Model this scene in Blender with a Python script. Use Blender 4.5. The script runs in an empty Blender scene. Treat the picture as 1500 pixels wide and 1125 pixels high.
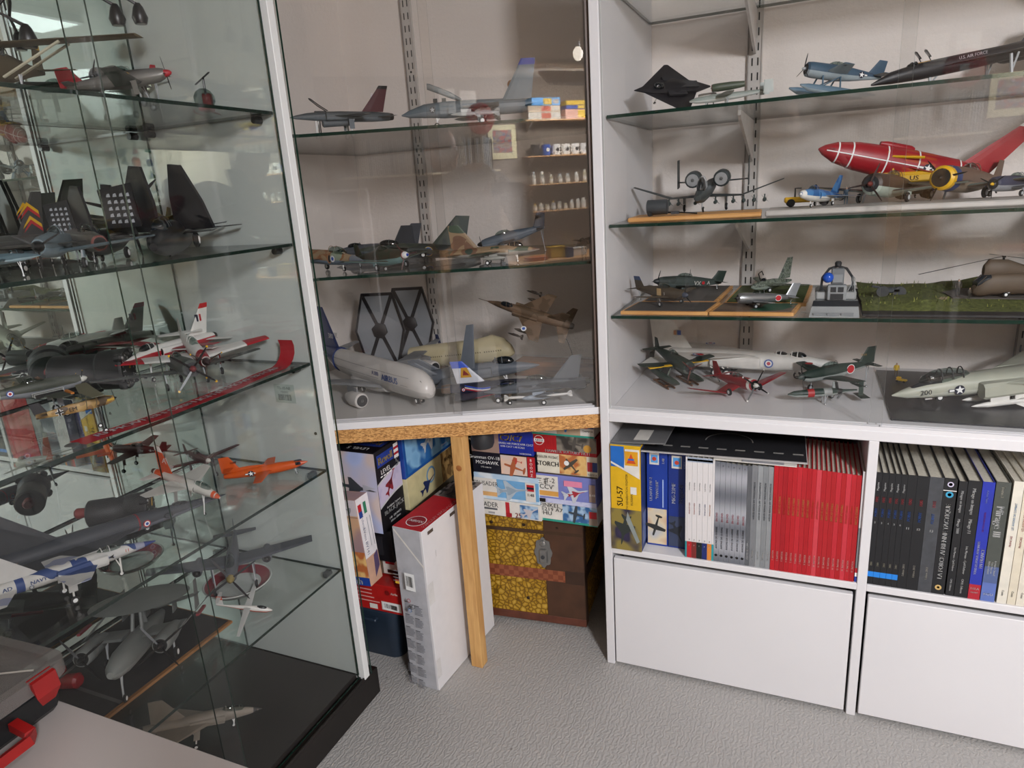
import bpy, math, random
from mathutils import Vector, Matrix
import mathutils
random.seed(7)
V = Vector
SC = bpy.context.scene
COL = SC.collection
# ------------------------------------------------------------------ camera
F = 995.8; PITCH = 0.277049; ROLL = -0.066048; YAW = 0.419019
CO = V((0, 0, 1.4))
FW = V((-math.sin(YAW)*math.cos(PITCH), math.cos(YAW)*math.cos(PITCH), -math.sin(PITCH)))
_r0 = V((math.cos(YAW), math.sin(YAW), 0)); _u0 = _r0.cross(FW)
RT = math.cos(ROLL)*_r0 + math.sin(ROLL)*_u0
UP = -math.sin(ROLL)*_r0 + math.cos(ROLL)*_u0
cam = bpy.data.cameras.new('camera'); camo_ = bpy.data.objects.new('camera', cam); COL.objects.link(camo_)
camo_.matrix_world = Matrix(((RT.x, UP.x, -FW.x, 0), (RT.y, UP.y, -FW.y, 0), (RT.z, UP.z, -FW.z, 1.4), (0, 0, 0, 1)))
cam.sensor_width = 36; cam.lens = 36*F/1500; cam.clip_start = 0.02
SC.camera = camo_
# ------------------------------------------------------------------ world, exposure
w = bpy.data.worlds.new('world'); SC.world = w; w.use_nodes = True
w.node_tree.nodes['Background'].inputs[0].default_value = (1, .93, .86, 1)
w.node_tree.nodes['Background'].inputs[1].default_value = 0.25
SC.view_settings.view_transform = 'Standard'; SC.view_settings.look = 'None'
SC.view_settings.gamma = 1; SC.view_settings.use_curve_mapping = False
SC.view_settings.exposure = 0.0
cy = SC.cycles
cy.max_bounces = 10; cy.transparent_max_bounces = 40; cy.glossy_bounces = 8; cy.diffuse_bounces = 4
cy.caustics_reflective = False; cy.caustics_refractive = False; cy.sample_clamp_indirect = 6
try: cy.use_denoising = True
except Exception: pass

def area(name, loc, rot, sx, sy, power, col):
    l = bpy.data.lights.new(name, 'AREA'); l.shape = 'RECTANGLE'; l.size = sx; l.size_y = sy; l.energy = power; l.color = col
    o = bpy.data.objects.new(name, l); COL.objects.link(o); o.location = loc; o.rotation_euler = rot
    return o
area('pendant_panel_light', (1.45, -0.92, 2.20), (math.radians(27), 0, math.radians(32)), .28, .55, 108, (.97, .98, 1.03))
area('added_fill_light', (.75, .35, 2.40), (0, 0, 0), .30, 1.15, 13, (.97, .98, 1.03))  # added fill light, kept out of the reflected field

area('added_workbench_light', (1.95, -2.45, 2.30), (math.radians(-32), 0, 0), .9, .2, 105, (1, .97, .95))  # added light so the paint shelves show up in the corner panes
# ------------------------------------------------------------------ pixel to world
def ray(px, py): return FW + (px-750)/F*RT - (py-562.5)/F*UP
def at(px, py, x=None, y=None, z=None):
    d = ray(px, py)
    t = (z-1.4)/d.z if z is not None else (x/d.x if x is not None else y/d.y)
    return CO + t*d
def col_at(px, z, x=None, y=None):
    n = F*RT - (px-750)*FW
    if y is not None: return V((-(n.y*y + n.z*(z-1.4))/n.x, y, z))
    return V((x, -(n.x*x + n.z*(z-1.4))/n.y, z))

# ------------------------------------------------------------------ materials
def lin(c):
    if isinstance(c, str): c = [int(c[i:i+2], 16)/255 for i in (0, 2, 4)]
    return tuple((v/12.92 if v <= .04045 else ((v+.055)/1.055)**2.4) for v in c)
_M = {}
def _new(name):
    m = bpy.data.materials.new(name); m.use_nodes = True
    nt = m.node_tree; return m, nt, nt.nodes['Principled BSDF']
def _coord(nt, scale=None, kind='Object'):
    tc = nt.nodes.new('ShaderNodeTexCoord'); mp = nt.nodes.new('ShaderNodeMapping')
    nt.links.new(tc.outputs[kind], mp.inputs[0])
    if scale: mp.inputs['Scale'].default_value = scale
    return mp.outputs[0]
def C(hexc, rough=.5, metal=0., var=.08, scale=30., bump=0., spec=.5, name=None):
    key = ('C', hexc, rough, metal, var, scale, bump)
    if key in _M: return _M[key]
    m, nt, b = _new(name or 'paint_'+hexc)
    c = lin(hexc)
    n = nt.nodes.new('ShaderNodeTexNoise'); n.inputs['Scale'].default_value = scale; n.inputs['Detail'].default_value = 3
    nt.links.new(_coord(nt), n.inputs['Vector'])
    r = nt.nodes.new('ShaderNodeValToRGB'); nt.links.new(n.outputs['Fac'], r.inputs[0])
    r.color_ramp.elements[0].position = .3; r.color_ramp.elements[1].position = .7
    r.color_ramp.elements[0].color = tuple(v*(1-var) for v in c)+(1,)
    r.color_ramp.elements[1].color = tuple(min(1, v*(1+var)) for v in c)+(1,)
    nt.links.new(r.outputs[0], b.inputs['Base Color'])
    b.inputs['Roughness'].default_value = rough; b.inputs['Metallic'].default_value = metal
    b.inputs['Specular IOR Level'].default_value = spec
    if bump:
        bp = nt.nodes.new('ShaderNodeBump'); bp.inputs['Strength'].default_value = bump; bp.inputs['Distance'].default_value = .002
        nt.links.new(n.outputs['Fac'], bp.inputs['Height']); nt.links.new(bp.outputs[0], b.inputs['Normal'])
    _M[key] = m; return m
def CAMO(cols, scale=28., rough=.55, seed=0., soft=False, sharp=.02):
    key = ('K', tuple(cols), scale, seed)
    if key in _M: return _M[key]
    m, nt, b = _new('camouflage_'+cols[0])
    n = nt.nodes.new('ShaderNodeTexNoise'); n.noise_dimensions = '4D'; n.inputs['W'].default_value = seed
    n.inputs['Scale'].default_value = scale; n.inputs['Detail'].default_value = 1
    nt.links.new(_coord(nt), n.inputs['Vector'])
    r = nt.nodes.new('ShaderNodeValToRGB'); nt.links.new(n.outputs['Fac'], r.inputs[0])
    cr = r.color_ramp; cr.interpolation = 'LINEAR' if soft else 'CONSTANT'
    ps = {2: [0, .5], 3: [0, .44, .56], 4: [0, .42, .5, .58]}[len(cols)]
    while len(cr.elements) < len(cols): cr.elements.new(.5)
    for e, p, c in zip(cr.elements, ps, cols): e.position = p; e.color = lin(c)+(1,)
    nt.links.new(r.outputs[0], b.inputs['Base Color']); b.inputs['Roughness'].default_value = rough
    _M[key] = m; return m
def WOOD(a, b_, scale=(3, 40, 40), rough=.55, key=None):
    k = ('W', a, b_, scale)
    if k in _M: return _M[k]
    m, nt, b = _new('wood_'+a)
    n = nt.nodes.new('ShaderNodeTexNoise'); n.inputs['Scale'].default_value = 2.5; n.inputs['Detail'].default_value = 5; n.inputs['Distortion'].default_value = .6
    nt.links.new(_coord(nt, scale), n.inputs['Vector'])
    r = nt.nodes.new('ShaderNodeValToRGB'); nt.links.new(n.outputs['Fac'], r.inputs[0])
    r.color_ramp.elements[0].position = .35; r.color_ramp.elements[1].position = .65
    r.color_ramp.elements[0].color = lin(a)+(1,); r.color_ramp.elements[1].color = lin(b_)+(1,)
    nt.links.new(r.outputs[0], b.inputs['Base Color']); b.inputs['Roughness'].default_value = rough
    _M[k] = m; return m
def GLASS(tint=(.985, .99, .985), name='clear_glass', gloss=1.0):
    k = ('G', tint, gloss)
    if k in _M: return _M[k]
    m = bpy.data.materials.new(name); m.use_nodes = True; nt = m.node_tree; nt.nodes.clear()
    out = nt.nodes.new('ShaderNodeOutputMaterial'); mx = nt.nodes.new('ShaderNodeMixShader')
    tr = nt.nodes.new('ShaderNodeBsdfTransparent'); tr.inputs[0].default_value = tint+(1,)
    gl = nt.nodes.new('ShaderNodeBsdfGlossy'); gl.inputs['Roughness'].default_value = 0.0
    gl.inputs['Color'].default_value = (gloss, gloss, gloss, 1)
    fr = nt.nodes.new('ShaderNodeFresnel'); ge = nt.nodes.new('ShaderNodeNewGeometry')
    mr = nt.nodes.new('ShaderNodeMapRange'); nt.links.new(ge.outputs['Backfacing'], mr.inputs[0])
    mr.inputs['To Min'].default_value = 1.5; mr.inputs['To Max'].default_value = 1/1.5
    nt.links.new(mr.outputs[0], fr.inputs['IOR'])
    nt.links.new(fr.outputs[0], mx.inputs[0]); nt.links.new(tr.outputs[0], mx.inputs[1]); nt.links.new(gl.outputs[0], mx.inputs[2])
    nt.links.new(mx.outputs[0], out.inputs[0]); _M[k] = m; return m
def EMIT(hexc, s):
    m, nt, b = _new('glow_'+hexc); c = lin(hexc)
    b.inputs['Emission Color'].default_value = c+(1,); b.inputs['Emission Strength'].default_value = s; return m

def plaster():
    m, nt, b = _new('rough_plaster')
    co = _coord(nt)
    n = nt.nodes.new('ShaderNodeTexNoise'); n.inputs['Scale'].default_value = 70; n.inputs['Detail'].default_value = 6; n.inputs['Roughness'].default_value = .6
    n2 = nt.nodes.new('ShaderNodeTexNoise'); n2.inputs['Scale'].default_value = 3; n2.inputs['Detail'].default_value = 3
    nt.links.new(co, n.inputs['Vector']); nt.links.new(co, n2.inputs['Vector'])
    r = nt.nodes.new('ShaderNodeValToRGB'); nt.links.new(n2.outputs['Fac'], r.inputs[0])
    r.color_ramp.elements[0].color = lin('e2d9d2')+(1,); r.color_ramp.elements[1].color = lin('efe7e1')+(1,)
    nt.links.new(r.outputs[0], b.inputs['Base Color']); b.inputs['Roughness'].default_value = .85
    bp = nt.nodes.new('ShaderNodeBump'); bp.inputs['Strength'].default_value = .55; bp.inputs['Distance'].default_value = .004
    nt.links.new(n.outputs['Fac'], bp.inputs['Height']); nt.links.new(bp.outputs[0], b.inputs['Normal'])
    return m
def floor_mat():
    m, nt, b = _new('grey_painted_floor')
    co = _coord(nt)
    n = nt.nodes.new('ShaderNodeTexNoise'); n.inputs['Scale'].default_value = 120; n.inputs['Detail'].default_value = 4
    wv = nt.nodes.new('ShaderNodeTexWave'); wv.inputs['Scale'].default_value = 26; wv.inputs['Distortion'].default_value = 9; wv.inputs['Detail'].default_value = 3; wv.inputs['Detail Scale'].default_value = 2.5
    n2 = nt.nodes.new('ShaderNodeTexNoise'); n2.inputs['Scale'].default_value = 2.2; n2.inputs['Detail'].default_value = 5
    for q in (n, n2, wv): nt.links.new(co, q.inputs['Vector'])
    r = nt.nodes.new('ShaderNodeValToRGB'); nt.links.new(n2.outputs['Fac'], r.inputs[0])
    r.color_ramp.elements[0].color = lin('9b9894')+(1,); r.color_ramp.elements[1].color = lin('aeaba8')+(1,)
    sp = nt.nodes.new('ShaderNodeTexVoronoi'); sp.inputs['Scale'].default_value = 11; nt.links.new(co, sp.inputs['Vector'])
    r2 = nt.nodes.new('ShaderNodeValToRGB'); nt.links.new(sp.outputs['Distance'], r2.inputs[0])
    r2.color_ramp.elements[0].position = .03; r2.color_ramp.elements[0].color = (.35, .33, .3, 1); r2.color_ramp.elements[1].position = .06; r2.color_ramp.elements[1].color = (1, 1, 1, 1)
    mx = nt.nodes.new('ShaderNodeMix'); mx.data_type = 'RGBA'; mx.blend_type = 'MULTIPLY'; mx.inputs[0].default_value = .6
    nt.links.new(r.outputs[0], mx.inputs[6]); nt.links.new(r2.outputs[0], mx.inputs[7]); nt.links.new(mx.outputs[2], b.inputs['Base Color'])
    b.inputs['Roughness'].default_value = .55
    ad = nt.nodes.new('ShaderNodeMath'); ad.operation = 'MULTIPLY_ADD'; nt.links.new(wv.outputs['Fac'], ad.inputs[0]); ad.inputs[1].default_value = .7; nt.links.new(n.outputs['Fac'], ad.inputs[2])
    bp = nt.nodes.new('ShaderNodeBump'); bp.inputs['Strength'].default_value = .45; bp.inputs['Distance'].default_value = .003
    nt.links.new(ad.outputs[0], bp.inputs['Height']); nt.links.new(bp.outputs[0], b.inputs['Normal'])
    return m
def chip_mat():
    m, nt, b = _new('particle_board')
    v = nt.nodes.new('ShaderNodeTexVoronoi'); v.inputs['Scale'].default_value = 1; v.inputs['Randomness'].default_value = 1
    nt.links.new(_coord(nt, (160, 160, 420)), v.inputs['Vector'])
    sx = nt.nodes.new('ShaderNodeSeparateColor'); nt.links.new(v.outputs['Color'], sx.inputs[0])
    r = nt.nodes.new('ShaderNodeValToRGB'); nt.links.new(sx.outputs[0], r.inputs[0])
    r.color_ramp.elements[0].color = lin('8a5c30')+(1,); r.color_ramp.elements[1].color = lin('d9a768')+(1,)
    e = r.color_ramp.elements.new(.5); e.color = lin('bd8a4e')+(1,)
    nt.links.new(r.outputs[0], b.inputs['Base Color']); b.inputs['Roughness'].default_value = .7
    return m
def trunk_mat():
    m, nt, b = _new('yellow_pebbled_cloth')
    co = _coord(nt, (62, 62, 62))
    v = nt.nodes.new('ShaderNodeTexVoronoi'); v.feature = 'DISTANCE_TO_EDGE'; v.inputs['Scale'].default_value = 1
    nt.links.new(co, v.inputs['Vector'])
    r = nt.nodes.new('ShaderNodeValToRGB'); nt.links.new(v.outputs['Distance'], r.inputs[0])
    r.color_ramp.elements[0].position = .03; r.color_ramp.elements[0].color = lin('6b4c10')+(1,)
    r.color_ramp.elements[1].position = .10; r.color_ramp.elements[1].color = lin('a37a14')+(1,)
    e = r.color_ramp.elements.new(.45); e.color = lin('c9a548')+(1,)
    nt.links.new(r.outputs[0], b.inputs['Base Color']); b.inputs['Roughness'].default_value = .5
    bp = nt.nodes.new('ShaderNodeBump'); bp.inputs['Strength'].default_value = .4; bp.inputs['Distance'].default_value = .002
    nt.links.new(v.outputs['Distance'], bp.inputs['Height']); nt.links.new(bp.outputs[0], b.inputs['Normal'])
    return m
def brick_weave(a, b_):
    m, nt, b = _new('embossed_leather')
    v = nt.nodes.new('ShaderNodeTexChecker'); v.inputs['Scale'].default_value = 60
    nt.links.new(_coord(nt), v.inputs['Vector']); v.inputs[1].default_value = lin(a)+(1,); v.inputs[2].default_value = lin(b_)+(1,)
    nt.links.new(v.outputs[0], b.inputs['Base Color']); b.inputs['Roughness'].default_value = .5; return m

WHITE = C('dad8d9', .45, var=.015, scale=4, name='white_melamine')
SHELFTOP = C('cfccc8', .4, var=.03, scale=6)
BLACK = C('141414', .35); DGREY = C('3b3d40', .5); MGREY = C('6d7075', .5); LGREY = C('a9acae', .45)
DECALW = C('f0f0ee', .5, var=.01); TYRE = C('1b1b1b', .8); STEEL = C('9a9a98', .3, .8); DKGLASS = C('10161a', .08, spec=.8)
RED = C('b3141c', .4); BLUE = C('1b3f8e', .4); YEL = C('e3b21c', .5); GREENEDGE = C('0d2c22', .2, name='green_glass_edge')
CLEAR = GLASS(); CABG = GLASS((.992, .994, .992), 'cabinet_glass', .42); SHG = GLASS((.980, .990, .984), 'shelf_glass', .8)
CORG = GLASS((.978, .974, .970), 'corner_glass', 1.0); CANOPY = GLASS((.55, .62, .6), 'canopy_glass')
PLASTER = plaster(); FLOORM = floor_mat(); CHIP = chip_mat(); TRUNK = trunk_mat()
PINE = WOOD('c08f55', 'd6a869', (30, 30, 3)); PINEX = WOOD('c1884c', 'd9a566', (3, 40, 40))

# ------------------------------------------------------------------ text glyphs
_CH = ''.join(chr(i) for i in range(33, 127))+'°'
_tmp = []
for ch in list(_CH)+['||']+['|'+c+'|' for c in _CH]:
    cu = bpy.data.curves.new('t', 'FONT'); cu.body = ch; cu.size = 1; cu.resolution_u = 2
    o = bpy.data.objects.new('t', cu); COL.objects.link(o); _tmp.append(o)
bpy.context.view_layer.update()
_dg = bpy.context.evaluated_depsgraph_get()
GL = {}; ADV = {}
_bar = None
for o in _tmp:
    s = o.data.body
    me = o.evaluated_get(_dg).to_mesh()
    if len(s) == 1: GL[s] = ([v.co.copy() for v in me.vertices], [list(p.vertices) for p in me.polygons])
    else:
        xs = [v.co.x for v in me.vertices]; wd = max(xs)-min(xs)
        if s == '||': _bar = wd
        else: ADV[s[1]] = wd-_bar
for o in _tmp:
    cu = o.data; bpy.data.objects.remove(o); bpy.data.curves.remove(cu)
ADV[' '] = .28

# ------------------------------------------------------------------ mesh builder
class MB:
    def __init__(s): s.v = []; s.f = []; s.m = []; s.sm = []; s.mats = []
    def mi(s, m):
        if m not in s.mats: s.mats.append(m)
        return s.mats.index(m)
    def add(s, vs, fs, m, smooth=False):
        b = len(s.v); s.v += [V(v) for v in vs]; k = s.mi(m)
        for f in fs: s.f.append([b+i for i in f]); s.m.append(k); s.sm.append(smooth)
        return s
    def box(s, a, b, m, M=None, bev=0.):
        x0, y0, z0 = a; x1, y1, z1 = b
        vs = [V((x, y, z)) for z in (z0, z1) for y in (y0, y1) for x in (x0, x1)]
        if M is not None: vs = [M @ v for v in vs]
        return s.add(vs, [(0, 2, 3, 1), (4, 5, 7, 6), (0, 1, 5, 4), (2, 6, 7, 3), (0, 4, 6, 2), (1, 3, 7, 5)], m)
    def bbox(s, a, b, m, r=.003, M=None):
        """box with chamfered edges"""
        x0, y0, z0 = a; x1, y1, z1 = b; r = min(r, (x1-x0)*.4, (y1-y0)*.4, (z1-z0)*.4)
        def ring(z, i): return [(x0+i, y0+r+0*i, z), (x0+r, y0+i, z), (x1-r, y0+i, z), (x1-i, y0+r, z), (x1-i, y1-r, z), (x1-r, y1-i, z), (x0+r, y1-i, z), (x0+i, y1-r, z)]
        def ring2(z): return [(x0+r, y0+r, z), (x0+r, y0+r, z), (x1-r, y0+r, z), (x1-r, y0+r, z), (x1-r, y1-r, z), (x1-r, y1-r, z), (x0+r, y1-r, z), (x0+r, y1-r, z)]
        rs = [ring2(z0), ring(z0+r, 0), ring(z1-r, 0), ring2(z1)]
        vs = [V(p) for q in rs for p in q]
        if M is not None: vs = [M @ v for v in vs]
        fs = []
        for k in range(3):
            for i in range(8):
                j = (i+1) % 8; fs.append((k*8+i, k*8+j, (k+1)*8+j, (k+1)*8+i))
        fs.append((6, 4, 2, 0)); fs.append((24, 26, 28, 30))
        return s.add(vs, fs, m)
    def quad(s, a, b, c, d, m): return s.add([a, b, c, d], [(0, 1, 2, 3)], m)
    def loft(s, st, m, mb=None, n=14, split=-.15, e=1., M=None):
        """st: (x, halfw, halfh, zc)"""
        b = []; 
        for (x, wd, h, z) in st:
            for i in range(n):
                a = 2*math.pi*(i+.5)/n; ca, sa = math.cos(a), math.sin(a)
                b.append(V((x, wd*math.copysign(abs(ca)**e, ca), z+h*math.copysign(abs(sa)**e, sa))))
        if M is not None: b = [M @ v for v in b]
        base = len(s.v); s.v += b; kt = s.mi(m); kb = s.mi(mb or m)
        for k in range(len(st)-1):
            for i in range(n):
                j = (i+1) % n; a = math.sin(2*math.pi*(i+1)/n)
                s.f.append([base+k*n+i, base+k*n+j, base+(k+1)*n+j, base+(k+1)*n+i]); s.m.append(kt if a > split else kb); s.sm.append(True)
        s.f.append([base+i for i in range(n)][::-1]); s.m.append(kt); s.sm.append(False)
        s.f.append([base+(len(st)-1)*n+i for i in range(n)]); s.m.append(kt); s.sm.append(False)
        return s
    def tube(s, pts, r, m, n=6, r2=None):
        pts = [V(p) for p in pts]; base = len(s.v); k = s.mi(m); N = len(pts)
        for i, p in enumerate(pts):
            d = (pts[min(i+1, N-1)]-pts[max(i-1, 0)]).normalized()
            a = d.orthogonal().normalized() if i == 0 else (a-d*a.dot(d)).normalized()
            c = d.cross(a); rr = r if r2 is None else r+(r2-r)*i/max(1, N-1)
            for q in range(n):
                t = 2*math.pi*q/n; s.v.append(p+rr*(math.cos(t)*a+math.sin(t)*c))
        for i in range(N-1):
            for q in range(n):
                j = (q+1) % n; s.f.append([base+i*n+q, base+i*n+j, base+(i+1)*n+j, base+(i+1)*n+q]); s.m.append(k); s.sm.append(n > 4)
        s.f.append([base+q for q in range(n)][::-1]); s.m.append(k); s.sm.append(False)
        s.f.append([base+(N-1)*n+q for q in range(n)]); s.m.append(k); s.sm.append(False)
        return s
    def lathe(s, prof, m, n=20, O=(0, 0, 0), A=(0, 0, 1), caps=True):
        """prof: (radius, height) along axis A from O"""
        O = V(O); A = V(A).normalized(); a = A.orthogonal().normalized(); c = A.cross(a); base = len(s.v); k = s.mi(m)
        for r, h in prof:
            for q in range(n):
                t = 2*math.pi*q/n; s.v.append(O+A*h+max(r, 1e-5)*(math.cos(t)*a+math.sin(t)*c))
        for i in range(len(prof)-1):
            for q in range(n):
                j = (q+1) % n; s.f.append([base+i*n+q, base+i*n+j, base+(i+1)*n+j, base+(i+1)*n+q]); s.m.append(k); s.sm.append(True)
        if not caps: return s
        s.f.append([base+q for q in range(n)][::-1]); s.m.append(k); s.sm.append(False)
        s.f.append([base+(len(prof)-1)*n+q for q in range(n)]); s.m.append(k); s.sm.append(False)
        return s
    def prism(s, poly, O, U, W, th, m, mside=None):
        """2D polygon extruded th along U x W, centred"""
        O, U, W = V(O), V(U), V(W); N = U.cross(W).normalized()*th
        n = len(poly); a = [O+U*x+W*y for x, y in poly]; vs = a+[p+N for p in a]
        s.add(vs, [list(range(n))[::-1], list(range(n, 2*n))], m)
        b = len(s.v)-2*n; k = s.mi(mside or m)
        for i in range(n):
            j = (i+1) % n; s.f.append([b+i, b+j, b+n+j, b+n+i]); s.m.append(k); s.sm.append(False)
        return s
    def flat(s, poly, O, U, W, m):
        O, U, W = V(O), V(U), V(W)
        return s.add([O+U*x+W*y for x, y in poly], [list(range(len(poly)))], m)
    def disc(s, O, U, W, r, m, n=18, ry=None):
        return s.flat([(r*math.cos(2*math.pi*i/n), (ry or r)*math.sin(2*math.pi*i/n)) for i in range(n)], O, U, W, m)
    def star(s, O, U, W, r, m):
        N = V(U).cross(V(W)).normalized()*.00002
        O = V(O); pts = [(r*(1 if i % 2 == 0 else .4)*math.sin(math.pi*i/5), r*(1 if i % 2 == 0 else .4)*math.cos(math.pi*i/5)) for i in range(10)]
        vs = [O]+[O+V(U)*x+V(W)*y for x, y in pts]
        return s.add(vs, [(0, 1+(i+1) % 10, 1+i) if False else (0, 1+i, 1+(i+1) % 10) for i in range(10)], m)
    def text(s, t, O, U, W, size, m, al='c', sx=1., bold=0):
        O, U, W = V(O), V(U).normalized(), V(W).normalized()
        L = sum(ADV.get(c, .5) for c in t)*size*sx
        x = {'c': -L/2, 'l': 0, 'r': -L}[al]
        for c in t:
            if c in GL:
                vs, fs = GL[c]
                for db in ((0,) if not bold else (0, bold)):
                    s.add([O+U*(x+(v.x+db)*size*sx)+W*(v.y*size-.35*size) for v in vs], fs, m)
            x += ADV.get(c, .5)*size*sx
        return s
    def build(s, name, parent=None, loc=None, sharp=35, label=None, bevel=0):
        me = bpy.data.meshes.new(name)
        me.from_pydata([tuple(v) for v in s.v], [], s.f)
        for m in s.mats: me.materials.append(m)
        me.polygons.foreach_set('material_index', s.m); me.polygons.foreach_set('use_smooth', s.sm)
        me.update()
        if any(s.sm): me.set_sharp_from_angle(angle=math.radians(sharp))
        o = bpy.data.objects.new(name, me); COL.objects.link(o)
        if parent: o.parent = parent
        if loc is not None: o.location = loc
        if label: o['label'] = label
        return o
def tag(o, label=None, cat=None, group=None, kind=None):
    if label: o['label'] = label
    if cat: o['category'] = cat
    if group: o['group'] = group
    if kind: o['kind'] = kind
    return o
def thing(name, label, cat, loc=(0, 0, 0), rz=0, group=None, M=None):
    o = bpy.data.objects.new(name, None); COL.objects.link(o); o.empty_display_size = .02
    if M is not None: o.matrix_world = M
    else: o.location = loc; o.rotation_euler = (0, 0, rz)
    return tag(o, label, cat, group)
def struct(mb, name): return tag(mb.build(name), kind='structure')
def pane(mb, a, b, m=None, edge=None, M=None):
    """glass box: two big faces glass, thin edges coloured"""
    x0, y0, z0 = a; x1, y1, z1 = b
    vs = [V((x, y, z)) for z in (z0, z1) for y in (y0, y1) for x in (x0, x1)]
    if M is not None: vs = [M @ v for v in vs]
    d = (x1-x0, y1-y0, z1-z0); k = d.index(min(d))
    fs = [(0, 4, 6, 2), (1, 3, 7, 5)], [(0, 1, 5, 4), (2, 6, 7, 3)], [(0, 2, 3, 1), (4, 5, 7, 6)]
    for i in range(3): mb.add(vs, fs[i], (m or CABG) if i == k else (edge or GREENEDGE))

# ================================================================== ROOM
XM = -1.53      # mirror plane in the glass display cabinet
m = MB(); m.box((-1.75, -3.3, -.05), (2.75, 2.4, 0), FLOORM); struct(m, 'floor')
CEIL = C('cfc8be', .8, var=.04, scale=3)
ceil = struct(MB().box((-1.75, -3.3, 2.46), (2.75, 2.4, 2.5), CEIL), 'ceiling')
for i in range(18):
    tag(MB().bbox((-1.62, -3.2+i*.3055, 2.447), (2.62, -3.2+i*.3055+.30, 2.4599), CEIL, r=.004).build('plank', ceil))
struct(MB().box((-1.75, 2.30, 0), (2.75, 2.4, 2.5), PLASTER), 'wall_back')
struct(MB().box((-1.75, -3.3, 0), (-1.62, 2.3, 2.5), PLASTER), 'wall_left')
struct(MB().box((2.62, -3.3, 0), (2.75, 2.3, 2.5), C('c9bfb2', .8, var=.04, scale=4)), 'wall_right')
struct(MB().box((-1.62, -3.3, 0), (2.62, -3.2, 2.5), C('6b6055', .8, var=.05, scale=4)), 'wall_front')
for x, y, zz, hl, lab in ((1.45, -.92, 2.20, .29, 'pendant lamp hanging on thin wires over the workbench'), (.75, .35, 2.40, .6, 'added fill lamp with white housing at the ceiling over the middle of the room')):  # the pendant, then a housing for the added fill light
    t = thing('pendant_and_fill_lamp', lab, 'lamp', (x, y, zz))
    if zz < 2.3: t.rotation_euler = (math.radians(27), 0, math.radians(32))
    MB().bbox((-.16, -hl, .008), (.16, hl, .045), WHITE).build('housing', t)
    if zz < 2.3:
        for s in (-1, 1): MB().tube([(0, s*.2, .045), (0, s*.2+.13, .20)], .002, BLACK, 5).build('wire', t)
# beam under the ceiling
struct(MB().bbox((-1.6, .55, 2.33), (2.6, .67, 2.447), C('d3cbc0', .7)), 'trim_1')

# ================================================================== shelf standards on the back wall
def standard(x, z0, z1, label, brackets):
    t = thing('shelf_standard', label, 'shelf rail', (x, 2.3, 0), group=None)
    mb = MB(); G = C('c4bfba', .4, var=.02)
    mb.box((-.018, -.009, z0), (.018, 0, z1), G); mb.box((-.021, -.013, z0), (-.018, 0, z1), C('8d8580')); mb.box((.018, -.013, z0), (.021, 0, z1), G)
    mb.build('rail', t)
    sl = MB(); z = z0+.02; i = 0
    while z < z1-.03:
        for s in (-.0075, .0085): sl.box((s-.0019, -.0098, z), (s+.0019, -.0088, z+.021), BLACK)
        if i % 7 == 3: sl.disc((0, -.0099, z+.031), (1, 0, 0), (0, 0, 1), .004, BLACK, 10)
        z += .040; i += 1
    tag(sl.build('slots', t), kind='stuff')
    for zb, L in brackets:
        b = MB(); b.prism([(0, 0), (0, -.115), (-.02, -.115), (-L+.02, -.022), (-L, -.012), (-L, 0)], (-.0035, -.012, zb), (0, 1, 0), (0, 0, 1), .007, C('cfc9c4', .4))
        b.build('bracket', t)
    return t
standard(-.174, .806, 2.44, 'white slotted shelf rail on wall behind the attack jet in the right cabinet', [(1.853, .42), (1.554, .42), (1.291, .42), (1.055, .30)])
standard(.575, .806, 2.44, 'white slotted shelf rail behind the big swing-wing fighter at the right edge', [(1.853, .42), (1.554, .42), (1.291, .42), (1.055, .40)])
standard(-1.332, .815, 2.44, 'white slotted shelf rail on wall behind the corner cabinet models', [])

# ================================================================== RIGHT CABINET
YF = 1.70
t = thing('wall_cabinet', 'white cabinet with glass shelves, sliding panes, book compartments and big drawers', 'cabinet', (0, YF, 0))
def P(mb, name, **k): o = mb.build(name, t, **k); o.matrix_parent_inverse = Matrix.Translation((0, -YF, 0)); return o
P(MB().bbox((-.501, 1.70, 0), (-.477, 2.298, 2.446), WHITE, r=.0015), 'side_panel')
P(MB().bbox((1.50, 1.70, 0), (1.524, 2.298, 2.446), WHITE, r=.0015), 'side_panel')
P(MB().bbox((.93, 1.70, 0), (.952, 2.29, .779), WHITE, r=.0015), 'divider')
P(MB().bbox((.952, 1.70, .378), (1.50, 2.29, .397), WHITE, r=.0015), 'lower_shelf')
P(MB().bbox((.153, 1.70, 0), (.175, 2.29, .779), WHITE, r=.0015), 'divider')
P(MB().bbox((-.477, 1.70, .779), (1.50, 2.298, .804), WHITE, r=.0015), 'base_board')
P(MB().bbox((-.477, 1.70, .378), (.153, 2.29, .397), WHITE, r=.0015), 'lower_shelf')
P(MB().bbox((.175, 1.70, .378), (.93, 2.29, .397), WHITE, r=.0015), 'lower_shelf')
P(MB().box((-.477, 2.26, .0), (1.50, 2.27, .779), C('6f6c69')), 'back_panel')
P(MB().box((-.477, 1.702, .804), (1.50, 1.732, .808), WHITE).box((-.477, 1.702, .808), (1.50, 1.7045, .815), WHITE).box((-.477, 1.7155, .808), (1.50, 1.7175, .815), WHITE).box((-.477, 1.729, .808), (1.50, 1.732, .815), WHITE), 'door_track')
for x0, x1 in ((-.4725, .1465), (.181, .926), (.957, 1.495)):
    P(MB().bbox((x0, 1.698, .012), (x1, 1.716, .364), WHITE, r=.0015).box((x0+.01, 1.716, .02), (x1-.01, 2.2, .33), C('b8b4b0')), 'drawer')
LEDGE = C('9fb0a8', .15)
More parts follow.
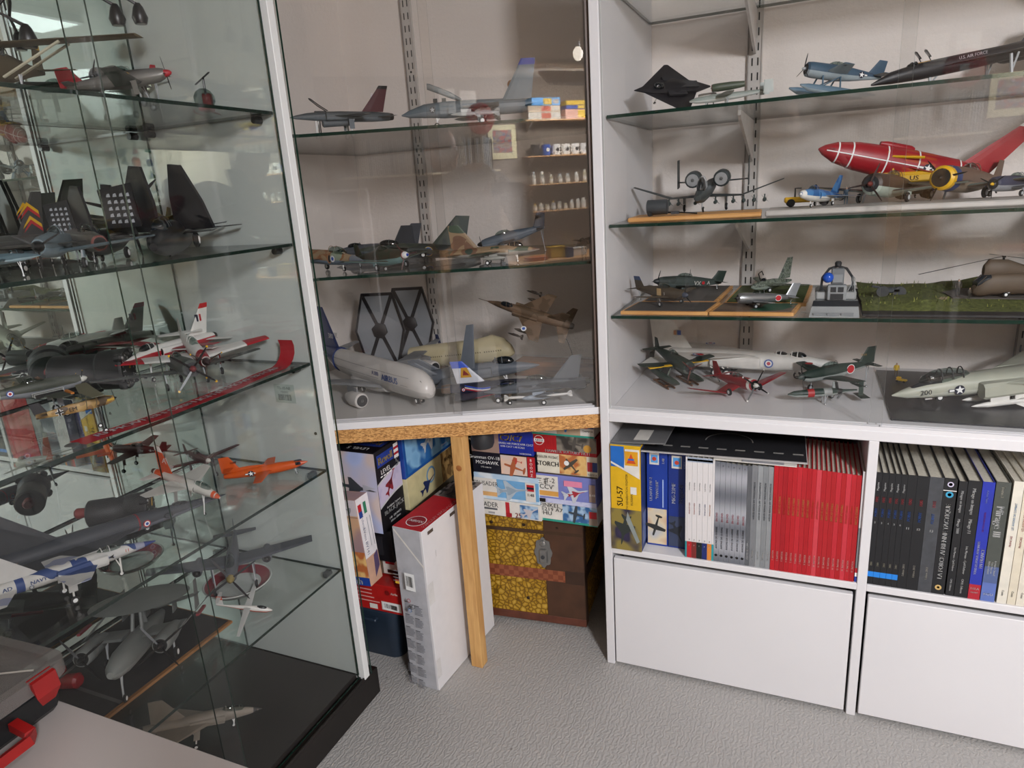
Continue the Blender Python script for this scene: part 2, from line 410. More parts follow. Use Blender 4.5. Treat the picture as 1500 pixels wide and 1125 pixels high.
for z in (1.861, 1.562, 1.299, 1.063):
    mb = MB(); pane(mb, (-.474, 1.742, z-.008), (1.496, 2.272, z), SHG); P(mb, 'glass_shelf')
DOOR = C('eef4f1', .15)
mb = MB(); pane(mb, (-.474, 1.7065, .809), (.177, 1.7115, 2.44), CABG, DOOR); P(mb, 'sliding_pane')
mb = MB(); pane(mb, (.152, 1.7205, .809), (1.496, 1.7255, 2.44), CABG, DOOR); P(mb, 'sliding_pane')

# ================================================================== CORNER CABINET
CL = V((-1.20, 1.4155, 0)); CR = V((-.5025, 1.717, 0)); CU_ = (CR-CL).normalized(); CN = V((-CU_.y, CU_.x, 0)); CLEN = (CR-CL).length
MC = Matrix(((CU_.x, CN.x, 0, CL.x), (CU_.y, CN.y, 0, CL.y), (0, 0, 1, 0), (0, 0, 0, 1)))
tc = thing('corner_cabinet', 'corner display cabinet with particle board base and sliding glass panes', 'cabinet', M=MC)
inv = MC.inverted()
def loc2(p): q = inv @ V((p[0], p[1], 0)); return (q.x, q.y)
# footprint polygon (world) -> local
foot = [loc2(p) for p in ((-1.60, 1.345), (-1.20, 1.345), (CL.x, CL.y), (CR.x, CR.y), (-.503, 2.298), (-1.60, 2.298))]
MB().prism(foot, (0, 0, .7545), (1, 0, 0), (0, 1, 0), .041, CHIP).build('base_board', tc)
MB().prism(foot, (0, 0, .7965), (1, 0, 0), (0, 1, 0), .006, SHELFTOP).build('base_top', tc)
mb = MB()
mb.box((0, -.004, .7955), (CLEN, .036, .806), WHITE)
for y in (-.003, .015, .033): mb.box((0, y, .806), (CLEN, y+.003, .815), WHITE)
mb.build('door_track', tc)
for z in (1.570, 1.208):
    mb = MB(); fs = [loc2(p) for p in ((-1.598, 1.345), (-1.27, 1.345), (CL.x+.0, CL.y+.06), (CR.x, CR.y+.045), (-.503, 2.28), (-1.598, 2.28))]
    n = len(fs); vs = [V((a, b, z-.008)) for a, b in fs]+[V((a, b, z)) for a, b in fs]
    mb.add(vs, [list(range(n))[::-1], list(range(n, 2*n))], SHG); mb.add(vs, [(i, (i+1) % n, n+(i+1) % n, n+i) for i in range(n)], GREENEDGE)
    mb.build('glass_shelf', tc)
q = at(672, 606, z=.81); sp = (inv @ q).x
mb = MB(); pane(mb, (.0, .006, .807), (sp+.012, .011, 2.44), CORG, C('6f7a74', .15)); mb.build('sliding_pane', tc)
mb = MB(); pane(mb, (sp-.012, .024, .807), (CLEN-.004, .029, 2.44), CORG, C('6f7a74', .15)); mb.build('sliding_pane', tc)
MB().box((CLEN-.012, -.002, .815), (CLEN-.001, .034, 2.44), C('5c4a40', .5)).build('door_seal', tc)
sb = thing('partition_board', 'tall white board between glass display cabinet and corner cabinet', 'board', (-1.35, 1.32, 0))
MB().bbox((-.27, -.012, .0), (.249, .0105, 2.446), C('e2e2e0', .5, var=.02, scale=5), r=.001).build('board', sb)
mb = MB(); LBL = C('c6ccc6', .5); Y0 = -.0125
mb.box((.092, Y0-.0004, .908), (.158, Y0, .958), LBL)
mb.text('TS-10-NE', (.125, Y0-.001, .948), (1, 0, 0), (0, 0, 1), .011, C('5a605c')); mb.text('5062001', (.125, Y0-.001, .938), (1, 0, 0), (0, 0, 1), .007, C('7a807c'))
x = .145-.022
while x < .166:
    wd = random.choice((.0008, .0014, .002)); mb.box((x-.02, Y0-.001, .915), (x-.02+wd, Y0-.0005, .931), C('5a605c')); x += wd+random.choice((.0015, .0025))
mb.build('barcode_label', sb)
MB().lathe([(.0045, 0), (.004, .0015)], BLACK, 10, (.205, -.012, .83), (0, -1, 0)).build('screw', sb)
st = thing('wooden_post', 'square pine post with a knot propping the corner cabinet', 'post', (-.872, 1.572, 0))
MB().bbox((-.0185, -.0185, 0), (.0185, .0185, .7535), PINE, r=.001).build('post', st)
MB().lathe([(.009, 0), (.007, .0006), (.003, .0008)], WOOD('8a5228', 'a86b38'), 14, (.0, -.0185, .66), (0, -1, 0)).build('knot', st)
cap = tag(MB().lathe([(.030, 0), (.034, .01), (.034, .05), (.026, .066)], C('2a2b2e', .5), 20, (-.845, 1.66, .688)).build('round_item'), 'dark round canister under the board behind the post', 'item')  # unidentified dark round thing, modelled as a plain turned cylinder

# ================================================================== GLASS DISPLAY CABINET (left)
tv = thing('display_cabinet', 'tall glass display cabinet with mirror back and black plinth', 'cabinet', (-1.33, .85, 0))
def Q(mb, name, **k): o = mb.build(name, tv, **k); o.matrix_parent_inverse = Matrix.Translation((1.33, -.85, 0)); return o
BLK = C('17120f', .45, var=.2, scale=8)
Q(MB().bbox((-1.57, .30, 0), (-1.10, 1.368, .086), BLK, r=.002), 'plinth')
Q(MB().box((-1.56, .31, .086), (-1.13, 1.307, .101), C('26211f', .35, var=.15, scale=10)).box((-1.118, .31, .086), (-1.113, 1.305, .094), BLK).box((-1.104, .31, .086), (-1.1005, 1.305, .094), BLK), 'base_board')
MIR = bpy.data.materials.new('mirror_silver'); MIR.use_nodes = True
b_ = MIR.node_tree.nodes['Principled BSDF']; b_.inputs['Base Color'].default_value = (.66, .76, .70, 1); b_.inputs['Metallic'].default_value = 1; b_.inputs['Roughness'].default_value = .004
mb = MB(); mb.box((XM-.006, .32, .101), (XM, 1.306, 2.2), MIR); Q(mb, 'mirror_back')
Q(MB().box((-1.56, .32, .101), (XM-.0065, 1.306, 2.2), C('3a3a3a')), 'back_panel')
EDGE = C('0a2a20', .15)
# side panes
GSIDE = GLASS((.965, .985, .975), 'side_glass', 1.0)
mb = MB(); pane(mb, (XM+.0005, 1.3005, .101), (-1.118, 1.306, 2.2), GSIDE, EDGE); Q(mb, 'side_pane')
mb = MB(); pane(mb, (-1.50, 1.332, .087), (-1.098, 1.338, 2.2), GSIDE, EDGE); Q(mb, 'side_pane')
mb = MB(); pane(mb, (XM+.0005, .32, .101), (-1.118, .326, 2.2), GSIDE, EDGE); Q(mb, 'side_pane')
mb = MB(); pane(mb, (-1.117, .833, .095), (-1.113, 1.298, 2.2), CABG, EDGE); Q(mb, 'sliding_door')
mb = MB(); pane(mb, (-1.106, .322, .095), (-1.102, .873, 2.2), CABG, C('3e4a44', .2)); Q(mb, 'sliding_door')
ZS = [1.604, 1.313, 1.022, .736, .445]
for z in ZS:
    mb = MB(); pane(mb, (XM+.004, .33, z-.007), (-1.122, 1.300, z), SHG, C('0b2019', .2)); Q(mb, 'glass_shelf')
    for x in (-1.16, XM+.03):
        Q(MB().lathe([(.008, 0), (.008, .022)], BLACK, 10, (x, 1.2995, z-.016), (0, -1, 0)).bbox((x-.007, 1.277, z-.009), (x+.007, 1.2995, z-.0075), BLACK), 'shelf_clip')
Q(MB().box((-1.56, .30, 2.2), (-1.10, 1.306, 2.23), BLK), 'top_board')
for px, py, pz in ((172, 28, 0), (205, 26, 0), (42, 60, 0)):
    p = at(px, py, x=-1.33); mb = MB()
    mb.tube([(p.x, p.y, 2.2), (p.x, p.y, p.z+.09), (p.x-.03, p.y-.03, p.z+.05), (p.x, p.y, p.z+.025)], .0035, BLACK)
    mb.lathe([(.012, 0), (.016, .012), (.010, .032), (.005, .04)], BLACK, 12, (p.x, p.y, p.z-.012)); mb.disc((p.x, p.y, p.z-.0122), (1, 0, 0), (0, -1, 0), .009, C('b9b9b0', .2), 12)
    Q(mb, 'spotlight')

# ================================================================== TABLE and TOOLBOX
TW = C('aca39f', .4, var=.03, scale=5)
tt = thing('desk', 'white melamine desk in front of the glass display cabinet', 'table', (-.8, 0, 0))
MB().bbox((-.285, -.75, .728), (.25, .471, .75), TW, r=.0015).build('table_top', tt)
for x in (-.26, .22):
    for y in (-.72, .42): MB().bbox((x-.02, y-.02, 0), (x+.02, y+.02, .728), C('8d8d8d', .4, .5)).build('leg', tt)
_p = at(106, 958, z=.826)
tb = thing('toolbox', 'black toolbox with clear lid and red latches on the white desk', 'toolbox', (_p.x, _p.y, .75), rz=math.radians(3))
BK = C('16181a', .45, var=.15)
LID = GLASS((.62, .62, .61), 'translucent_plastic', .7)
mb = MB(); mb.bbox((-.180, -.40, .0005), (-.014, -.016, .056), BK, r=.012); mb.build('body', tb)
m = bpy.data.materials.new('frosted_plastic'); m.use_nodes = True; b_ = m.node_tree.nodes['Principled BSDF']
b_.inputs['Base Color'].default_value = (.22, .20, .19, 1); b_.inputs['Alpha'].default_value = .55; b_.inputs['Roughness'].default_value = .25
def rrect(x0, y0, x1, y1, r, n=5):
    out = []
    for cx, cy_, a0 in ((x1-r, y1-r, 0), (x0+r, y1-r, 90), (x0+r, y0+r, 180), (x1-r, y0+r, 270)):
        for i in range(n+1): a = math.radians(a0+90*i/n); out.append((cx+r*math.cos(a), cy_+r*math.sin(a)))
    return out
def rring(mb, outer, inner, z0, z1, mat):
    n = len(outer); vs = [V((x, y, z0)) for x, y in outer]+[V((x, y, z0)) for x, y in inner]+[V((x, y, z1)) for x, y in outer]+[V((x, y, z1)) for x, y in inner]
    fs = []
    for i in range(n):
        j = (i+1) % n; fs += [(i, j, 2*n+j, 2*n+i), (n+j, n+i, 3*n+i, 3*n+j), (2*n+i, 2*n+j, 3*n+j, 3*n+i), (j, i, n+i, n+j)]
    mb.add(vs, fs, mat)
mb = MB(); ou = rrect(-.190, -.42, 0, 0, .030); inn = rrect(-.176, -.405, -.014, -.014, .022)
rring(mb, ou, inn, .056, .077, m); mb.build('lid_rim', tb)
mb = MB(); mb.prism(inn, (0, 0, .066), (1, 0, 0), (0, 1, 0), .003, m); mb.tube([(-.17, -.1, .0705), (-.03, -.035, .0705)], .0014, C('a8a49c')); mb.build('lid_panel', tb)
REDP = C('921616', .35)
for y in (-.045, -.33):
    mb = MB(); mb.add([(-.006, y-.016, .0775), (.005, y-.016, .075), (.008, y-.016, .052), (.002, y-.009, .036), (-.006, y+.016, .0775), (.005, y+.016, .075), (.008, y+.016, .052), (.002, y+.009, .036)], [(0, 4, 5, 1), (1, 5, 6, 2), (2, 6, 7, 3), (0, 1, 2, 3), (7, 6, 5, 4), (0, 3, 7, 4)], REDP); mb.build('latch', tb)
mb = MB(); mb.tube([(-.012, -.085, .030), (.022, -.087, .026), (.030, -.095, .025), (.030, -.215, .025), (.022, -.223, .026), (-.012, -.225, .030)], .0085, REDP, 4); mb.build('handle', tb)

# ================================================================== CARTONS
SKY = CAMO(['8fb6d8', 'b9d2e6', 'dfe8ee'], 18, soft=True); SKY2 = CAMO(['4d7fb5', '7faed6', 'd6e4ee'], 25, seed=3, soft=True)
DUSK = CAMO(['6d5a78', '9a7f86', 'c9a07f'], 14, seed=5, soft=True); SEA = CAMO(['1f3f6e', '3b6ba0', 'a8c4dc'], 40, seed=8, soft=True)
ORNG = CAMO(['d68a3c', 'e8c07a', 'b96a3a'], 30, seed=2, soft=True)
JET = [(0, .5), (.03, .42), (.05, .2), (.09, .12), (.42, -.12), (.42, -.2), (.08, -.18), (.06, -.3), (.2, -.42), (.2, -.48), (.03, -.42), (0, -.46)]
JET = JET+[(-x, y) for x, y in JET[::-1][1:-1]]
PRP = [(0, .5), (.05, .46), (.06, .2), (.5, .15), (.52, .08), (.5, .03), (.06, -.02), (.03, -.36), (.17, -.4), (.17, -.46), (0, -.48)]
PRP = PRP+[(-x, y) for x, y in PRP[::-1][1:-1]]
class Box:
    """carton: local x 0..a (width), y 0..b (depth), z 0..c (up); y=0 is the face to the room"""
    def __init__(s, label, O, dims, base, U=(1, 0, 0), W=(0, 0, 1), name='model_kit_box', cat='box', group=None, lid=None):
        U = V(U).normalized(); W = V(W).normalized(); N = W.cross(U).normalized(); W = U.cross(N).normalized()
        M = Matrix(((U.x, N.x, W.x, O[0]), (U.y, N.y, W.y, O[1]), (U.z, N.z, W.z, O[2]), (0, 0, 0, 1)))
        s.t = thing(name, label, cat, M=M, group=group); s.d = dims; s.p = MB(); a, b, c = dims
        MB().bbox((0, 0, 0), (a, b, c), base, r=.0012).build('carton', s.t)
        s.face('F')
    def face(s, f):
        a, b, c = s.d; e = .0004
        s.O, s.U, s.W, s.w, s.h = {'F': (V((0, -e, 0)), V((1, 0, 0)), V((0, 0, 1)), a, c), 'R': (V((a+e, 0, 0)), V((0, 1, 0)), V((0, 0, 1)), b, c),
            'T': (V((0, 0, c+e)), V((1, 0, 0)), V((0, 1, 0)), a, b), 'FV': (V((a, -e, 0)), V((0, 0, 1)), V((-1, 0, 0)), c, a), 'FD': (V((0, -e, c)), V((0, 0, -1)), V((1, 0, 0)), c, a),
            'RD': (V((a+e, 0, c)), V((0, 0, -1)), V((0, 1, 0)), c, b), 'TD': (V((a, b, c+e)), V((-1, 0, 0)), V((0, -1, 0)), a, b),
            'TR': (V((a, 0, c+e)), V((0, 1, 0)), V((-1, 0, 0)), b, a)}[f]
        s.N = s.U.cross(s.W); s.l = 0; return s
    def o(s): s.l += 1; return s.O+s.N*(.00025*s.l)
    def r(s, x0, y0, x1, y1, m):
        o = s.o(); s.p.flat([(x0*s.w, y0*s.h), (x1*s.w, y0*s.h), (x1*s.w, y1*s.h), (x0*s.w, y1*s.h)], o, s.U, s.W, m); return s
    def poly(s, pts, m): s.p.flat([(x*s.w, y*s.h) for x, y in pts], s.o(), s.U, s.W, m); return s
    def x(s, t, x, y, size, m, al='c', sx=1., bold=.0): s.p.text(t, s.o()+s.U*x*s.w+s.W*y*s.h, s.U, s.W, size, m, al, sx, bold); return s
    def sil(s, x, y, size, ang, m, shape=JET, sq=.6):
        a = math.radians(ang); pts = []
        for u, v in shape: u *= sq; pts.append(((u*math.cos(a)-v*math.sin(a))*size+x*s.w, (u*math.sin(a)+v*math.cos(a))*size+y*s.h))
        s.p.flat(pts, s.o(), s.U, s.W, m); return s
    def dot(s, x, y, r, m, ry=None): s.p.disc(s.o()+s.U*x*s.w+s.W*y*s.h, s.U, s.W, r, m, 20, ry); return s
    def lines(s, x0, y0, x1, n, dy, m, th=.02):
        for i in range(n): s.r(x0, y0-i*dy, x0+(x1-x0)*random.uniform(.75, 1), y0-i*dy+th, m)
        return s
    def bars(s, x0, y0, x1, y1, n=16):
        s.r(x0, y0, x1, y1, DECALW)
        for i in range(n):
            xa = x0+(x1-x0)*(.08+.84*i/n); s.r(xa, y0+(y1-y0)*.25, xa+(x1-x0)*random.choice((.015, .03)), y0+(y1-y0)*.85, BLACK)
        return s
    def end(s): s.p.build('cover_print', s.t); return s.t
NAVY = C('10142e', .4); DBLUE = C('1a2f9a', .4); KRED = C('b5202a', .4); CREAM = C('e2ddcb', .5); OFFW = C('dedad2', .45); TEAL = C('2d9a86', .5)
GRY = C('8a8c92', .5); PINK = C('e58aa8', .6); BRN = C('6b4a35', .6); TANC = C('c9a98a', .5)

# ---- steamer trunk
TM = Matrix.Translation((-.607, 1.824, 0)) @ Matrix.Rotation(math.radians(5.4), 4, 'Z')
tr = thing('trunk', 'old steamer trunk with yellow pebbled cloth and brown leather corners', 'trunk', M=TM)
W_, D_, H_ = .46, .33, .40
DK = C('3a261a', .5, var=.25, scale=12); DK2 = C('4a3020', .5, var=.25, scale=14)
MB().bbox((-W_, 0, .02), (0, D_, H_), TRUNK, r=.004).build('body', tr)
mb = MB(); mb.bbox((-.125, -.003, .018), (.003, .02, .345), DK2, r=.002); mb.bbox((-.125, -.003, .352), (.003, .02, H_+.002), DK2, r=.002); mb.build('leather_corner', tr)
mb = MB(); mb.bbox((-.003, -.002, .018), (.004, .035, H_+.002), DK, r=.001); mb.build('corner_trim', tr)
MB().bbox((-W_, -.0035, .342), (.004, .0, .3545), C('4a3626', .45, .3), r=.001).build('lid_strip', tr)
LT = brick_weave('7a3f28', '8f5236')
MB().bbox((-W_, -.004, .175), (-.06, .0, .215), LT, r=.001).build('leather_band', tr)
MB().bbox((-.06, -.0045, .172), (.004, .0, .218), DK, r=.001).build('band_corner', tr, label='dark metal corner of band')
MB().bbox((-W_, -.004, .018), (.004, .004, .045), C('5e3426', .5, var=.2), r=.001).build('bottom_strip', tr)
MB().bbox((-.002, .001, .175), (.004, D_, .215), DK, r=.001).build('side_band', tr)
for x, y in ((-.20, .04), (-.035, .03), (-.42, .04), (-.2, .28)): MB().bbox((x-.016, y-.012, 0), (x+.016, y+.012, .0195), C('a98a5e', .6)).build('foot', tr)
# hasp
HX, HZ = -.128, .278
def ell(rx, rz, n=28, sc=0.0, k=8): return [((rx*(1+sc*math.cos(k*2*math.pi*i/n)))*math.cos(2*math.pi*i/n), (rz*(1+sc*math.cos(k*2*math.pi*i/n)))*math.sin(2*math.pi*i/n)) for i in range(n)]
mb = MB(); mb.prism(ell(.028, .052, 32, .08, 8), (HX, -.0035, HZ), (1, 0, 0), (0, 0, 1), .003, STEEL); mb.build('lock_plate', tr)
mb = MB(); mb.bbox((HX-.013, -.014, HZ-.035), (HX+.013, -.0065, HZ+.012), STEEL, r=.003); mb.build('hasp', tr)
mb = MB(); mb.lathe([(.009, 0), (.010, .004), (.005, .007)], STEEL, 14, (HX, -.0065, HZ+.033), (0, -1, 0)); mb.lathe([(.006, 0), (.006, .004)], DGREY, 12, (HX, -.014, HZ-.012), (0, -1, 0)); mb.build('lock_stud', tr)
mb = MB()
for x, z in ((-.19, .368), (-.30, .368), (-.42, .368), (-.08, .368), (-.19, .10)): mb.lathe([(.006, 0), (.004, .003)], C('3a2c22', .4, .4), 10, (x, -.001, z), (0, -1, 0))
mb.build('rivet', tr)

# ---- kit boxes on the trunk, left stack (bottom up), right stack
X0L, YB = -.948, 1.782
def LB(label, z0, z1, base, x0=X0L, x1=-.732, y=YB, b=.19): return Box(label, (x0, y, z0), (x1-x0, b, z1-z0), base)
q = LB('white kit box reading crusader 25 lying directly on the trunk', .4035, .4565, OFFW, x1=-.722, y=1.778)
q.r(.0, .36, .34, .48, C('55585c')).x('CRUSADER', .13, .70, .024, BLACK, 'c', .85).r(.47, .02, .53, .98, KRED).x('25', .66, .2, .024, KRED, bold=.03).r(.47, .04, .56, .3, C('a01020')).r(.69, .1, .96, .92, SEA).sil(.83, .5, .07, -60, C('c7c2c6'), JET).r(.2, .12, .3, .24, C('9a9a9a')).end()
q = LB('light blue kit box with grey jet reading crusader above the white one', .4575, .5455, SKY, x1=-.726, y=1.780)
q.r(.0, .12, 1, .82, C('6fa8d4')).r(.0, .12, .36, .82, OFFW).x('CRUSADER', .18, .62, .021, BLACK, 'c', .85).r(.0, .14, .36, .3, C('d8a86c')).r(.8, .1, .95, .82, OFFW).r(.82, .5, .93, .75, KRED).r(.82, .58, .93, .66, NAVY).x('1:48', .875, .36, .014, BLACK, bold=.03).sil(.59, .46, .115, -82, C('aebcc6'), JET, .7).sil(.6, .45, .10, -82, C('93a4b2'), JET, .35).end()
q = LB('black kit box with orange plane picture and red end reading mohawk', .5465, .6165, C('121522', .35), x1=-.734)
q.r(.46, .05, .87, .96, CAMO(['b4d0e2', 'e8c6ae'], 20, seed=4, soft=True)).sil(.68, .4, .075, 75, C('b0603a'), PRP, .9).sil(.72, .72, .035, 80, C('c4473a'), PRP).r(.88, .02, 1, .98, KRED).x('Grumman OV-1B', .2, .76, .015, DECALW).x('MOHAWK', .24, .52, .017, DECALW).x('1/72 scale kit', .22, .3, .007, DECALW)
for i, ch in enumerate('ZMOOB'): q.x(ch, .94, .13+.18*i, .012, DECALW)
q.end()
q = LB('blue kit box with tan fighter picture and big yellow C2/C7', .6175, .7035, DBLUE, x1=-.738)
q.r(0, 0, .46, 1, CAMO(['8ea6cf', 'b99ba0', 'a58a7c'], 10, seed=6, soft=True)).sil(.2, .55, .1, -65, C('bdb79b'), JET, .8).sil(.2, .5, .055, -60, C('8f8a6a'), JET).x('C2/C7', .66, .64, .028, C('e8c93a'), bold=.03).x('ISRAELI AIR FORCE KFIR C2/C7', .73, .43, .0085, DECALW).x('KFIR C2/C7 1:48 SCALE', .68, .31, .008, DECALW).x('HASEGAWA', .88, .08, .007, DECALW).end()
q = LB('grey kit box numbered 80364 topmost of left stack under the board', .7045, .7505, C('a5a7aa', .5), x1=-.742)
q.x('80364', .78, .5, .017, C('3a3a40'), bold=.02).r(.0, 0, 1, .12, C('7f93b5')).end()
X0R = -.735
q = LB('kit box with dark twin-engine plane over waves, lowest on right', .404, .466, OFFW, X0R, -.545, 1.79)
q.r(0, 0, 1, .12, TEAL).r(.42, .12, 1, 1, SEA).sil(.66, .55, .055, 80, C('3d464e'), PRP, 1.1).r(.86, .05, 1, .8, C('9a8a7c')).r(.87, .42, .99, .78, KRED).x('HEINKEL', .16, .88, .018, BLACK, sx=1.2).x('HE219 A7', .2, .66, .017, BLACK, sx=1.2).x('UHU', .12, .44, .018, BLACK, sx=1.2).end()
q = LB('violet kit box with white label and pink sticker', .469, .563, C('7a82c4', .5), X0R-.002, -.545, 1.785)
q.r(0, 0, 1, .16, CAMO(['8a8fd0', 'c8cbe6'], 60, seed=9, soft=True)).r(0, .22, .38, .95, OFFW).r(0, .25, .38, .42, C('d8a050')).x('三菱', .1, .75, .02, BLACK).x('T-2', .25, .80, .022, BLACK).x("'CCV'", .18, .57, .022, BLACK).sil(.66, .45, .09, -72, C('c8ccd4'), JET, .8).sil(.68, .44, .06, -72, C('a8303a'), JET, .4).r(.48, .66, .78, .86, PINK).r(.89, .2, .99, .8, C('a08a80')).x('1:48', .94, .45, .011, DECALW).r(.0, .02, .16, .15, BLACK)
for (x0, y0, x1, y1) in ((.03, .84, .11, .86), (.04, .77, .10, .785), (.02, .69, .12, .705), (.135, .83, .21, .845), (.15, .75, .2, .765), (.17, .66, .18, .87), (.14, .70, .215, .712)): q.r(x0, y0, x1, y1, BLACK)
q.end()
q = LB('cream kit box with high-wing plane on yellow reading storch', .564, .631, CREAM, X0R+.004, -.540, 1.79)
q.r(.38, .06, .83, 1, ORNG).sil(.58, .5, .055, 40, C('4f4a40'), PRP, 1.0).dot(.5, .6, .008, DECALW).r(.84, .3, 1, .75, C('b03038')).r(.92, .3, 1, .75, C('2a3a78')).x('FIESELER Fi156C', .17, .82, .011, BLACK).x('STORCH', .18, .5, .021, BLACK, sx=.9, bold=.04).x('TAMIYA', .92, .16, .008, BLACK).r(0, 0, 1, .06, C('4a3a30')).end()
q = LB('red kit box with dark piston fighter reading sea fury', .632, .691, C('b01b22', .4), X0R-.004, -.540, 1.787)
q.r(.38, .2, 1, 1, CAMO(['6a665f', '8d8578', '3b3733'], 25, seed=11, soft=True)).sil(.68, .62, .05, 78, C('55504a'), PRP, 1).dot(.86, .42, .012, C('d09a40')).dot(.1, .68, .0155, DECALW).dot(.1, .68, .014, C('b01b22')).r(.02, .6, .185, .76, DECALW).x('AIRFIX', .103, .68, .0095, BLACK, bold=.03).x('HAWKER SEA FURY FB.11', .55, .16, .0125, DECALW, bold=.03)
for i in range(4): q.r(.2+.045*i, .38, .202+.045*i, .9, C('8a1218'))
q.end()
q = LB('kit box with blue-nosed mustang and green line, topmost of right stack', .6925, .751, OFFW, X0R-.018, -.545, 1.783)
q.r(0, 0, 1, .1, TEAL).r(.45, .1, .8, .9, C('b9a286')).sil(.62, .6, .05, 80, C('3d76b8'), PRP, .9).x('P-51D MUSTANG', .22, .72, .017, C('1f3a8a'), bold=.02).x('8th AF', .12, .42, .017, C('1f3a8a'), bold=.02).r(.83, .5, .91, .88, KRED).r(.91, .5, 1, .88, C('2a3a78')).x('TAMIYA', .91, .36, .009, BLACK).end()

# ---- left heap under the corner cabinet
binm = C('23303f', .45, var=.1)
bn = thing('waste_bin', 'dark blue plastic bin under the red box', 'bin', (-1.20, 1.60, 0))
mb = MB(); pr = [(.78, 0), (.80, .006), (.96, .165), (1.03, .168), (1.04, .182), (.98, .19)]
base = [rrect(-.105, -.115, .105, .115, .045)]; n = len(base[0])
vs = [V((x*k, y*k, z)) for k, z in pr for x, y in base[0]]
fs = [(i*n+j, i*n+(j+1) % n, (i+1)*n+(j+1) % n, (i+1)*n+j) for i in range(len(pr)-1) for j in range(n)]+[tuple(range((len(pr)-1)*n, len(pr)*n)), tuple(range(n))[::-1]]
mb.add(vs, fs, binm, True); mb.build('bin_body', bn); MB().bbox((-.03, -.125, .145), (.03, -.105, .155), binm).build('handle', bn)
q = Box('red kit box with small print and barcode lying on the dark bin', (-1.46, 1.475, .193), (.405, .28, .092), C('b3201e', .4))
q.lines(.44, .74, .80, 4, .14, C('d9a09a'), .04).r(.80, .1, .97, .42, OFFW).bars(.81, .12, .96, .40).dot(.87, .8, .008, C('7a1212')).x('Airfix', .93, .8, .011, OFFW).r(.7, .12, .77, .3, OFFW).end()
tp = at(521, 742, y=1.405); bt = at(545, 867, y=1.405)
hh = (tp-bt).length
q = Box('tall kit box with sunset picture and white spine leaning by the partition', (bt.x-.30, 1.405, bt.z-.0), (.30, .058, hh), CAMO(['7d6a80', 'a88a88', 'd0a684'], 9, seed=12, soft=True), W=(tp-bt), U=(1, 0, .06))
q.face('F').r(.0, 0, 1, .1, C('1b3f94')).x('Bloh', .82, .05, .03, DECALW, bold=.03).r(0, .1, 1, .4, ORNG).r(0, .82, 1, 1, C('cfc4c8')).dot(.82, .68, .02, C('6f7a55')).r(0, .8, 1, .805, C('5c4a50')).sil(.8, .93, .09, 70, C('8a8a90'), PRP)
q.face('R').r(0, .32, 1, 1, C('e4e0e2')).r(0, 0, 1, .32, C('c9a088')).poly([(.5, .05), (.95, .15), (.95, .34), (.6, .3)], C('5a4a6a')).r(.08, .80, .35, .93, KRED).r(.08, .78, .35, .85, C('23408a')).r(.5, .8, .72, .93, C('2a7a5a'))
q.face('RD').x('Blohm&Voss BV141', .42, .3, .016, C('1b3f94'), bold=.03).lines(.25, .6, .6, 1, .1, GRY, .04).lines(.25, .85, .62, 1, .1, GRY, .04).end()
tp = at(543, 665, y=1.478); bt = at(562, 783, y=1.478); r1 = at(576, 636, z=tp.z)
q = Box('black kit box with red jets, level 5 and black jack lettering', (bt.x-.34, 1.478, bt.z+.002), (.34, .125, tp.z-bt.z), C('141218', .35), name='model_kit_box')
q.face('F').r(0, 0, 1, .99, CAMO(['6f86c0', 'a9b6dc', 'c9b8b4'], 8, seed=13, soft=True)).sil(.78, .55, .14, -95, C('3c3f44'), JET, .5).poly([(.85, .52), (.98, .565), (.85, .6)], C('a9a9b2')).poly([(.72, .38), (.85, .48), (.8, .3)], KRED)
ARC = lambda z0, dz, u0=0, u1=1: [(u0+(u1-u0)*i_/8, z0+dz*math.sin(math.pi*(u0+(u1-u0)*i_/8)*.5)) for i_ in range(9)]
def band(za, zb, da, db, mt_): q.poly(ARC(za, da)+ARC(zb, db)[::-1], mt_)
q.face('R').r(0, 0, 1, 1, C('141218')); band(.32, .60, .10, .10, CAMO(['8a86b8', 'c9c0d8'], 30, seed=14, soft=True)); band(.585, .61, .10, .10, C('c9c9cc')); band(.305, .33, .10, .10, C('c9c9cc'))
q.sil(.5, .54, .085, -35, C('8a2530'), JET, .6).sil(.52, .56, .05, -35, C('5a1820'), JET, .4)
q.r(.06, .80, .74, .95, C('20398c')).x('Revell', .40, .876, .031, C('e3c21c'), bold=.03).r(.76, .79, .95, .97, DECALW).r(.76, .83, .95, .86, KRED).r(.76, .90, .95, .93, KRED).x('LEVEL', .36, .735, .020, DECALW).x('5', .84, .745, .036, DECALW, bold=.02)
for i_ in range(5): q.r(.12+.12*i_, .675, .21+.12*i_, .69, DECALW if i_ < 4 else KRED)
q.x('Eurofighter Typhoon', .5, .285, .0085, DECALW).x('BLACK JACK', .5, .235, .0185, DECALW, bold=.03).x('1:48   228 PARTS', .5, .14, .009, DECALW).x('332mm  228mm', .5, .095, .008, DECALW)
q.face('TD').r(.02, .25, .33, .62, C('20398c')).x('Revell', .17, .44, .033, C('e3c21c'), bold=.03).r(.33, .25, .42, .62, DECALW).r(.33, .33, .42, .42, KRED).r(.33, .5, .42, .58, KRED).x('LEVEL 5', .2, .82, .022, DECALW).end()
bz = bt.z
Box('plain black box directly under the box with the black jack lettering', (-1.42, 1.50, bz-.105), (.33, .12, .104), C('17161a', .4)).r(.1, .2, .9, .8, C('26252a')).end()
q = Box('small brown box with white end between black box and red box', (-1.30, 1.53, .2885), (.235, .16, .075), C('6f5c4c', .6)); q.face('F').r(.62, .04, .98, .96, OFFW).r(.66, .5, .8, .8, KRED).r(.68, .1, .92, .25, BLACK).face('T').r(.5, .1, .98, .8, C('5a6a94')).end()
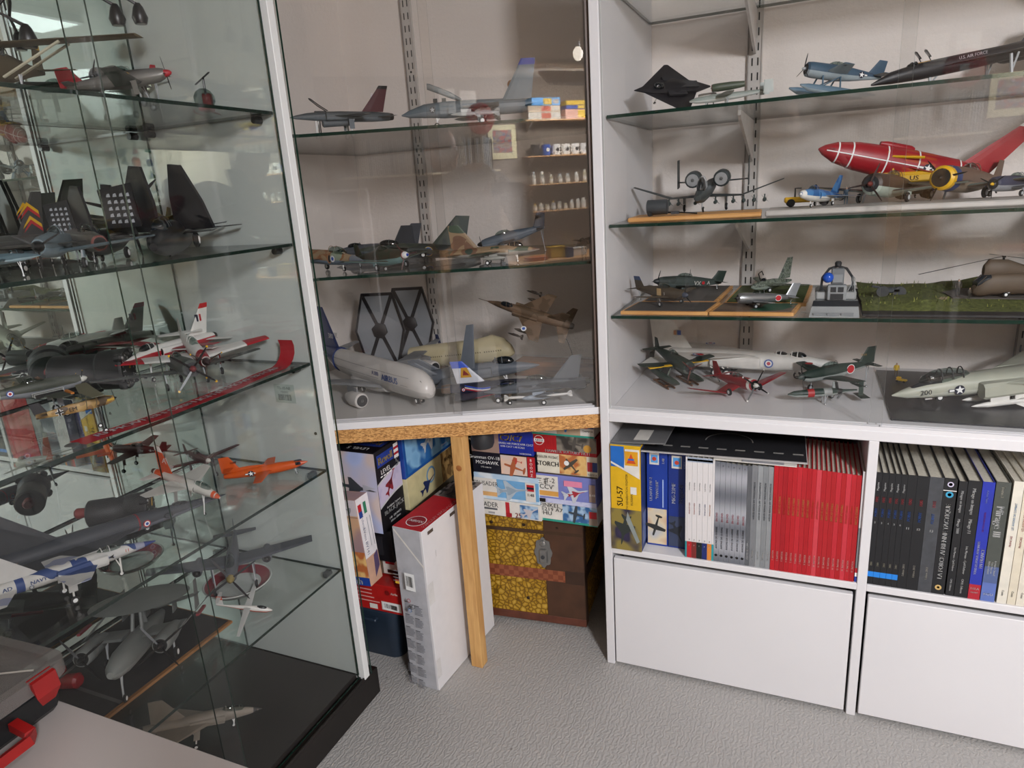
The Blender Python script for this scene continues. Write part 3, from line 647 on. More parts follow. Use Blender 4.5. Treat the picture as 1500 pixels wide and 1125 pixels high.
# boxes that recede along the left wall (long faces look right)
def RB(label, px0, py0, z1, x, y1, base):
    p = at(px0, py0, x=x); return Box(label, (x-.26, p.y, p.z), (.26, y1-p.y, z1-p.z), base), p
xb = -1.088
p = at(595, 703, x=xb)
q = Box('blue kit box with white twin-tail fighter picture, highest of the receding boxes', (xb-.26, p.y, p.z+.001), (.26, .40, .750-p.z), C('1f5aa8', .35))
q.face('F').r(0, 0, 1, 1, C('1b3f94')).face('R').r(.03, .06, .74, .95, CAMO(['3f8fd0', '8fc4ea', '2f6fb4'], 18, seed=15, soft=True)).sil(.4, .5, .125, -60, C('cfd6dc'), JET, .85).sil(.4, .5, .08, -60, C('9fb0bd'), JET, .5).x('F-15C/D EAGLE', .38, .86, .017, C('23304a')).x('Minicraft 1:48', .62, .15, .009, DECALW).r(.76, 0, 1, 1, C('1b3f94')).x('EAGLE', .88, .7, .014, DECALW).lines(.79, .5, .97, 3, .12, GRY, .04).end()
p2 = at(601, 748, x=xb)
q = Box('cream and brown kit box with blue fighter and sun emblem below blue box', (xb-.26, p2.y, p2.z), (.26, .42, p.z-p2.z), C('d9cfa4', .5))
q.face('R').r(0, 0, .5, 1, C('d8cd9c')).r(.5, 0, .82, 1, CAMO(['9a7a4a', '7a5a34', 'b8925a'], 45, seed=16, soft=True)).dot(.33, .6, .028, C('6a9cc4')).dot(.33, .6, .021, C('e0cf9c')).sil(.27, .38, .10, -70, C('27325e'), JET, .55).x('PHANTOM', .66, .7, .02, C('4a3018'), bold=.03).x('F-4 Fighter', .66, .45, .013, C('4a3018')).r(.82, 0, 1, 1, C('2a2426')).r(.84, .2, .98, .5, KRED).end()
Box('grey-brown flat box supporting the cream kit box', (xb-.26, p2.y+.015, p2.z-.045), (.26, .42, .044), C('5b5345', .6)).r(.05, .1, .95, .9, C('4c463a')).end()
Box('large dark carton at the bottom of the receding boxes', (xb-.27, 1.765, .0), (.27, .42, p2.z-.0455), C('2b2623', .6)).r(.05, .1, .95, .9, C('332d29')).end()
q = Box('brown box with red label in the dark behind the post', (-1.21, 1.93, .0), (.13, .30, .745), C('77705f', .6)); q.r(.1, .82, .9, .93, C('a84a3c')).r(.1, .74, .9, .8, C('c9c0a8')).r(.1, .65, .9, .7, C('6c8a9a')).end()

# ---- tall white carton, printed spine towards the room
br = V((-.943, 1.419, .001)); top = at(631, 777, z=.518); bl = V((-1.030, 1.432, .001))
U = (br-bl); Wv = (top-br)
q = Box('tall white carton with printed grey edge and red picture top standing on the floor', bl, (.098, .335, .52), C('d9d7d8', .5, var=.02), U=(.99, -.08, 0), W=(.04, -.01, 1))
q.face('F').r(0, 0, .93, 1, C('b4b4b8', .5)).poly([(.02, .98), (.05, .99), (.97, .79), (.95, .78)], OFFW)
for j in range(7):
    for i in range(2):
        yy = .53-.075*j-(.010 if i else 0)
        q.lines(.10+.36*i, yy, .42+.34*i, 6, .0085, C('6f7076'), .004); q.r(.12+.36*i, yy+.012, .28+.36*i, yy+.017, C('3c3c42'))
q.r(.08, .685, .22, .725, C('c8412c')).r(.08, .685, .22, .70, C('e8b93a')).r(.08, .71, .22, .725, C('3a3030')).bars(.44, .66, .78, .765, 14)
for i, cc in enumerate(('b02a3a', '2a2a2e', '3f7ab8')): q.dot(.52+.14*(i % 2), .60-.03*i, .006, C(cc)).dot(.52+.14*(i % 2), .60-.03*i, .0045, C('b4b4b8'))
q.x('CE', .54, .56, .013, BLACK).lines(.08, .77, .3, 4, .02, GRY, .003)
q.face('T').r(0, 0, 1, .62, C('b3181e')).r(0, .62, 1, 1, CAMO(['5a4a40', '9a9088', '2e2a2a'], 50, seed=17, soft=True)).dot(.5, .14, .03, DECALW).dot(.5, .14, .0275, C('8a1218')).x('AIRFIX', .5, .14, .016, DECALW, bold=.04)
q.face('TR').x('HANDLEY PAGE VICTOR B.2', .37, .12, .016, DECALW, bold=.03).r(.62, .1, .9, .8, C('6b5f55')).sil(.76, .5, .09, 70, C('3a3436'), JET)
q.face('R').r(.08, .955, .16, .975, C('4a4038')).r(.42, .955, .5, .975, C('4a4038')).r(.0, .55, .08, .68, C('cfcdcb')).r(.0, .08, .06, .2, C('cfcdcb')).r(.16, .80, .163, .84, GRY).end()

# ================================================================== BOOKS and MAGAZINES
PAGE = C('bdb7a8', .8, var=.12, scale=200)
def colx(px, z=.42, y=1.706): return col_at(px, z, y=y).x
def book(label, x0, x1, h, d, spine, group, marks=(), y=1.706, z=.3975, cover=None):
    t = thing('book', label, 'book', ((x0+x1)/2, y, z), group=group); wd = (x1-x0)/2-.0002
    cv = cover or spine
    mb = MB(); k = min(.0012, wd*.3)
    mb.box((-wd, 0, 0), (wd, .0012, h), spine).box((-wd, .0012, 0), (-wd+k, d, h), cv).box((wd-k, .0012, 0), (wd, d, h), cv); mb.build('cover', t)
    MB().box((-wd+k, .0012, .002), (wd-k, d-.003, h-.004), PAGE).build('pages', t)
    p = MB(); e = -.0003
    for mk in marks:
        if mk[0] == 'r': _, za, zb, mm = mk; p.box((-wd, e, za*h), (wd, -.00005, zb*h), mm)
        elif mk[0] == 'd': _, zc, r, mm = mk; p.disc((0, -.0006, zc*h), (1, 0, 0), (0, 0, 1), min(r, wd*.85), mm, 14)
        elif mk[0] == 'down': _, s, zc, sz, mm = mk[:5]; p.text(s, (mk[5] if len(mk) > 5 else 0, -.0007, zc*h), (0, 0, -1), (1, 0, 0), sz, mm, bold=.03)
        elif mk[0] == 'up': _, s, zc, sz, mm = mk[:5]; p.text(s, (mk[5] if len(mk) > 5 else 0, -.0007, zc*h), (0, 0, 1), (-1, 0, 0), sz, mm, bold=.03)
        elif mk[0] == 'h': _, s, zc, sz, mm = mk; p.text(s, (0, -.0007, zc*h), (1, 0, 0), (0, 0, 1), sz, mm, bold=.03)
    if marks: p.build('spine_print', t)
    return t
# two blue cartons and the yellow one at the left end
q = Box('yellow and blue kit box reading SU-57 at the left end of the shelf', (-.475, 1.695, .3975), (.085, .34, .318), C('dcae1c', .4), name='model_kit_box')
q.face('F').r(0, 0, 1, .40, CAMO(['4a3a5c', '2b2740', '8a7a3c'], 16, seed=21, soft=True)).sil(.42, .2, .10, 170, C('2e3430'), JET, .7).poly([(.55, .38), (.95, .1), (.85, .08), (.5, .3)], C('8a9290')).r(.03, .80, .47, .99, C('1f66b8')).poly([(.03, .83), (.47, .77), (.97, .70), (.97, .97), (.5, .97), (.47, .82), (.03, .85)], OFFW).poly([(.03, .85), (.47, .79), (.47, .99), (.03, .99)], C('1f66b8')).r(.5, .82, .92, .95, C('d99a1c')).poly([(.55, .84), (.85, .84), (.7, .93)], C('c84a1c')).r(.6, .87, .8, .885, C('1f66b8'))
q.face('FD').x('1:48', .1, .18, .012, DECALW).x('ZVEZDA', .12, .62, .010, C('7a1a12'))
q.face('FV').x('SU-57', .52, .70, .024, C('15181c'), bold=.03, al='c').x('FIFTH GENERATION FIGHTER', .55, .46, .009, C('3a3018')).x('RUSSIAN', .50, .3, .009, C('3a3018'))
q.face('F').r(.66, .55, .86, .62, OFFW)
q.face('R').r(0, 0, .96, .98, C('26386c')).r(.05, .05, .6, .35, CAMO(['c9a04a', '5a6a9a'], 20, seed=22, soft=True)).face('T').r(0, 0, 1, 1, C('8f918f')).r(.1, .1, .9, .3, C('d8d4cc')).end()
q = Box('dark blue kit box reading Panther with a dark fighter on a sunset', (-.385, 1.745, .3975), (.058, .30, .29), C('1c3b96', .4))
q.face('F').r(.04, .02, .96, .40, CAMO(['6fa3d8', 'd8c8a8', 'c9a888'], 18, seed=23, soft=True)).sil(.45, .22, .07, 165, C('30302e'), PRP, .8).r(.15, .86, .60, .98, OFFW).r(.22, .88, .55, .96, C('5aa0dc')).dot(.38, .92, .006, C('c8452a')).face('FV')
q.x('US.NAVY F9F-2', .60, .80, .011, DECALW, bold=.03).x('"PANTHER"', .60, .5, .011, DECALW, bold=.03).x('1:48', .9, .2, .010, DECALW, bold=.03).lines(.42, .18, .8, 1, .1, C('9ab0e0'), .06).end()
q = Box('dark blue kit box reading MiG-23MF Flogger-B beside the white magazines', (-.3255, 1.745, .3975), (.050, .30, .29), C('1b3280', .4))
q.face('F').r(.04, .02, .96, .34, C('39425c')).sil(.5, .18, .07, 205, C('262a33'), JET, .7).r(.2, .84, .75, .97, OFFW).r(.28, .86, .7, .95, C('5aa0dc')).dot(.48, .9, .006, C('c8452a')).face('FV').x('MiG-23MF', .58, .70, .0145, DECALW, bold=.03).x('Flogger-B', .58, .3, .0145, C('8f9ac0'), bold=.02).x('02854', .88, .1, .008, C('8f9ac0')).end()
xs = [colx(p, .42) for p in (1003.5, 1006, 1013, 1020, 1028, 1035.5, 1042, 1045)]
WB = C('d9d5d4', .45, var=.02)
bc = [('teal', '2a8f96'), ('red', 'b52028'), ('dark red', '7a2a26'), ('black', '15201f'), ('dark blue', '1e2c6a'), ('orange', 'd8873a'), ('turquoise', '2a9aa0')]
tc_ = ['2a8f96', 'b52028', 'c85a4a', '3a4a6a', '3a4a8a', 'd8873a', '2a9aa0']
for i in range(7):
    mk = [('r', 0, .165, C(bc[i][1], .4))]
    if 0 < i < 6: mk += [('h', '7', .185, .007, C('2a2a2a')), ('down', 'Histoire de la', .72, .0042, C('555555')), ('down', 'AERO-JOURNAL', .50, .0048, C(tc_[i])), ('h', 'F', .13, .006, DECALW), ('r', .955, 1, C('9aa6b8')), ('r', .965, .985, C('26324a'))]
    book(f'white magazine spine with a {bc[i][0]} block at its foot', xs[i], xs[i+1], .297, .205, WB, 'white magazines with coloured feet', mk)
def seq(p0, p1, n, z=.42): a, b = colx(p0, z), colx(p1, z); return [a+(b-a)*i/n for i in range(n+1)]
ordn = ['leftmost', 'second', 'third', 'fourth', 'fifth', 'sixth', 'seventh', 'eighth', 'ninth', 'tenth', 'eleventh', 'twelfth', 'thirteenth', 'fourteenth', 'fifteenth', 'sixteenth', 'seventeenth', 'last']
SILV = bpy.data.materials.new('brushed_silver_print'); SILV.use_nodes = True; nt = SILV.node_tree; b_ = nt.nodes['Principled BSDF']
wv = nt.nodes.new('ShaderNodeTexWave'); wv.bands_direction = 'Z'; wv.inputs['Scale'].default_value = 3.2; wv.inputs['Distortion'].default_value = 1.5; nt.links.new(_coord(nt), wv.inputs['Vector'])
r = nt.nodes.new('ShaderNodeValToRGB'); nt.links.new(wv.outputs['Fac'], r.inputs[0]); r.color_ramp.elements[0].color = lin('74777f')+(1,); r.color_ramp.elements[1].color = lin('b4b6bd')+(1,)
nt.links.new(r.outputs[0], b_.inputs['Base Color']); b_.inputs['Roughness'].default_value = .35; b_.inputs['Metallic'].default_value = .3
xs = seq(1045, 1091, 6)
for i in range(6):
    book(f'silver war magazine with red and black print, {ordn[i]} of the six silver spines', xs[i], xs[i+1], .292-.001*i, .205, SILV, 'silver magazines', [('up', 'AVIONS DE GUERRE', .245, .0072, BLACK), ('up', 'EN DVD', .455, .0072, C('c02430')), ('d', .065, .0036, BLACK), ('d', .072, .0015, DECALW), ('h', str(i+1), .965, .006, C('55585e'))])
DG = C('6c6f73', .45); xs = seq(1091, 1128, 5)
book('dark grey spine with white print at its foot beside the silver magazines', xs[0], xs[1]-.002, .288, .20, C('5a5c60', .45), 'grey review volumes', [('up', 'AVIONS DE FRANCE', .16, .006, DECALW)])
for i, (n_, c_) in enumerate(((10, '77797c'), (5, '8f9294'), (2, '7f8284'), (9, '8a8c8e'))):
    book(f'grey air power review, {ordn[i]} of the four grey spines', xs[i+1]-.002 if i == 0 else xs[i+1], xs[i+2], .290, .205, C(c_, .45), 'grey review volumes', [('down', 'INTERNATIONAL AIR POWER REVIEW', .66, .0062, C('33383f')), ('down', f'VOLUME {n_}', .12, .0052, C('d8d4ce'))])
xs = seq(1128, 1251, 18); gold = C('d8a05a', .4); reds = ['b3141f', 'aa1620', 'a0121c', 'ab141e', 'b01620', 'b8202a', 'ad1822', 'a8121c', 'b21a24', 'c63c46', 'a8141e', 'ab1820', 'a6141c', 'b8222e', 'a8121a', 'c0303c', 'b01a24', 'a5111b']
for i in range(18):
    mk = [('down', 'WINGS OF FAME', .63, .0066, gold if i not in (0, 2, 8, 9, 15, 16) else C(('c8502f'))), ('down', f'VOLUME {i+1}', .145, .0062, C('e8d0c4'))]
    book(f'{ordn[i]} red volume from the left in the long red row', xs[i], xs[i+1], .300-.0006*i, .225, C(reds[i], .35, var=.04), 'long row of red volumes', mk, y=1.704)
a, b = colx(1252), colx(1262)
book('white and grey book with a french tricolour foot ending the red row', a, b, .300, .22, C('c9c6c6', .4), None, [('r', .0, .05, C('26409a')), ('r', .05, .085, DECALW), ('r', .085, .13, C('b51c28')), ('r', .13, .5, C('77797c')), ('down', 'TURGIS & GAILLARD', .33, .006, DECALW), ('down', 'LE SAVOIR-FAIRE AU SERVICE', .66, .004, C('3a4a8a')), ('down', 'DES FORCES', .85, .005, C('3a4a8a'))])
# right compartment
PX = [(1269.5, 1279), (1279, 1288.5), (1288.5, 1297.5), (1297.5, 1306), (1306, 1314.5)]
BK1 = C('17181b', .35, var=.1)
PBL, PRD = C('3a68c0'), C('cf4a50')
for i, (n_, (p0, p1)) in enumerate(zip((2, 3, 4, 5, 6), PX)):
    book(f'thin black yearbook with a blue foot bar, {ordn[i]} of five', colx(p0), colx(p1), .302, .215, BK1, 'thin black yearbooks with blue bars', [('r', .07, .118, C('1f7fd8')), ('up', 'POINT', .655, .0078, PBL), ('up', 'FIXE', .77, .0078, PRD), ('up', 'Magazine', .88, .006, DECALW), ('h', str(n_), .565, .007, DECALW), ('up', '2001', .19, .006, C('b9b39a')), ])
for qi, (n_, p0, p1, mt) in enumerate(((11, 1314.5, 1328, BK1), (12, 1328, 1345, BK1), (13, 1345, 1365, C('404246', .6, var=.2, scale=60)))):
    book(('thick black yearbook right of the thin ones', 'thick black yearbook left of the worn grey one', 'thick yearbook with a worn grey spine')[qi], colx(p0), colx(p1), .302, .225, mt, 'thick black yearbooks', [('up', 'POINT', .65, .009, PBL), ('up', 'FIXE', .775, .009, PRD), ('h', str(n_), .545, .0085, DECALW), ('up', f'Edition {2000+n_}', .17, .0065, C('c4beb0'))])
book('black book with white capitals about the tactical air force', colx(1365), colx(1384), .303, .235, BK1, None, [('up', 'LA FORCE AERIENNE TACTIQUE', .46, .0135, DECALW), ('d', .95, .0065, C('c9c2d8')), ('d', .95, .004, C('4a3a6a')), ('d', .865, .008, C('3a9ac0')), ('d', .865, .004, C('c8703a')), ('d', .06, .007, C('c9a86a')), ('d', .06, .003, C('5a7a4a')), ('r', .895, .9, DECALW)])
book('slim black book with white script right of the tactical air force book', colx(1386), colx(1398), .298, .23, BK1, None, [('down', 'Mirages en images', .83, .0075, DECALW), ('down', 'Mirage 2000', .62, .0075, DECALW), ('down', 'Eric Moreau - Cyril Defever', .33, .0055, DECALW), ('down', 'CM.B. Editions', .1, .0055, DECALW)])
book('wider black book with white script left of the blue book', colx(1398.5), colx(1418), .302, .235, BK1, None, [('down', 'Mirage en images', .83, .0095, DECALW), ('down', 'Mirage F1', .62, .0095, DECALW), ('down', 'Eric Moreau - Cyril Defever', .33, .0065, DECALW), ('down', 'CM.B. Editions', .1, .0065, DECALW)])
book('bright blue book on aircraft carriers with a red publisher foot', colx(1418.5), colx(1436), .302, .235, C('2230a0', .4), None, [('up', 'TOUS LES PORTE-AERONEFS', .36, .0068, DECALW, -.004), ('up', 'EN FRANCE', .36, .0095, DECALW, .0055), ('down', 'Adrien Bunte', .88, .006, C('9aa4e0')), ('up', 'DE 1912 A NOS JOURS', .67, .005, C('a03050')), ('r', .0, .13, C('a81c2c')), ('h', 'LELA', .095, .008, DECALW), ('h', 'PRESSE', .06, .005, DECALW)])
book('olive and blue book with white Mirage script', colx(1437), colx(1458), .305, .245, C('474b46', .4), None, [('r', .0, .16, C('5a6fb0')), ('r', .16, .3, C('4f5f8a')), ('down', 'Mirage III', .68, .021, DECALW), ('down', 'Tome 3', .92, .0085, C('d9d2c0')), ('down', 'Bernard Chenel', .29, .006, DECALW, .006), ('down', 'Eric Moreau', .29, .006, DECALW, 0), ('down', 'Michel Liebert', .29, .006, DECALW, -.006), ('h', 'DTU', .06, .009, DECALW)])
for i, (p0, p1, lab, c_) in enumerate(((1459.5, 1474, 'cream book with light blue and red title next to the Mirage book', '5a9ad0'), (1474.5, 1487, 'cream book with pink title, second of the cream spines', 'd87a6a'), (1487.5, 1502, 'cream book at the right edge of the picture', 'c96a60'))):
    book(lab, colx(p0, .40), colx(p1, .40), .310, .235, C(('d9d4c6', 'd4cbb6', 'd9d2c2')[i], .5), 'cream books', [('up', 'LES AVIONS DE COMBAT', .72, .006, C(c_)), ('up', 'FRANCAIS', .52, .006, C('b5303a')), ('down', 'Coste', .09, .006, C('4a4a4a'))])
# sheets lying on the books
t = thing('display_sheet', 'dark glossy runway print lying across the tops of the magazines', 'print', M=Matrix.Translation((-.30, 1.697, .7005)) @ Matrix.Rotation(math.radians(2), 4, 'Z'))
mb = MB(); mb.box((-.095, 0.004, 0), (.325, .32, .0015), C('c9c5c2')); mb.build('backing', t)
mb = MB(); mb.box((-.093, .012, .0017), (.323, .30, .0024), C('2f2f32', .25)); 
for i in range(9): mb.box((-.085+.047*i, .055-.0*i, .0026), (-.06+.047*i, .062, .003), C('8f8d88'))
for a in range(26):
    t0, t1 = math.radians(a*7), math.radians(a*7+6); mb.add([(.13+.06*math.cos(t0), .12+.06*math.sin(t0), .0028), (.13+.063*math.cos(t0), .12+.063*math.sin(t0), .0028), (.13+.063*math.cos(t1), .12+.063*math.sin(t1), .0028), (.13+.06*math.cos(t1), .12+.06*math.sin(t1), .0028)], [(0, 1, 2, 3)], C('9a9894'))
mb.build('printed_face', t)
t = thing('paper_stack', 'thin white leaflets under the dark runway print', 'paper', (-.20, 1.699, .6955)); MB().box((0, 0, 0), (.20, .10, .0018), OFFW).build('leaflet', t); MB().box((.07, -.0, .002), (.17, .09, .0035), C('9a9a9e')).build('leaflet', t)
t = thing('plastic_sheet', 'grey folded sheet on top of the yellow kit box', 'sheet', M=Matrix.Translation((-.474, 1.70, .717)) @ Matrix.Rotation(math.radians(-3), 4, 'Y')); MB().bbox((0, 0, 0), (.15, .30, .004), C('6f6f70', .3)).build('sheet', t); MB().box((.06, .02, .0045), (.10, .10, .005), OFFW).build('label_print', t)

# ================================================================== AIRCRAFT BUILDER
PR_IN = [(.44, .040, .048, 0), (.38, .05, .068, -.005), (.2, .056, .082, -.002), (.05, .058, .088, .0), (-.1, .048, .074, .006), (-.3, .03, .046, .016), (-.48, .010, .022, .022)]
PR_RAD = [(.43, .058, .058, 0), (.415, .078, .078, 0), (.36, .086, .086, 0), (.24, .084, .088, 0), (.05, .068, .088, .002), (-.12, .05, .072, .008), (-.3, .032, .046, .016), (-.48, .010, .022, .022)]
JT = [(.5, .003, .003, -.012), (.46, .014, .015, -.01), (.38, .03, .034, -.006), (.26, .042, .052, 0), (.08, .06, .06, 0), (-.15, .066, .058, 0), (-.36, .052, .048, 0), (-.48, .038, .038, 0)]
class AC:
    def __init__(s, name, label, nose, tail, zs, hn, ht, group=None, cat='model aircraft', roll=0):
        """nose/tail: world (x, y) of the ends, zs shelf height, hn/ht heights of nose and tail centre above the shelf"""
        nx, ny = nose[0], nose[1]; tx, ty = tail[0], tail[1]
        hd = math.hypot(nx-tx, ny-ty); 
        if any(k in name for k in ('piston', 'racing', 'observation', 'jump')): hn = max(hn, .155*hd); ht = max(ht, .065*hd)
        s.L = math.hypot(hd, hn-ht); s.p = math.atan2(hn-ht, hd); s.H = (hn+ht)/2
        M = Matrix.Translation(((nx+tx)/2, (ny+ty)/2, zs)) @ Matrix.Rotation(math.atan2(ny-ty, nx-tx), 4, 'Z')
        s.t = thing(name, label, cat, M=M, group=group)
        s.R = Matrix.Translation((0, 0, s.H)) @ Matrix.Rotation(-s.p, 4, 'Y') @ Matrix.Rotation(roll, 4, 'X') @ Matrix.Scale(s.L, 4)
    def mk(s, mb, name, parent=None, **k):
        mb.v = [s.R @ v for v in mb.v]; return mb.build(name, parent or s.t, **k)
    def ground(s, x): return (-s.H/math.cos(s.p) - x*s.L*math.sin(s.p)/math.cos(s.p))/s.L if s.L else 0
    def body(s, st, mt, mb_=None, split=-.15, n=14, e=1., name='fuselage'):
        s.st = st; return s.mk(MB().loft(st, mt, mb_, n, split, e), name)
    def wid(s, x):
        st = s.st
        for a, b in zip(st, st[1:]):
            if a[0] >= x >= b[0]: t = (a[0]-x)/(a[0]-b[0]+1e-9); return a[1]+(b[1]-a[1])*t, a[2]+(b[2]-a[2])*t, a[3]+(b[3]-a[3])*t
        return st[-1][1:4]
    def _w(s, mb, a, ca, b, cb, t, mt, m2, ax):
        a, b = V(a), V(b); N = V((0, 0, 1)) if ax == 'z' else V((0, 1, 0)); X = V((1, 0, 0)); vs = []
        for o, c, th in ((a, ca, t*ca), (b, cb, t*cb*.8)):
            vs += [o, o-X*c*.12+N*th*.42, o-X*c*.35+N*th*.5, o-X*c*.75+N*th*.25, o-X*c, o-X*c*.75-N*th*.2, o-X*c*.35-N*th*.4, o-X*c*.12-N*th*.35]
        T = [(0, 1), (1, 2), (2, 3), (3, 4)]; Bo = [(4, 5), (5, 6), (6, 7), (7, 0)]
        mb.add(vs, [(i, j, j+8, i+8) for i, j in T]+[tuple(range(7, -1, -1)), tuple(range(8, 16))], mt, False); mb.add(vs, [(i, j, j+8, i+8) for i, j in Bo], m2 or mt, False)
    def wings(s, x, c, x2, c2, y, y2, z, z2, mt, m2=None, t=.1, name='wing', tip=None, sides=(1, -1)):
        for sg in sides:
            mb = MB(); s._w(mb, (x, sg*y, z), c, (x2, sg*y2, z2), c2, t, mt, m2, 'z')
            if tip: # coloured outer part
                f, mtp = tip; k = 1-f; a = V((x, sg*y, z)).lerp(V((x2, sg*y2, z2)), k); cc = c+(c2-c)*k
                s._w(mb, a+V((.002, 0, .0)), cc+.004, (x2+.002, sg*(y2+.003), z2), c2+.004, t*1.15, mtp, mtp, 'z')
            s.mk(mb, name)
    def gull(s, x, c, xm, cm, x2, c2, y, ym, y2, z, zm, z2, mt, m2=None, t=.12):
        for sg in (1, -1):
            mb = MB(); s._w(mb, (x, sg*y, z), c, (xm, sg*ym, zm), cm, t, mt, m2, 'z'); s._w(mb, (xm, sg*ym, zm), cm, (x2, sg*y2, z2), c2, t, mt, m2, 'z'); s.mk(mb, 'wing')
    def fin(s, x, c, x2, c2, z, z2, mt, y=0, y2=None, t=.08, tip=None, name='fin'):
        mb = MB(); y2 = y if y2 is None else y2
        s._w(mb, (x, y, z), c, (x2, y2, z2), c2, t, mt, mt, 'y')
        if tip: f, mtp = tip; k = 1-f; a = V((x, y, z)).lerp(V((x2, y2, z2)), k); cc = c+(c2-c)*k; s._w(mb, a+V((.002, 0, 0)), cc+.004, V((x2+.002, y2, z2+.002)), c2+.004, t*1.3, mtp, mtp, 'y')
        return s.mk(mb, name)
    def canopy(s, x, z, lx, wd, h, glass=None, frame=None, n=3):
        g = MB(); st = [(x+lx*u, wd*math.sqrt(max(0, 1-abs(2*u-.1)**2.2*.95)) if abs(u) < .5 else .001, h*max(.03, (1-abs(2*u)**2.3)**.6), z) for u in (.5, .42, .3, .15, 0, -.15, -.3, -.42, -.5)]
        g.loft(st, glass or DKGLASS, n=12); o = s.mk(g, 'canopy')
        f = MB(); fm = frame or BLACK
        for k in range(n):
            u = .3-.6*k/max(1, n-1); ww, hh = None, None
            r = [(a[1], a[2]) for a in st if abs((a[0]-x)/lx-u) < .16]; ww, hh = r[0] if r else (wd, h)
            f.tube([(x+lx*u, ww*1.03*math.cos(a), z+hh*1.03*math.sin(a)) for a in [math.pi*i/8 for i in range(9)]], .0028, fm, 4)
        s.mk(f, 'frame', o)
    def prop(s, x, R, n, mt=None, sp=None, rs=.022, ph=.3, z=0, y=0, tipm=None, spl=.05, wch=.07, name='propeller'):
        mt = mt or BLACK; sp = sp or mt; o = MB()
        for k in range(n):
            a = ph+2*math.pi*k/n; D = V((0, math.cos(a), math.sin(a))); E_ = V((.35, -math.sin(a)*.94, math.cos(a)*.94)).normalized(); c = V((x+.012, y, z))
            pts = [(.0, .12), (.25, .55), (.55, .6), (.85, .42), (1, .1)]
            P_ = [c+D*R*u+E_*R*wch*v for u, v in pts]+[c+D*R*u-E_*R*wch*v for u, v in pts[::-1]]; N = D.cross(E_)*.002
            nn = len(P_); o.add([p+N for p in P_]+[p-N for p in P_], [tuple(range(nn)), tuple(range(2*nn-1, nn-1, -1))]+[(i, (i+1) % nn, nn+(i+1) % nn, nn+i) for i in range(nn)], mt)
            if tipm: c2 = c+D*R*.93; o.add([c2+D*R*.07+E_*R*.03, c2+D*R*.07-E_*R*.03, c2-E_*R*.05, c2+E_*R*.05], [(0, 1, 2, 3)], tipm); o.v[-4:] = [v+N*1.3 for v in o.v[-4:]]; o.add([v-N*2.6 for v in o.v[-4:]], [(3, 2, 1, 0)], tipm)
        pr = s.mk(o, name)
        s.mk(MB().lathe([(rs, 0), (rs*.95, spl*.35), (rs*.6, spl*.8), (rs*.1, spl)], sp, 12, (x, y, z), (1, 0, 0)), 'spinner', pr)
    def gear(s, x, y, z, r, both=True, mt=None, hub=None, rake=0, th=.35, door=None, yo=None):
        for sg in ((1, -1) if both else (1,)):
            xw = x+rake; zg = s.ground(xw)+r; yy = sg*(yo if yo is not None else y)
            g = MB().tube([(x, sg*y, z), (xw, yy, zg)], .006, mt or LGREY, 6).tube([(x-.03, sg*y, z), (xw, yy, zg+(z-zg)*.35)], .004, mt or LGREY, 5)
            if door: g.box((x-.025, yy*1.02+sg*.006, z-(z-zg)*.6), (x+.025, yy*1.02+sg*.010, z), door)
            o = s.mk(g, 'landing_gear')
            w_ = MB(); t2 = r*th; w_.lathe([(r*.7, -t2), (r*.97, -t2*.6), (r, 0), (r*.97, t2*.6), (r*.7, t2)], TYRE, 14, (xw, yy+sg*.008, zg), (0, 1, 0))
            for q in (-1, 1): w_.lathe([(r*.55, 0), (r*.4, t2*.25)], hub or DECALW, 10, (xw, yy+sg*.008+q*t2, zg), (0, q, 0))
            s.mk(w_, 'wheel', o)
    def pod(s, x, y, z, l, r, mt, name='fuel_tank', both=True, fins=None, pylon=None, r2=None, blunt=.0):
        for sg in ((1, -1) if both else (1,)):
            mb = MB(); mb.lathe([(r*.06+r*blunt*.8, l*.5), (r*.55+r*blunt*.3, l*.40), (r, l*.2), (r, -l*.2), (r*.6, -l*.4), (r*.12, -l*.5)], mt, 10, (x, sg*y, z), (1, 0, 0))
            if fins: 
                for a in range(4):
                    c_, s_ = math.cos(a*math.pi/2+.78), math.sin(a*math.pi/2+.78)
                    mb.box((x-l*.5, sg*y-.0015, z-.0015), (x-l*.5, sg*y+.0015, z+.0015), fins); mb.add([(x-l*.3, sg*y+c_*r, z+s_*r), (x-l*.42, sg*y+c_*r*2.6, z+s_*r*2.6), (x-l*.5, sg*y+c_*r*2.6, z+s_*r*2.6), (x-l*.5, sg*y+c_*r*.6, z+s_*r*.6)], [(0, 1, 2, 3)], fins)
            if pylon: mb.box((x-l*.2, sg*y-.004, z+r*.8), (x+l*.15, sg*y+.004, z+pylon), mt)
            s.mk(mb, name)
    def nac(s, x, y, z, l, r, mt, inlet=None, both=True, name='engine', exh=None, r2=.7):
        for sg in ((1, -1) if both else (1,)):
            o = s.mk(MB().lathe([(r*.80, l*.5), (r*.95, l*.46), (r, l*.3), (r*.97, -l*.1), (r*r2, -l*.5)], mt, 16, (x, sg*y, z), (1, 0, 0)), name)
            f = MB().disc((x+l*.502, sg*y, z), (0, 1, 0), (0, 0, 1), r*.74, inlet or BLACK, 16); f.lathe([(r*.22, 0), (r*.02, r*.3)], STEEL, 10, (x+l*.503, sg*y, z), (1, 0, 0))
            f.disc((x-l*.502, sg*y, z), (0, -1, 0), (0, 0, 1), r*r2*.85, exh or BLACK, 14); s.mk(f, 'fan', o)
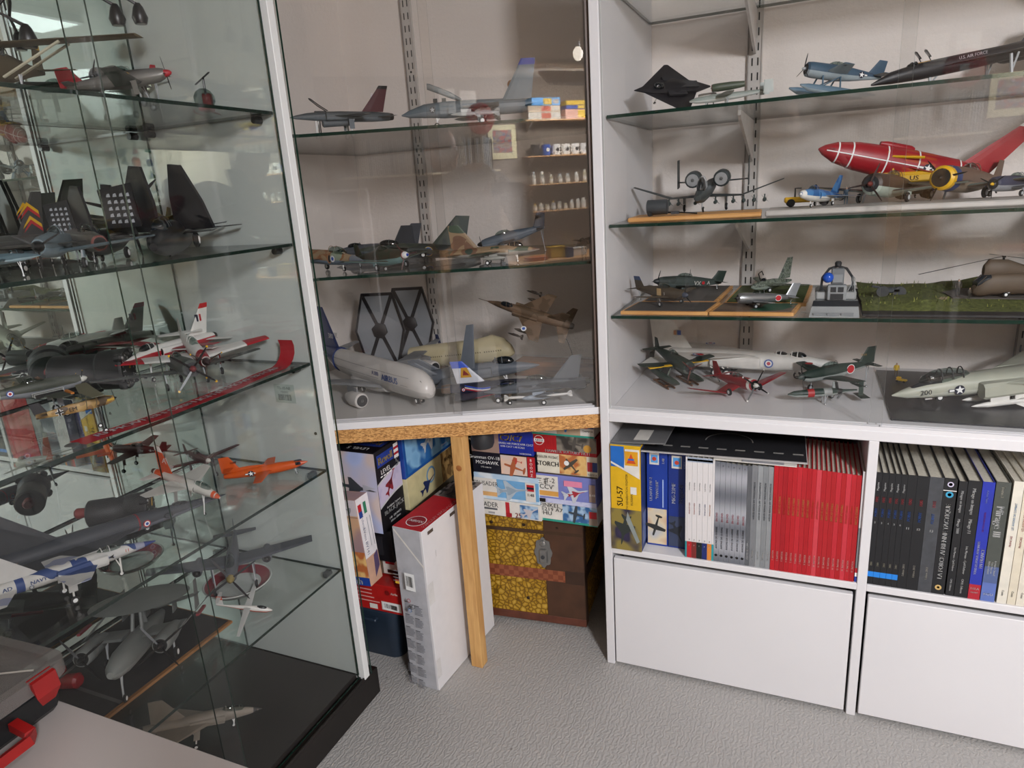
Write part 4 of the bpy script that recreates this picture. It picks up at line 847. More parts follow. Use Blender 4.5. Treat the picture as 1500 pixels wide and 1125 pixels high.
    def nozzle(s, x, r, z=0, y=0, both=False, l=.04, mt=None):
        for sg in ((1, -1) if both else (1,)):
            s.mk(MB().lathe([(r, 0), (r*.92, l*.6), (r*.8, l)], mt or C('4a4642', .4, .6), 16, (x, sg*y, z), (-1, 0, 0)).disc((x-l-.0006, sg*y, z), (0, -1, 0), (0, 0, 1), r*.68, BLACK, 14), 'nozzle')
    def side(s, x, z=None, off=.0016):
        w_, h_, zc = s.wid(x); z = zc if z is None else z
        k = math.sqrt(max(0, 1-((z-zc)/h_)**2)); return w_*k+off, z
    def roundel(s, x, kind, r, z=None, sides=(1, -1), y=None):
        for sg in sides:
            yy, zz = s.side(x, z) if y is None else (y, z)
            s._r(MB(), V((x, sg*yy, zz)), V((-sg, 0, 0)), V((0, 0, 1)), kind, r)
    def top(s, x, y, z, kind, r, ang=0):
        a = V((0, -1, 0)); s._r(MB(), V((x, y, z)), a, V((1, 0, 0)), kind, r)
    def _r(s, mb, O, U, W, kind, r):
        N = U.cross(W)*.0012
        R = {'us': [(1, NAVY)], 'sun': [(1, DECALW), (.86, C('c4202a'))], 'sunp': [(1, C('b5202a'))], 'raf': [(1, C('2a4a9a')), (.72, DECALW), (.42, C('b02030'))], 'fr': [(1, C('b02030')), (.72, DECALW), (.42, C('2a4a9a'))],
             'rafp': [(1, C('5a70b0')), (.72, DECALW), (.42, C('c8606a'))], 'sw': [(1, C('e0c040')), (.9, C('2060b0'))], 'il': [(1, DECALW)], 'cross': [], 'num': [], 'blk': [(1, BLACK), (.7, DECALW), (.3, BLACK)], 'usg': [(1, C('4a4d50'))]}[kind]
        if kind in ('us',): mb.flat([(-2*r, -.3*r), (2*r, -.3*r), (2*r, .3*r), (-2*r, .3*r)], O, U, W, NAVY); mb.flat([(-1.9*r, -.2*r), (1.9*r, -.2*r), (1.9*r, .2*r), (-1.9*r, .2*r)], O+N*.5, U, W, DECALW)
        for i, (k, m_) in enumerate(R): mb.disc(O+N*(1+.6*i), U, W, r*k, m_, 20)
        if kind in ('us', 'usg'): mb.star(O+N*1.8, U, W, r*.95, DECALW if kind == 'us' else LGREY)
        if kind == 'il': mb.star(O+N*1.8, U, W, r*.8, C('2a5ab0')); mb.star(O+N*1.9, U, -W, r*.8, C('2a5ab0'))
        if kind == 'sw':
            for a in (-.35, .35): mb.disc(O+N*2.4+U*a*r+W*.2*r, U, W, r*.13, C('e0c040'), 8)
            mb.disc(O+N*2.4-W*.35*r, U, W, r*.13, C('e0c040'), 8)
        if kind == 'cross':
            for k, m_, o_ in ((1, DECALW, 1), (.72, BLACK, 1.6)):
                q_ = .36*k if k < 1 else .36
                mb.flat([(-r, -q_*r), (r, -q_*r), (r, q_*r), (-r, q_*r)], O+N*o_, U, W, m_); mb.flat([(-q_*r, -r), (q_*r, -r), (q_*r, r), (-q_*r, r)], O+N*(o_+.05), U, W, m_)
        s.mk(mb, 'insignia')
    def text(s, t, x, size, mt, z=None, sides=(1, -1), y=None, name='lettering', bold=.03, slant=0):
        for sg in sides:
            yy, zz = s.side(x, z, .0025) if y is None else (y, z)
            s.mk(MB().text(t, (x, sg*yy, zz), (-sg, 0, slant), (0, 0, 1), size, mt, bold=bold), name)
    def patch(s, x0, x1, mt, f=1.03, name='stripe'):
        xs = [x1+(x0-x1)*i/3 for i in range(4)]; xs = xs[::-1] if x0 > x1 else xs
        st = [(x,)+(lambda a: (a[0]*f, a[1]*f, a[2]))(s.wid(x)) for x in sorted(xs, reverse=True)]
        s.mk(MB().loft(st, mt, n=14), name)
    # ---- generic types
    def fighter(s, top_, bot, rad=False, span=.62, sp=None, nb=3, wing='low', blade=None, ph=.4, gear=True, can=.03, tipm=None, finm=None, gc=None, split=-.15, wt=None, canm=None, wtip=None, taper=.5):
        s.body(PR_RAD if rad else PR_IN, top_, bot, split)
        z = {'low': -.05, 'mid': -.01, 'high': .08}[wing]
        s.wings(.22, .26, .16, .26*taper, .04, span, z, z+.06, wt or top_, bot, t=.13, tip=wtip)
        s.wings(-.36, .13, -.39, .07, .01, .20, .03, .035, top_, bot, t=.09, name='tailplane')
        s.fin(-.33, .15, -.41, .085, .03, .17, finm or top_)
        s.canopy(can, .062, .24, .036, .062, canm or CANOPY, top_)
        if rad: s.mk(MB().disc((.4315, 0, 0), (0, 1, 0), (0, 0, 1), .056, C('2e2e30', .5), 18).lathe([(.03, 0), (.022, .012)], DGREY, 12, (.4315, 0, 0), (1, 0, 0)), 'engine')
        s.prop(.44, .155 if not rad else .16, nb, blade or BLACK, sp or blade or BLACK, .036 if not rad else .02, ph, tipm=tipm, spl=.07 if not rad else .04)
        if gear: s.gear(.17, .17, z, .036, mt=gc or LGREY, hub=LGREY, rake=.03, door=bot); s.gear(-.42, 0, .0, .014, both=False)
    def jet(s, top_, bot, sweep=.2, span=.36, root=.3, tipc=.1, xw=.12, zw=.0, st=None, fins=1, fh=.2, finm=None, tp=True, can=(.25, .045, .17, .026, .04), gear=True, noz=True, r=.03, canm=None, ftip=None, cant=.0, wt=.06, gm=None, finx=-.2, finc=.22, intk=True, tz=-.005, split=-.15):
        s.body(st or JT, top_, bot, split)
        s.wings(xw, root, xw-sweep, tipc, .05, span, zw, zw-.004, top_, bot, t=wt)
        if tp: s.wings(-.33, .15, -.43, .06, .04, .22, tz, tz-.005, top_, bot, t=.06, name='tailplane')
        if fins == 1: s.fin(finx, finc, finx-.2, finc*.4, .045, .045+fh, finm or top_, tip=ftip)
        else:
            for sg in (1, -1): s.fin(finx, finc*.9, finx-.14, finc*.42, .035, .035+fh, finm or top_, y=sg*.06, y2=sg*(.06+cant), tip=ftip)
        if can: s.canopy(*can, glass=canm or DKGLASS, frame=top_)
        if intk:
            for sg in (1, -1): s.mk(MB().loft([(.17, .022, .036, -.002), (.16, .024, .038, -.002), (-.12, .02, .03, 0)], top_, bot, n=10, M=Matrix.Translation((0, sg*.058, 0))).add([(.1705, sg*.058+.014*math.cos(a), .03*math.sin(a)) for a in [2*math.pi*i/10 for i in range(10)]], [tuple(range(10))], BLACK), 'air_intake')
        if noz:
            if fins == 2: s.nozzle(-.48, .034, y=.036, both=True)
            else: s.nozzle(-.48, .036)
        if gear: s.gear(.26, 0, -.03, .02, both=False, mt=gm or DECALW); s.gear(-.06, .09, -.03, .026, mt=gm or DECALW, door=bot)

def pc(px, z, y=None, x=None): return col_at(px, z, y=y, x=x)
def A(name, label, n, t, zs, ax='y', group=None, roll=0, cat='model aircraft'):
    a = at(n[0], n[1], **{ax: n[2]}); b = at(t[0], t[1], **{ax: t[2]})
    return AC(name, label, (a.x, a.y), (b.x, b.y), zs, a.z-zs, b.z-zs, group, cat, roll)
GRN = C('33443a', .5); DGRN = C('26362f', .5); OLIVE = C('4b4a38', .55); SILVER = C('8e8f90', .3, .7); SEABLUE = C('2f4258', .5); LBLUE = C('7d9db4', .5); SKYB = C('9db3b4', .5)
JGRAY = C('7c8287', .5); JGRAY2 = C('5d646b', .5); GULL = C('c6c8c0', .45); WHT = C('dcdad4', .4); BLK2 = C('1d1c20', .45); TAN = C('8a7460', .6); ORA = C('d2551e', .4); YEL2 = C('d9a91c', .4)
# ------------------------------------------------------------------ RIGHT CABINET, top glass shelf (z 1.562)
Z1, Z2, Z3, Z4 = 1.5625, 1.2995, 1.0635, .8045
s = A('model_stealth_jet', 'black faceted diamond-shaped stealth jet tilted on edge at the left end of the top shelf', (929, 150, 1.86), (1040, 143, 2.02), Z1+.002, roll=-.95)
s.body([(.5, .004, .003, 0), (.25, .09, .03, .01), (.0, .12, .06, .02), (-.3, .08, .03, .01), (-.5, .01, .006, 0)], BLK2, BLK2, n=6, e=1)
s.wings(.40, .72, -.02, .05, .03, .34, 0, 0, BLK2, C('26262a'), t=.035)
for sg in (1, -1): s.mk(MB().box((-.12, sg*.10-.03, .02), (.12, sg*.10+.03, .05), C('26262a')), 'engine_intake')
s.canopy(.20, .05, .14, .04, .035, frame=BLK2); s.mk(MB().box((-.3, -.04, .03), (-.05, .04, .06), C('3a3a3c')), 'open_panel'); s.gear(.2, .06, -.01, .015, mt=DECALW)
s = A('model_jet', 'grey and white twin-tailed jet with silver engine parts near the shelf rail', (1010, 149, 1.90), (1130, 132, 1.95), Z1)
s.body([(.5, .008, .01, 0), (.42, .03, .035, 0), (.2, .045, .05, 0), (-.1, .035, .04, 0), (-.45, .012, .016, .01)], C('8b938c'), C('b9bdb8'))
s.wings(.18, .2, .1, .1, .04, .36, .02, .03, C('5a6455'), C('b0b4b0'))
s.wings(-.38, .1, -.4, .08, .0, .12, .02, .03, C('a9aca8'), name='tailplane')
for sg in (1, -1): s.fin(-.38, .12, -.39, .11, -.03, .12, C('aab0ac'), y=sg*.12)
s.nac(.02, 0, .12, .40, .05, C('4a5243'), both=False, exh=BLACK, inlet=KRED)
s.mk(MB().lathe([(.035, .12), (.04, .08), (.04, -.06), (.03, -.1)], C('a9a5a0', .25, .8), 12, (.26, -.05, .04), (1, 0, 0)).tube([(.2, -.05, .0), (.2, -.05, -.09)], .006, BLACK).tube([(.26, -.06, .0), (.28, -.06, -.09)], .006, BLACK), 'loose_engine')
s.gear(.3, 0, -.02, .016, both=False); s.gear(.05, .08, -.01, .02)
s = A('model_floatplane', 'blue-grey piston fighter on twin floats with a white star', (1172, 101, 1.93), (1292, 118, 2.03), Z1)
s.fighter(C('3c5468', .5), C('9aa6ab', .5), rad=True, span=.30, wing='mid', gear=False, ph=1.45, nb=3, sp=LGREY, blade=C('26282a'), can=.06, gc=LGREY)
s.fin(-.30, .2, -.42, .1, .03, .2, C('3c5468'))
s.roundel(-.22, 'us', .035, sides=(1, -1)); s.top(.12, .2, .03, 'us', .045)
g = s.ground(0)
for sg in (1, -1):
    zf = g+.055; MBf = MB().loft([(.52, .01, .01, zf+.02), (.42, .035, .04, zf+.005), (.1, .042, .05, zf), (-.15, .036, .04, zf+.005), (-.38, .01, .01, zf+.02)], C('5a7486'), C('8c9aa2'), n=10, M=Matrix.Translation((0, sg*.13, 0))); o = s.mk(MBf, 'float')
    m_ = MB()
    for x in (.26, .05): m_.tube([(x, sg*.13, zf+.04), (x-.02, sg*.05, -.04)], .010, C('5a7486'), 6)
    m_.tube([(.26, sg*.13, zf+.04), (.03, sg*.05, -.04)], .007, C('5a7486'), 6); s.mk(m_, 'strut')
s = A('model_reconnaissance_jet', 'long black reconnaissance jet with raised cockpit hatches on the top shelf', (1276, 121, 1.95), (1640, 40, 2.15), Z1)
s.body([(.5, .004, .004, -.01), (.42, .022, .024, 0), (.3, .03, .034, .002), (.1, .036, .034, .0), (-.2, .03, .028, 0), (-.5, .01, .01, 0)], BLK2, BLK2)
s.wings(.28, .5, .05, .40, .02, .075, 0, 0, BLK2, BLK2, t=.02, name='chine'); s.wings(.0, .34, -.3, .06, .06, .28, 0, 0, BLK2, BLK2, t=.03)
s.nac(-.30, .15, .0, .36, .04, BLK2)
for sg in (1, -1): s.fin(-.2, .16, -.28, .09, .03, .12, BLK2, y=sg*.15, y2=sg*.12)
s.canopy(.33, .022, .05, .018, .02, frame=BLK2)
for x in (.30, .26):
    s.mk(MB().prism([(-.016, -.018), (.016, -.018), (.02, .018), (0, .024), (-.02, .018)], (x, -.002, .064), (.3, 1, 0), (.5, 0, .8), .003, BLK2).prism([(-.009, -.011), (.009, -.011), (.011, .010), (-.011, .010)], (x+.0025, -.004, .0655), (.3, 1, 0), (.5, 0, .8), .002, C('8d8f90', .1)).tube([(x-.01, 0, .03), (x, 0, .052)], .002, BLK2), 'open_hatch')
s.mk(MB().box((.26, -.012, .028), (.31, .012, .036), C('8a6a2a')), 'cockpit_tub')
s.text('U.S. AIR FORCE', .10, .017, C('c0bcc0'), z=.018)
s.gear(.26, 0, -.03, .010, both=False); s.gear(-.02, .08, -.01, .012)
# ------------------------------------------------------------------ second shelf (z 1.2995)
pb = thing('wooden_plank', 'thin pine plank under the dark attack jet', 'plank', M=Matrix.Translation((-.455, 1.775, Z2)) @ Matrix.Rotation(math.radians(3), 4, 'Z'))
MB().bbox((0.02, 0, .0005), (.345, .16, .012), PINEX).build('plank', pb)
tb_ = thing('display_plank', 'long pale display base under the blue jet and piston fighters', 'base', (-.09, 1.79, Z2)); MB().bbox((-.012, 0, .0005), (.90, .17, .014), C('b9b4ae', .4)).build('base', tb_)
ZP = Z2+.0125
s = A('model_attack_jet', 'dark grey straight-winged attack jet with two round engines, nose to the room', (1022, 291, 1.84), (1046, 268, 2.17), ZP)
AG = C('3a4142', .5)
s.body([(.5, .02, .022, 0), (.44, .038, .042, 0), (.3, .05, .062, 0), (.0, .055, .06, 0), (-.3, .045, .05, .01), (-.48, .015, .02, .03)], AG, C('4c5456'))
s.wings(.10, .18, .10, .11, .04, .28, -.04, -.045, AG, C('4c5456')); s.wings(.10, .11, .06, .075, .28, .60, -.045, .06, AG, C('4c5456'))
s.nac(-.12, .115, .085, .22, .068, AG, inlet=C('b9bdc0', .3, .5))
s.wings(-.38, .12, -.38, .10, .0, .30, .02, .03, AG, name='tailplane')
for sg in (1, -1): s.fin(-.36, .14, -.38, .12, -.02, .22, AG, y=sg*.30)
s.canopy(.28, .05, .22, .036, .07, canm=None) if False else s.canopy(.28, .05, .22, .036, .09, frame=LGREY)
s.gear(.33, .01, -.05, .022, both=False); s.gear(.08, .16, -.04, .03, door=AG)
for y in (.08, .22, .30, .38, .46): s.pod(.06, y, -.09, .13, .015, C('45504e'), 'bomb', fins=AG, pylon=.04)
t = thing('fuel_drum_trailer', 'small dark drum trailer beside the left wheel of the attack jet', 'model trailer', (at(962, 316, y=1.81).x, 1.82, ZP), rz=.05)
MB().lathe([(.015, -.027), (.019, -.025), (.019, .025), (.015, .027)], C('4c5054', .4, .4), 16, (0, 0, .022), (1, 0, 0)).build('drum', t); MB().tube([(.02, 0, .008), (.06, 0, .006), (.10, 0, .002)], .002, BLACK).box((.035, -.008, .003), (.055, .008, .010), DGREY).build('drawbar', t)
for y in (-.017, .013): MB().lathe([(.006, 0), (.006, .004)], TYRE, 10, (-.018, y, .006), (0, 1, 0)).build('wheel', t)
def human(name, label, p, h, top_, bot, skin='a98870', arms='down', rz=0, hat=None, group=None, cat='figurine'):
    """small cast figure: one continuous mesh grown from a skeleton"""
    k = h/1.75; J = [(0, 0, .95), (0, 0, 1.2), (0, 0, 1.42), (0, .0, 1.52), (0, -.01, 1.66), (0, -.01, 1.74), (-.1, 0, .88), (-.12, -.01, .5), (-.13, .0, .08), (-.13, -.13, .03), (.1, 0, .88), (.12, -.01, .5), (.13, .0, .08), (.13, -.13, .03), (-.2, 0, 1.40), (-.25, 0, 1.12), (-.24, -.08, .88), (.2, 0, 1.40), (.25, 0, 1.12), (.24, -.08, .88)]
    if arms == 'up': J[18] = (.33, -.05, 1.5); J[19] = (.30, -.1, 1.8)
    E_ = [(0, 1), (1, 2), (2, 3), (3, 4), (4, 5), (0, 6), (6, 7), (7, 8), (8, 9), (0, 10), (10, 11), (11, 12), (12, 13), (2, 14), (14, 15), (15, 16), (2, 17), (17, 18), (18, 19)]
    Rr = [.15, .15, .16, .06, .10, .06, .095, .07, .05, .035, .095, .07, .05, .035, .07, .055, .035, .07, .055, .035]
    me = bpy.data.meshes.new('fig'); me.from_pydata([V(j)*k for j in J], E_, [])
    o = bpy.data.objects.new('fig', me); COL.objects.link(o)
    sk = o.modifiers.new('s', 'SKIN'); 
    if not me.skin_vertices: 
        bpy.context.view_layer.update()
    for i, r in enumerate(Rr): me.skin_vertices[0].data[i].radius = (r*k, r*k)
    me.skin_vertices[0].data[0].use_root = True
    sb_ = o.modifiers.new('b', 'SUBSURF'); sb_.levels = 1
    bpy.context.view_layer.update(); dg = bpy.context.evaluated_depsgraph_get()
    m2 = bpy.data.meshes.new_from_object(o.evaluated_get(dg)); bpy.data.objects.remove(o)
    m2.materials.clear()
    for mm in (top_, bot, C(skin, .6), hat or C(skin, .6)): m2.materials.append(mm)
    for pl in m2.polygons:
        z = pl.center.z/k; ax = abs(pl.center.x)/k; pl.use_smooth = True
        pl.material_index = 3 if z > 1.68 else 2 if z > 1.5 and ax < .16 else 2 if (ax > .19 and (z < .93 or z > 1.72)) else 0 if z > .93 else 1
    ob = bpy.data.objects.new('body', m2); COL.objects.link(ob)
    t = thing(name, label, cat, p, rz, group); ob.parent = t
    return t
s = A('model_jump_jet', 'small blue and white naval jet with clear canopy, nose to the left', (1172, 304, 1.80), (1232, 292, 2.0), Z2+.0145)
s.jet(CAMO(['4a7fb4', '2f5f96'], 30, seed=31), WHT, sweep=.25, span=.36, can=(.22, .05, .18, .036, .055), canm=CANOPY, st=[(.5, .02, .02, 0), (.44, .04, .042, 0), (.3, .06, .065, 0), (.1, .07, .07, 0), (-.2, .06, .055, 0), (-.48, .03, .03, 0)], gm=WHT)
s.mk(MB().lathe([(.045, 0), (.035, .04), (.004, .075)], WHT, 12, (.44, 0, 0), (1, 0, 0)), 'nose_cone', label='white nose cone')
t = thing('tow_tractor', 'yellow tow tractor with mechanics gear behind the small blue jet', 'model vehicle', (at(1183, 292, y=1.93).x, 1.93, Z2+.0145), rz=.1)
MB().bbox((-.055, -.014, .010), (.055, .014, .024), YEL2).bbox((.0, -.012, .024), (.03, .012, .034), YEL2).build('chassis', t)
for x in (-.04, .038):
    for y in (-.016, .012): MB().lathe([(.010, 0), (.010, .004)], TYRE, 12, (x, y, .010), (0, 1, 0)).build('wheel', t)
MB().tube([(.018, 0, .034), (.018, .0, .052)], .002, BLACK).tube([(-.03, 0, .024), (-.03, 0, .045), (-.015, 0, .045)], .002, BLACK).build('exhaust', t)
human('figurine', 'grey-blue toy mechanic with a raised arm behind the blue jet', (at(1239, 295, y=1.92).x, 1.92, Z2+.0145), .042, C('4a5a66'), C('4a5a66'), arms='up', rz=-.4)
s = A('model_piston_fighter', 'dark brown radial fighter with pale belly in front of the yellow crane', (1268, 296, 1.84), (1345, 288, 2.12), Z2+.0145)
s.fighter(C('43342c', .5), C('a5b0a4', .5), rad=True, span=.55, sp=C('6b2c22'), blade=C('3a2a26'), ph=1.2, gc=LGREY)
t = thing('engine_crane', 'yellow gantry crane truck marked US between the two brown fighters', 'model vehicle', (at(1330, 290, y=2.06).x, 2.06, Z2+.0145), rz=.0)
MB().bbox((-.02, -.018, .035), (.035, .018, .052), YEL2).bbox((-.07, -.012, .048), (.035, .012, .056), YEL2).build('body', t)
mb = MB(); 
for y in (-.012, .012):
    mb.tube([(-.085, y, .095), (.02, y, .083)], .0028, YEL2, 5); mb.tube([(-.05, y, .045), (-.06, y, .10)], .002, YEL2, 4); mb.tube([(-.025, y, .045), (-.04, y, .10)], .002, YEL2, 4)
for i in range(5): mb.box((-.058+.0*i, -.012, .055+.009*i), (-.03, .012, .0565+.009*i), YEL2)
mb.build('boom', t); t.scale = (1.35, 1.3, 1.2); MB().text('US', (.005, -.0185, .0435), (1, 0, 0), (0, 0, 1), .013, BLACK, bold=.03).build('lettering', t)
for x in (-.012, .03):
    for y in (-.019, .015): MB().lathe([(.010, 0), (.010, .004)], TYRE, 12, (x, y, .010), (0, 1, 0)).build('wheel', t)
MB().box((-.018, -.012, .010), (.034, .012, .036), C('3c3a38')).build('axle', t)
s = A('model_piston_fighter', 'brown fighter with blue and yellow cowling right of the US truck', (1372, 281, 1.86), (1465, 280, 2.14), Z2+.0145)
s.fighter(C('6a5243', .5), C('8a7a68', .5), rad=True, span=.5, sp=BLACK, ph=.2, gc=BLUE, wt=C('5a6a66'))
s.patch(.42, .34, C('2c3c66')); s.mk(MB().lathe([(.060, 0), (.082, .02), (.082, .06), (.066, .075)], YEL2, 18, (.385, 0, 0), (1, 0, 0)).disc((.4615, 0, 0), (0, 1, 0), (0, 0, 1), .062, BLACK, 16), 'cowl_ring', label='yellow cowl ring')
s = A('model_missile', 'big red cruise missile with white bands and a star behind the fighters', (1199, 219, 2.02), (1444, 266, 2.14), Z2)
R_ = C('9e1f28', .4, var=.06)
s.body([(.5, .005, .005, 0), (.47, .026, .030, 0), (.40, .050, .060, 0), (.28, .066, .082, 0), (.0, .078, .096, 0), (-.3, .074, .09, 0), (-.47, .052, .06, 0)], R_, R_, n=18)
s.fin(-.30, .20, -.60, .09, .04, .36, R_, tip=(.10, WHT)); s.wings(.05, .22, -.25, .12, .05, .20, -.01, -.03, R_, C('b0481e'), t=.05)
for x in (.40, .32, .12, -.06, -.30, -.36): s.patch(x, x-.008, DECALW, 1.03, 'white_band')
for x0 in range(18):
    xa = .46-.05*x0
    if xa < -.42: break
    w1 = s.side(xa, None)[0]; w2 = s.side(xa-.048, None)[0]; s_ = 1
    mb = MB()
    for sg in (1, -1): mb.add([(xa, sg*(w1+.0008), .003), (xa, sg*(w1+.0008), -.003), (xa-.05, sg*(w2+.0008), -.003), (xa-.05, sg*(w2+.0008), .003)], [(0, 1, 2, 3)], DECALW)
    s.mk(mb, 'white_line')
s.patch(.02, -.16, C('a8421f'), 1.006, 'orange_panel'); s.roundel(-.12, 'us', .026, z=-.0); s.text('U.S. AIR FORCE', .42, .010, C('3a1216'), z=.012)
s.mk(MB().lathe([(.012, .10), (.02, .06), (.02, -.08), (.012, -.1)], R_, 12, (.06, 0, .095), (1, 0, 0)), 'dorsal_intake')
s.mk(MB().prism([(-.02, -.02), (.0, -.03), (.02, -.01), (.012, .03), (-.012, .03)], (.22, -.0735, 0), (-1, 0, 0), (0, 0, 1), .002, C('26305c')), 'blue_emblem')
s.mk(MB().tube([(.15, 0, -.05), (.15, 0, s.ground(.15))], .006, LGREY).tube([(-.3, 0, -.05), (-.3, 0, s.ground(-.3))], .006, LGREY), 'stand_rod')
s = A('model_piston_fighter', 'dark blue-grey piston fighter at the right end of the second shelf', (1447, 288, 1.86), (1530, 268, 2.0), Z2+.0145)
s.fighter(C('3a3c50', .5), C('8a8c90', .5), rad=True, span=.5, sp=YEL2, ph=.6, gc=LGREY, wt=C('55585e'))
# ------------------------------------------------------------------ third shelf (z 1.0635)
TARM = C('4a4642', .8, var=.15, scale=60); GRASSM = C('4d5a2a', .9, var=.35, scale=90, bump=.5)
def dio(label, x0, y0, x1, y1, z, h, mats, rz=0, skew=0):
    t = thing('diorama_board', label, 'base', M=Matrix.Translation((x0, y0, z)) @ Matrix.Rotation(rz, 4, 'Z'))
    a, b = x1-x0, y1-y0; sh = Matrix.Identity(4); sh[0][1] = skew
    mb = MB(); mb.bbox((0, 0, .0005), (a, b, h), PINEX, r=.001, M=sh); mb.build('wooden_frame', t)
    mb = MB(); mb.box((.008, .008, h), (a-.008, b-.008, h+.0015), mats, M=sh); mb.build('groundwork', t); return t
dio('wooden base painted as dark apron under the brown fighter', -.452, 1.752, -.228, 1.90, Z3, .010, TARM, skew=.1)
dio('wooden base painted as grey apron under the green lettered fighter', -.430, 1.905, -.225, 2.20, Z3, .010, C('57534e', .8, var=.1, scale=60), skew=.05)
dio('wooden base with brown earth and green strip under the silver fighter', -.224, 1.752, -.026, 1.885, Z3, .010, CAMO(['5a4638', '6a5848', '2f5a44'], 9, seed=32), skew=.12)
dio('wooden base with green grass under the mottled rocket fighter', -.205, 1.89, .0, 2.20, Z3, .010, GRASSM, skew=.05)
ZB = Z3+.0115
s = A('model_piston_fighter', 'dark green fighter with white letters VX and A around a red mark', (958, 412, 1.99), (1058, 425, 2.13), ZB)
s.fighter(CAMO(['3a4440', '2c3430'], 20, seed=33), C('4d5654', .5), span=.5, nb=3, ph=1.2, sp=C('2a2e30'), gc=C('4a4e50'), can=.06)
s.fin(-.30, .2, -.42, .12, .02, .17, DGRN); s.text('VX', -.10, .075, WHT, z=.0); s.text('A', -.27, .065, WHT, z=.01); s.roundel(-.19, 'sunp', .022, z=.005)
s.fin(.0, .01, -.0, .006, .1, .17, BLACK, name='aerial')
s = A('model_piston_fighter', 'olive brown fighter with pale door on the front left wooden base', (1004, 436, 1.80), (929, 424, 1.93), ZB)
s.fighter(C('4a3f30', .6), C('55493a', .6), span=.48, ph=1.3, gc=LGREY, sp=C('3d4452'), can=.08)
s.fin(-.30, .2, -.42, .12, .02, .18, C('4a3f30'), tip=(.3, C('3a4a6a'))); s.roundel(-.28, 'num', .02) if False else None
s.mk(MB().box((-.0, -.062, -.03), (.08, -.0585, .06), C('c0a070')), 'cockpit_door', label='pale open door'); s.text('5', .14, .05, WHT)
s = A('model_rocket_fighter', 'small mottled grey-green rocket fighter with open canopy behind the silver fighter', (1100, 421, 2.02), (1160, 410, 2.12), ZB)
MOT = CAMO(['5a6254', '7a8276', '444c44'], 120, seed=34)
s.body([(.5, .01, .012, 0), (.42, .06, .065, 0), (.2, .09, .1, 0), (-.05, .085, .095, 0), (-.3, .05, .06, 0), (-.48, .02, .02, 0)], MOT, C('98a298'))
s.wings(.22, .3, -.15, .14, .06, .75, 0, .02, MOT, C('98a298')); s.fin(-.15, .3, -.38, .14, .06, .46, MOT); s.canopy(.2, .08, .14, .04, .06); s.mk(MB().tube([(.27, 0, .1), (.32, 0, .24), (.24, 0, .28), (.2, 0, .2)], .01, BLACK, 6), 'open_canopy')
s.gear(.12, .07, -.05, .05)
s = A('model_piston_fighter', 'bare metal fighter with red disc on the green strip base', (1074, 437, 1.80), (1166, 437, 1.87), ZB)
s.fighter(SILVER, SILVER, rad=True, span=.52, ph=.1, gc=SILVER, sp=BLACK, blade=BLACK, nb=2, can=.1)
s.roundel(-.20, 'sun', .05); s.fin(-.32, .17, -.42, .13, .03, .24, C('b9bcc0', .3, .6))
# ejection seat / cockpit section on grey plinth
t = thing('model_cockpit', 'grey cockpit section with blue pilot helmet on a slanted plinth', 'model cockpit', M=Matrix.Translation((.0655, 1.80, Z3)))
LGc = C('9a9c9c', .5); Dk = C('26282b', .5)
mb = MB(); mb.add([(-.058, -.055, .0005), (.050, -.055, .0005), (.054, .02, .0005), (-.048, .02, .0005), (-.050, -.015, .032), (.048, -.015, .032), (.048, .02, .032), (-.044, .02, .032)], [(0, 3, 2, 1), (0, 1, 5, 4), (4, 5, 6, 7), (2, 3, 7, 6), (1, 2, 6, 5), (0, 4, 7, 3)], LGc); mb.build('plinth', t)
mb = MB(); mb.add([(-.0495, -.0165, .034), (.0475, -.0165, .034), (.0495, -.029, .0228), (-.0515, -.029, .0228)], [(0, 3, 2, 1)], Dk)
for x in (-.038, -.008, .022):
    mb.box((x-.010, -.052, .0035), (x+.016, -.050, .011), C('7d8082'))
mb.build('plinth_print', t)
mb = MB(); mb.bbox((-.046, .0, .0325), (.044, .08, .055), LGc, r=.004); mb.bbox((-.02, -.012, .034), (.022, .01, .07), C('8d9091'), r=.002); mb.build('fuselage_section', t)
mb = MB(); mb.box((-.013, -.0135, .036), (.015, -.0122, .050), Dk).box((-.013, -.0135, .054), (-.001, -.0122, .066), Dk).box((.003, -.0135, .054), (.015, -.0122, .066), Dk); mb.build('panel_opening', t)
mb = MB(); mb.bbox((-.013, .0, .07), (.015, .018, .108), C('6f7274'), r=.002); mb.bbox((-.010, -.004, .075), (.012, .0, .095), C('85888a'), r=.001); mb.build('ejection_seat', t)
mb = MB(); mb.tube([(-.034, .015, .055), (-.032, .016, .085), (-.018, .018, .106), (.0, .018, .112), (.02, .018, .106), (.034, .016, .085), (.036, .015, .055)], .003, Dk, 6); mb.build('windscreen_frame', t)
mb = MB(); mb.lathe([(.007, 0), (.008, .008), (.005, .012)], Dk, 10, (.001, .016, .112)); mb.build('head_up_display', t)
mb = MB()
for k in range(9): a = random.uniform(0, 1); mb.tube([(.022+.018*a, -.004, .055), (.03+.008*a, -.008, .06+.03*random.random()), (.034, 0, .09)], .0012, Dk if k % 2 else LGc, 4); mb.tube([(-.022-.016*a, -.004, .055), (-.034, -.006, .06+.02*random.random())], .0012, Dk, 4)
tag(mb.build('wiring', t), kind='stuff')
hl = tag(MB().lathe([(.006, -.011), (.011, -.006), (.0125, 0), (.011, .006), (.006, .0105), (.001, .012)], C('1f4fb4', .2), 18, (0, 0, 0), (.3, -.8, .5)).build('pilot_helmet', loc=(.0655-.020, 1.793, Z3+.088)), 'shiny blue pilot helmet hanging on the cockpit section', 'helmet')
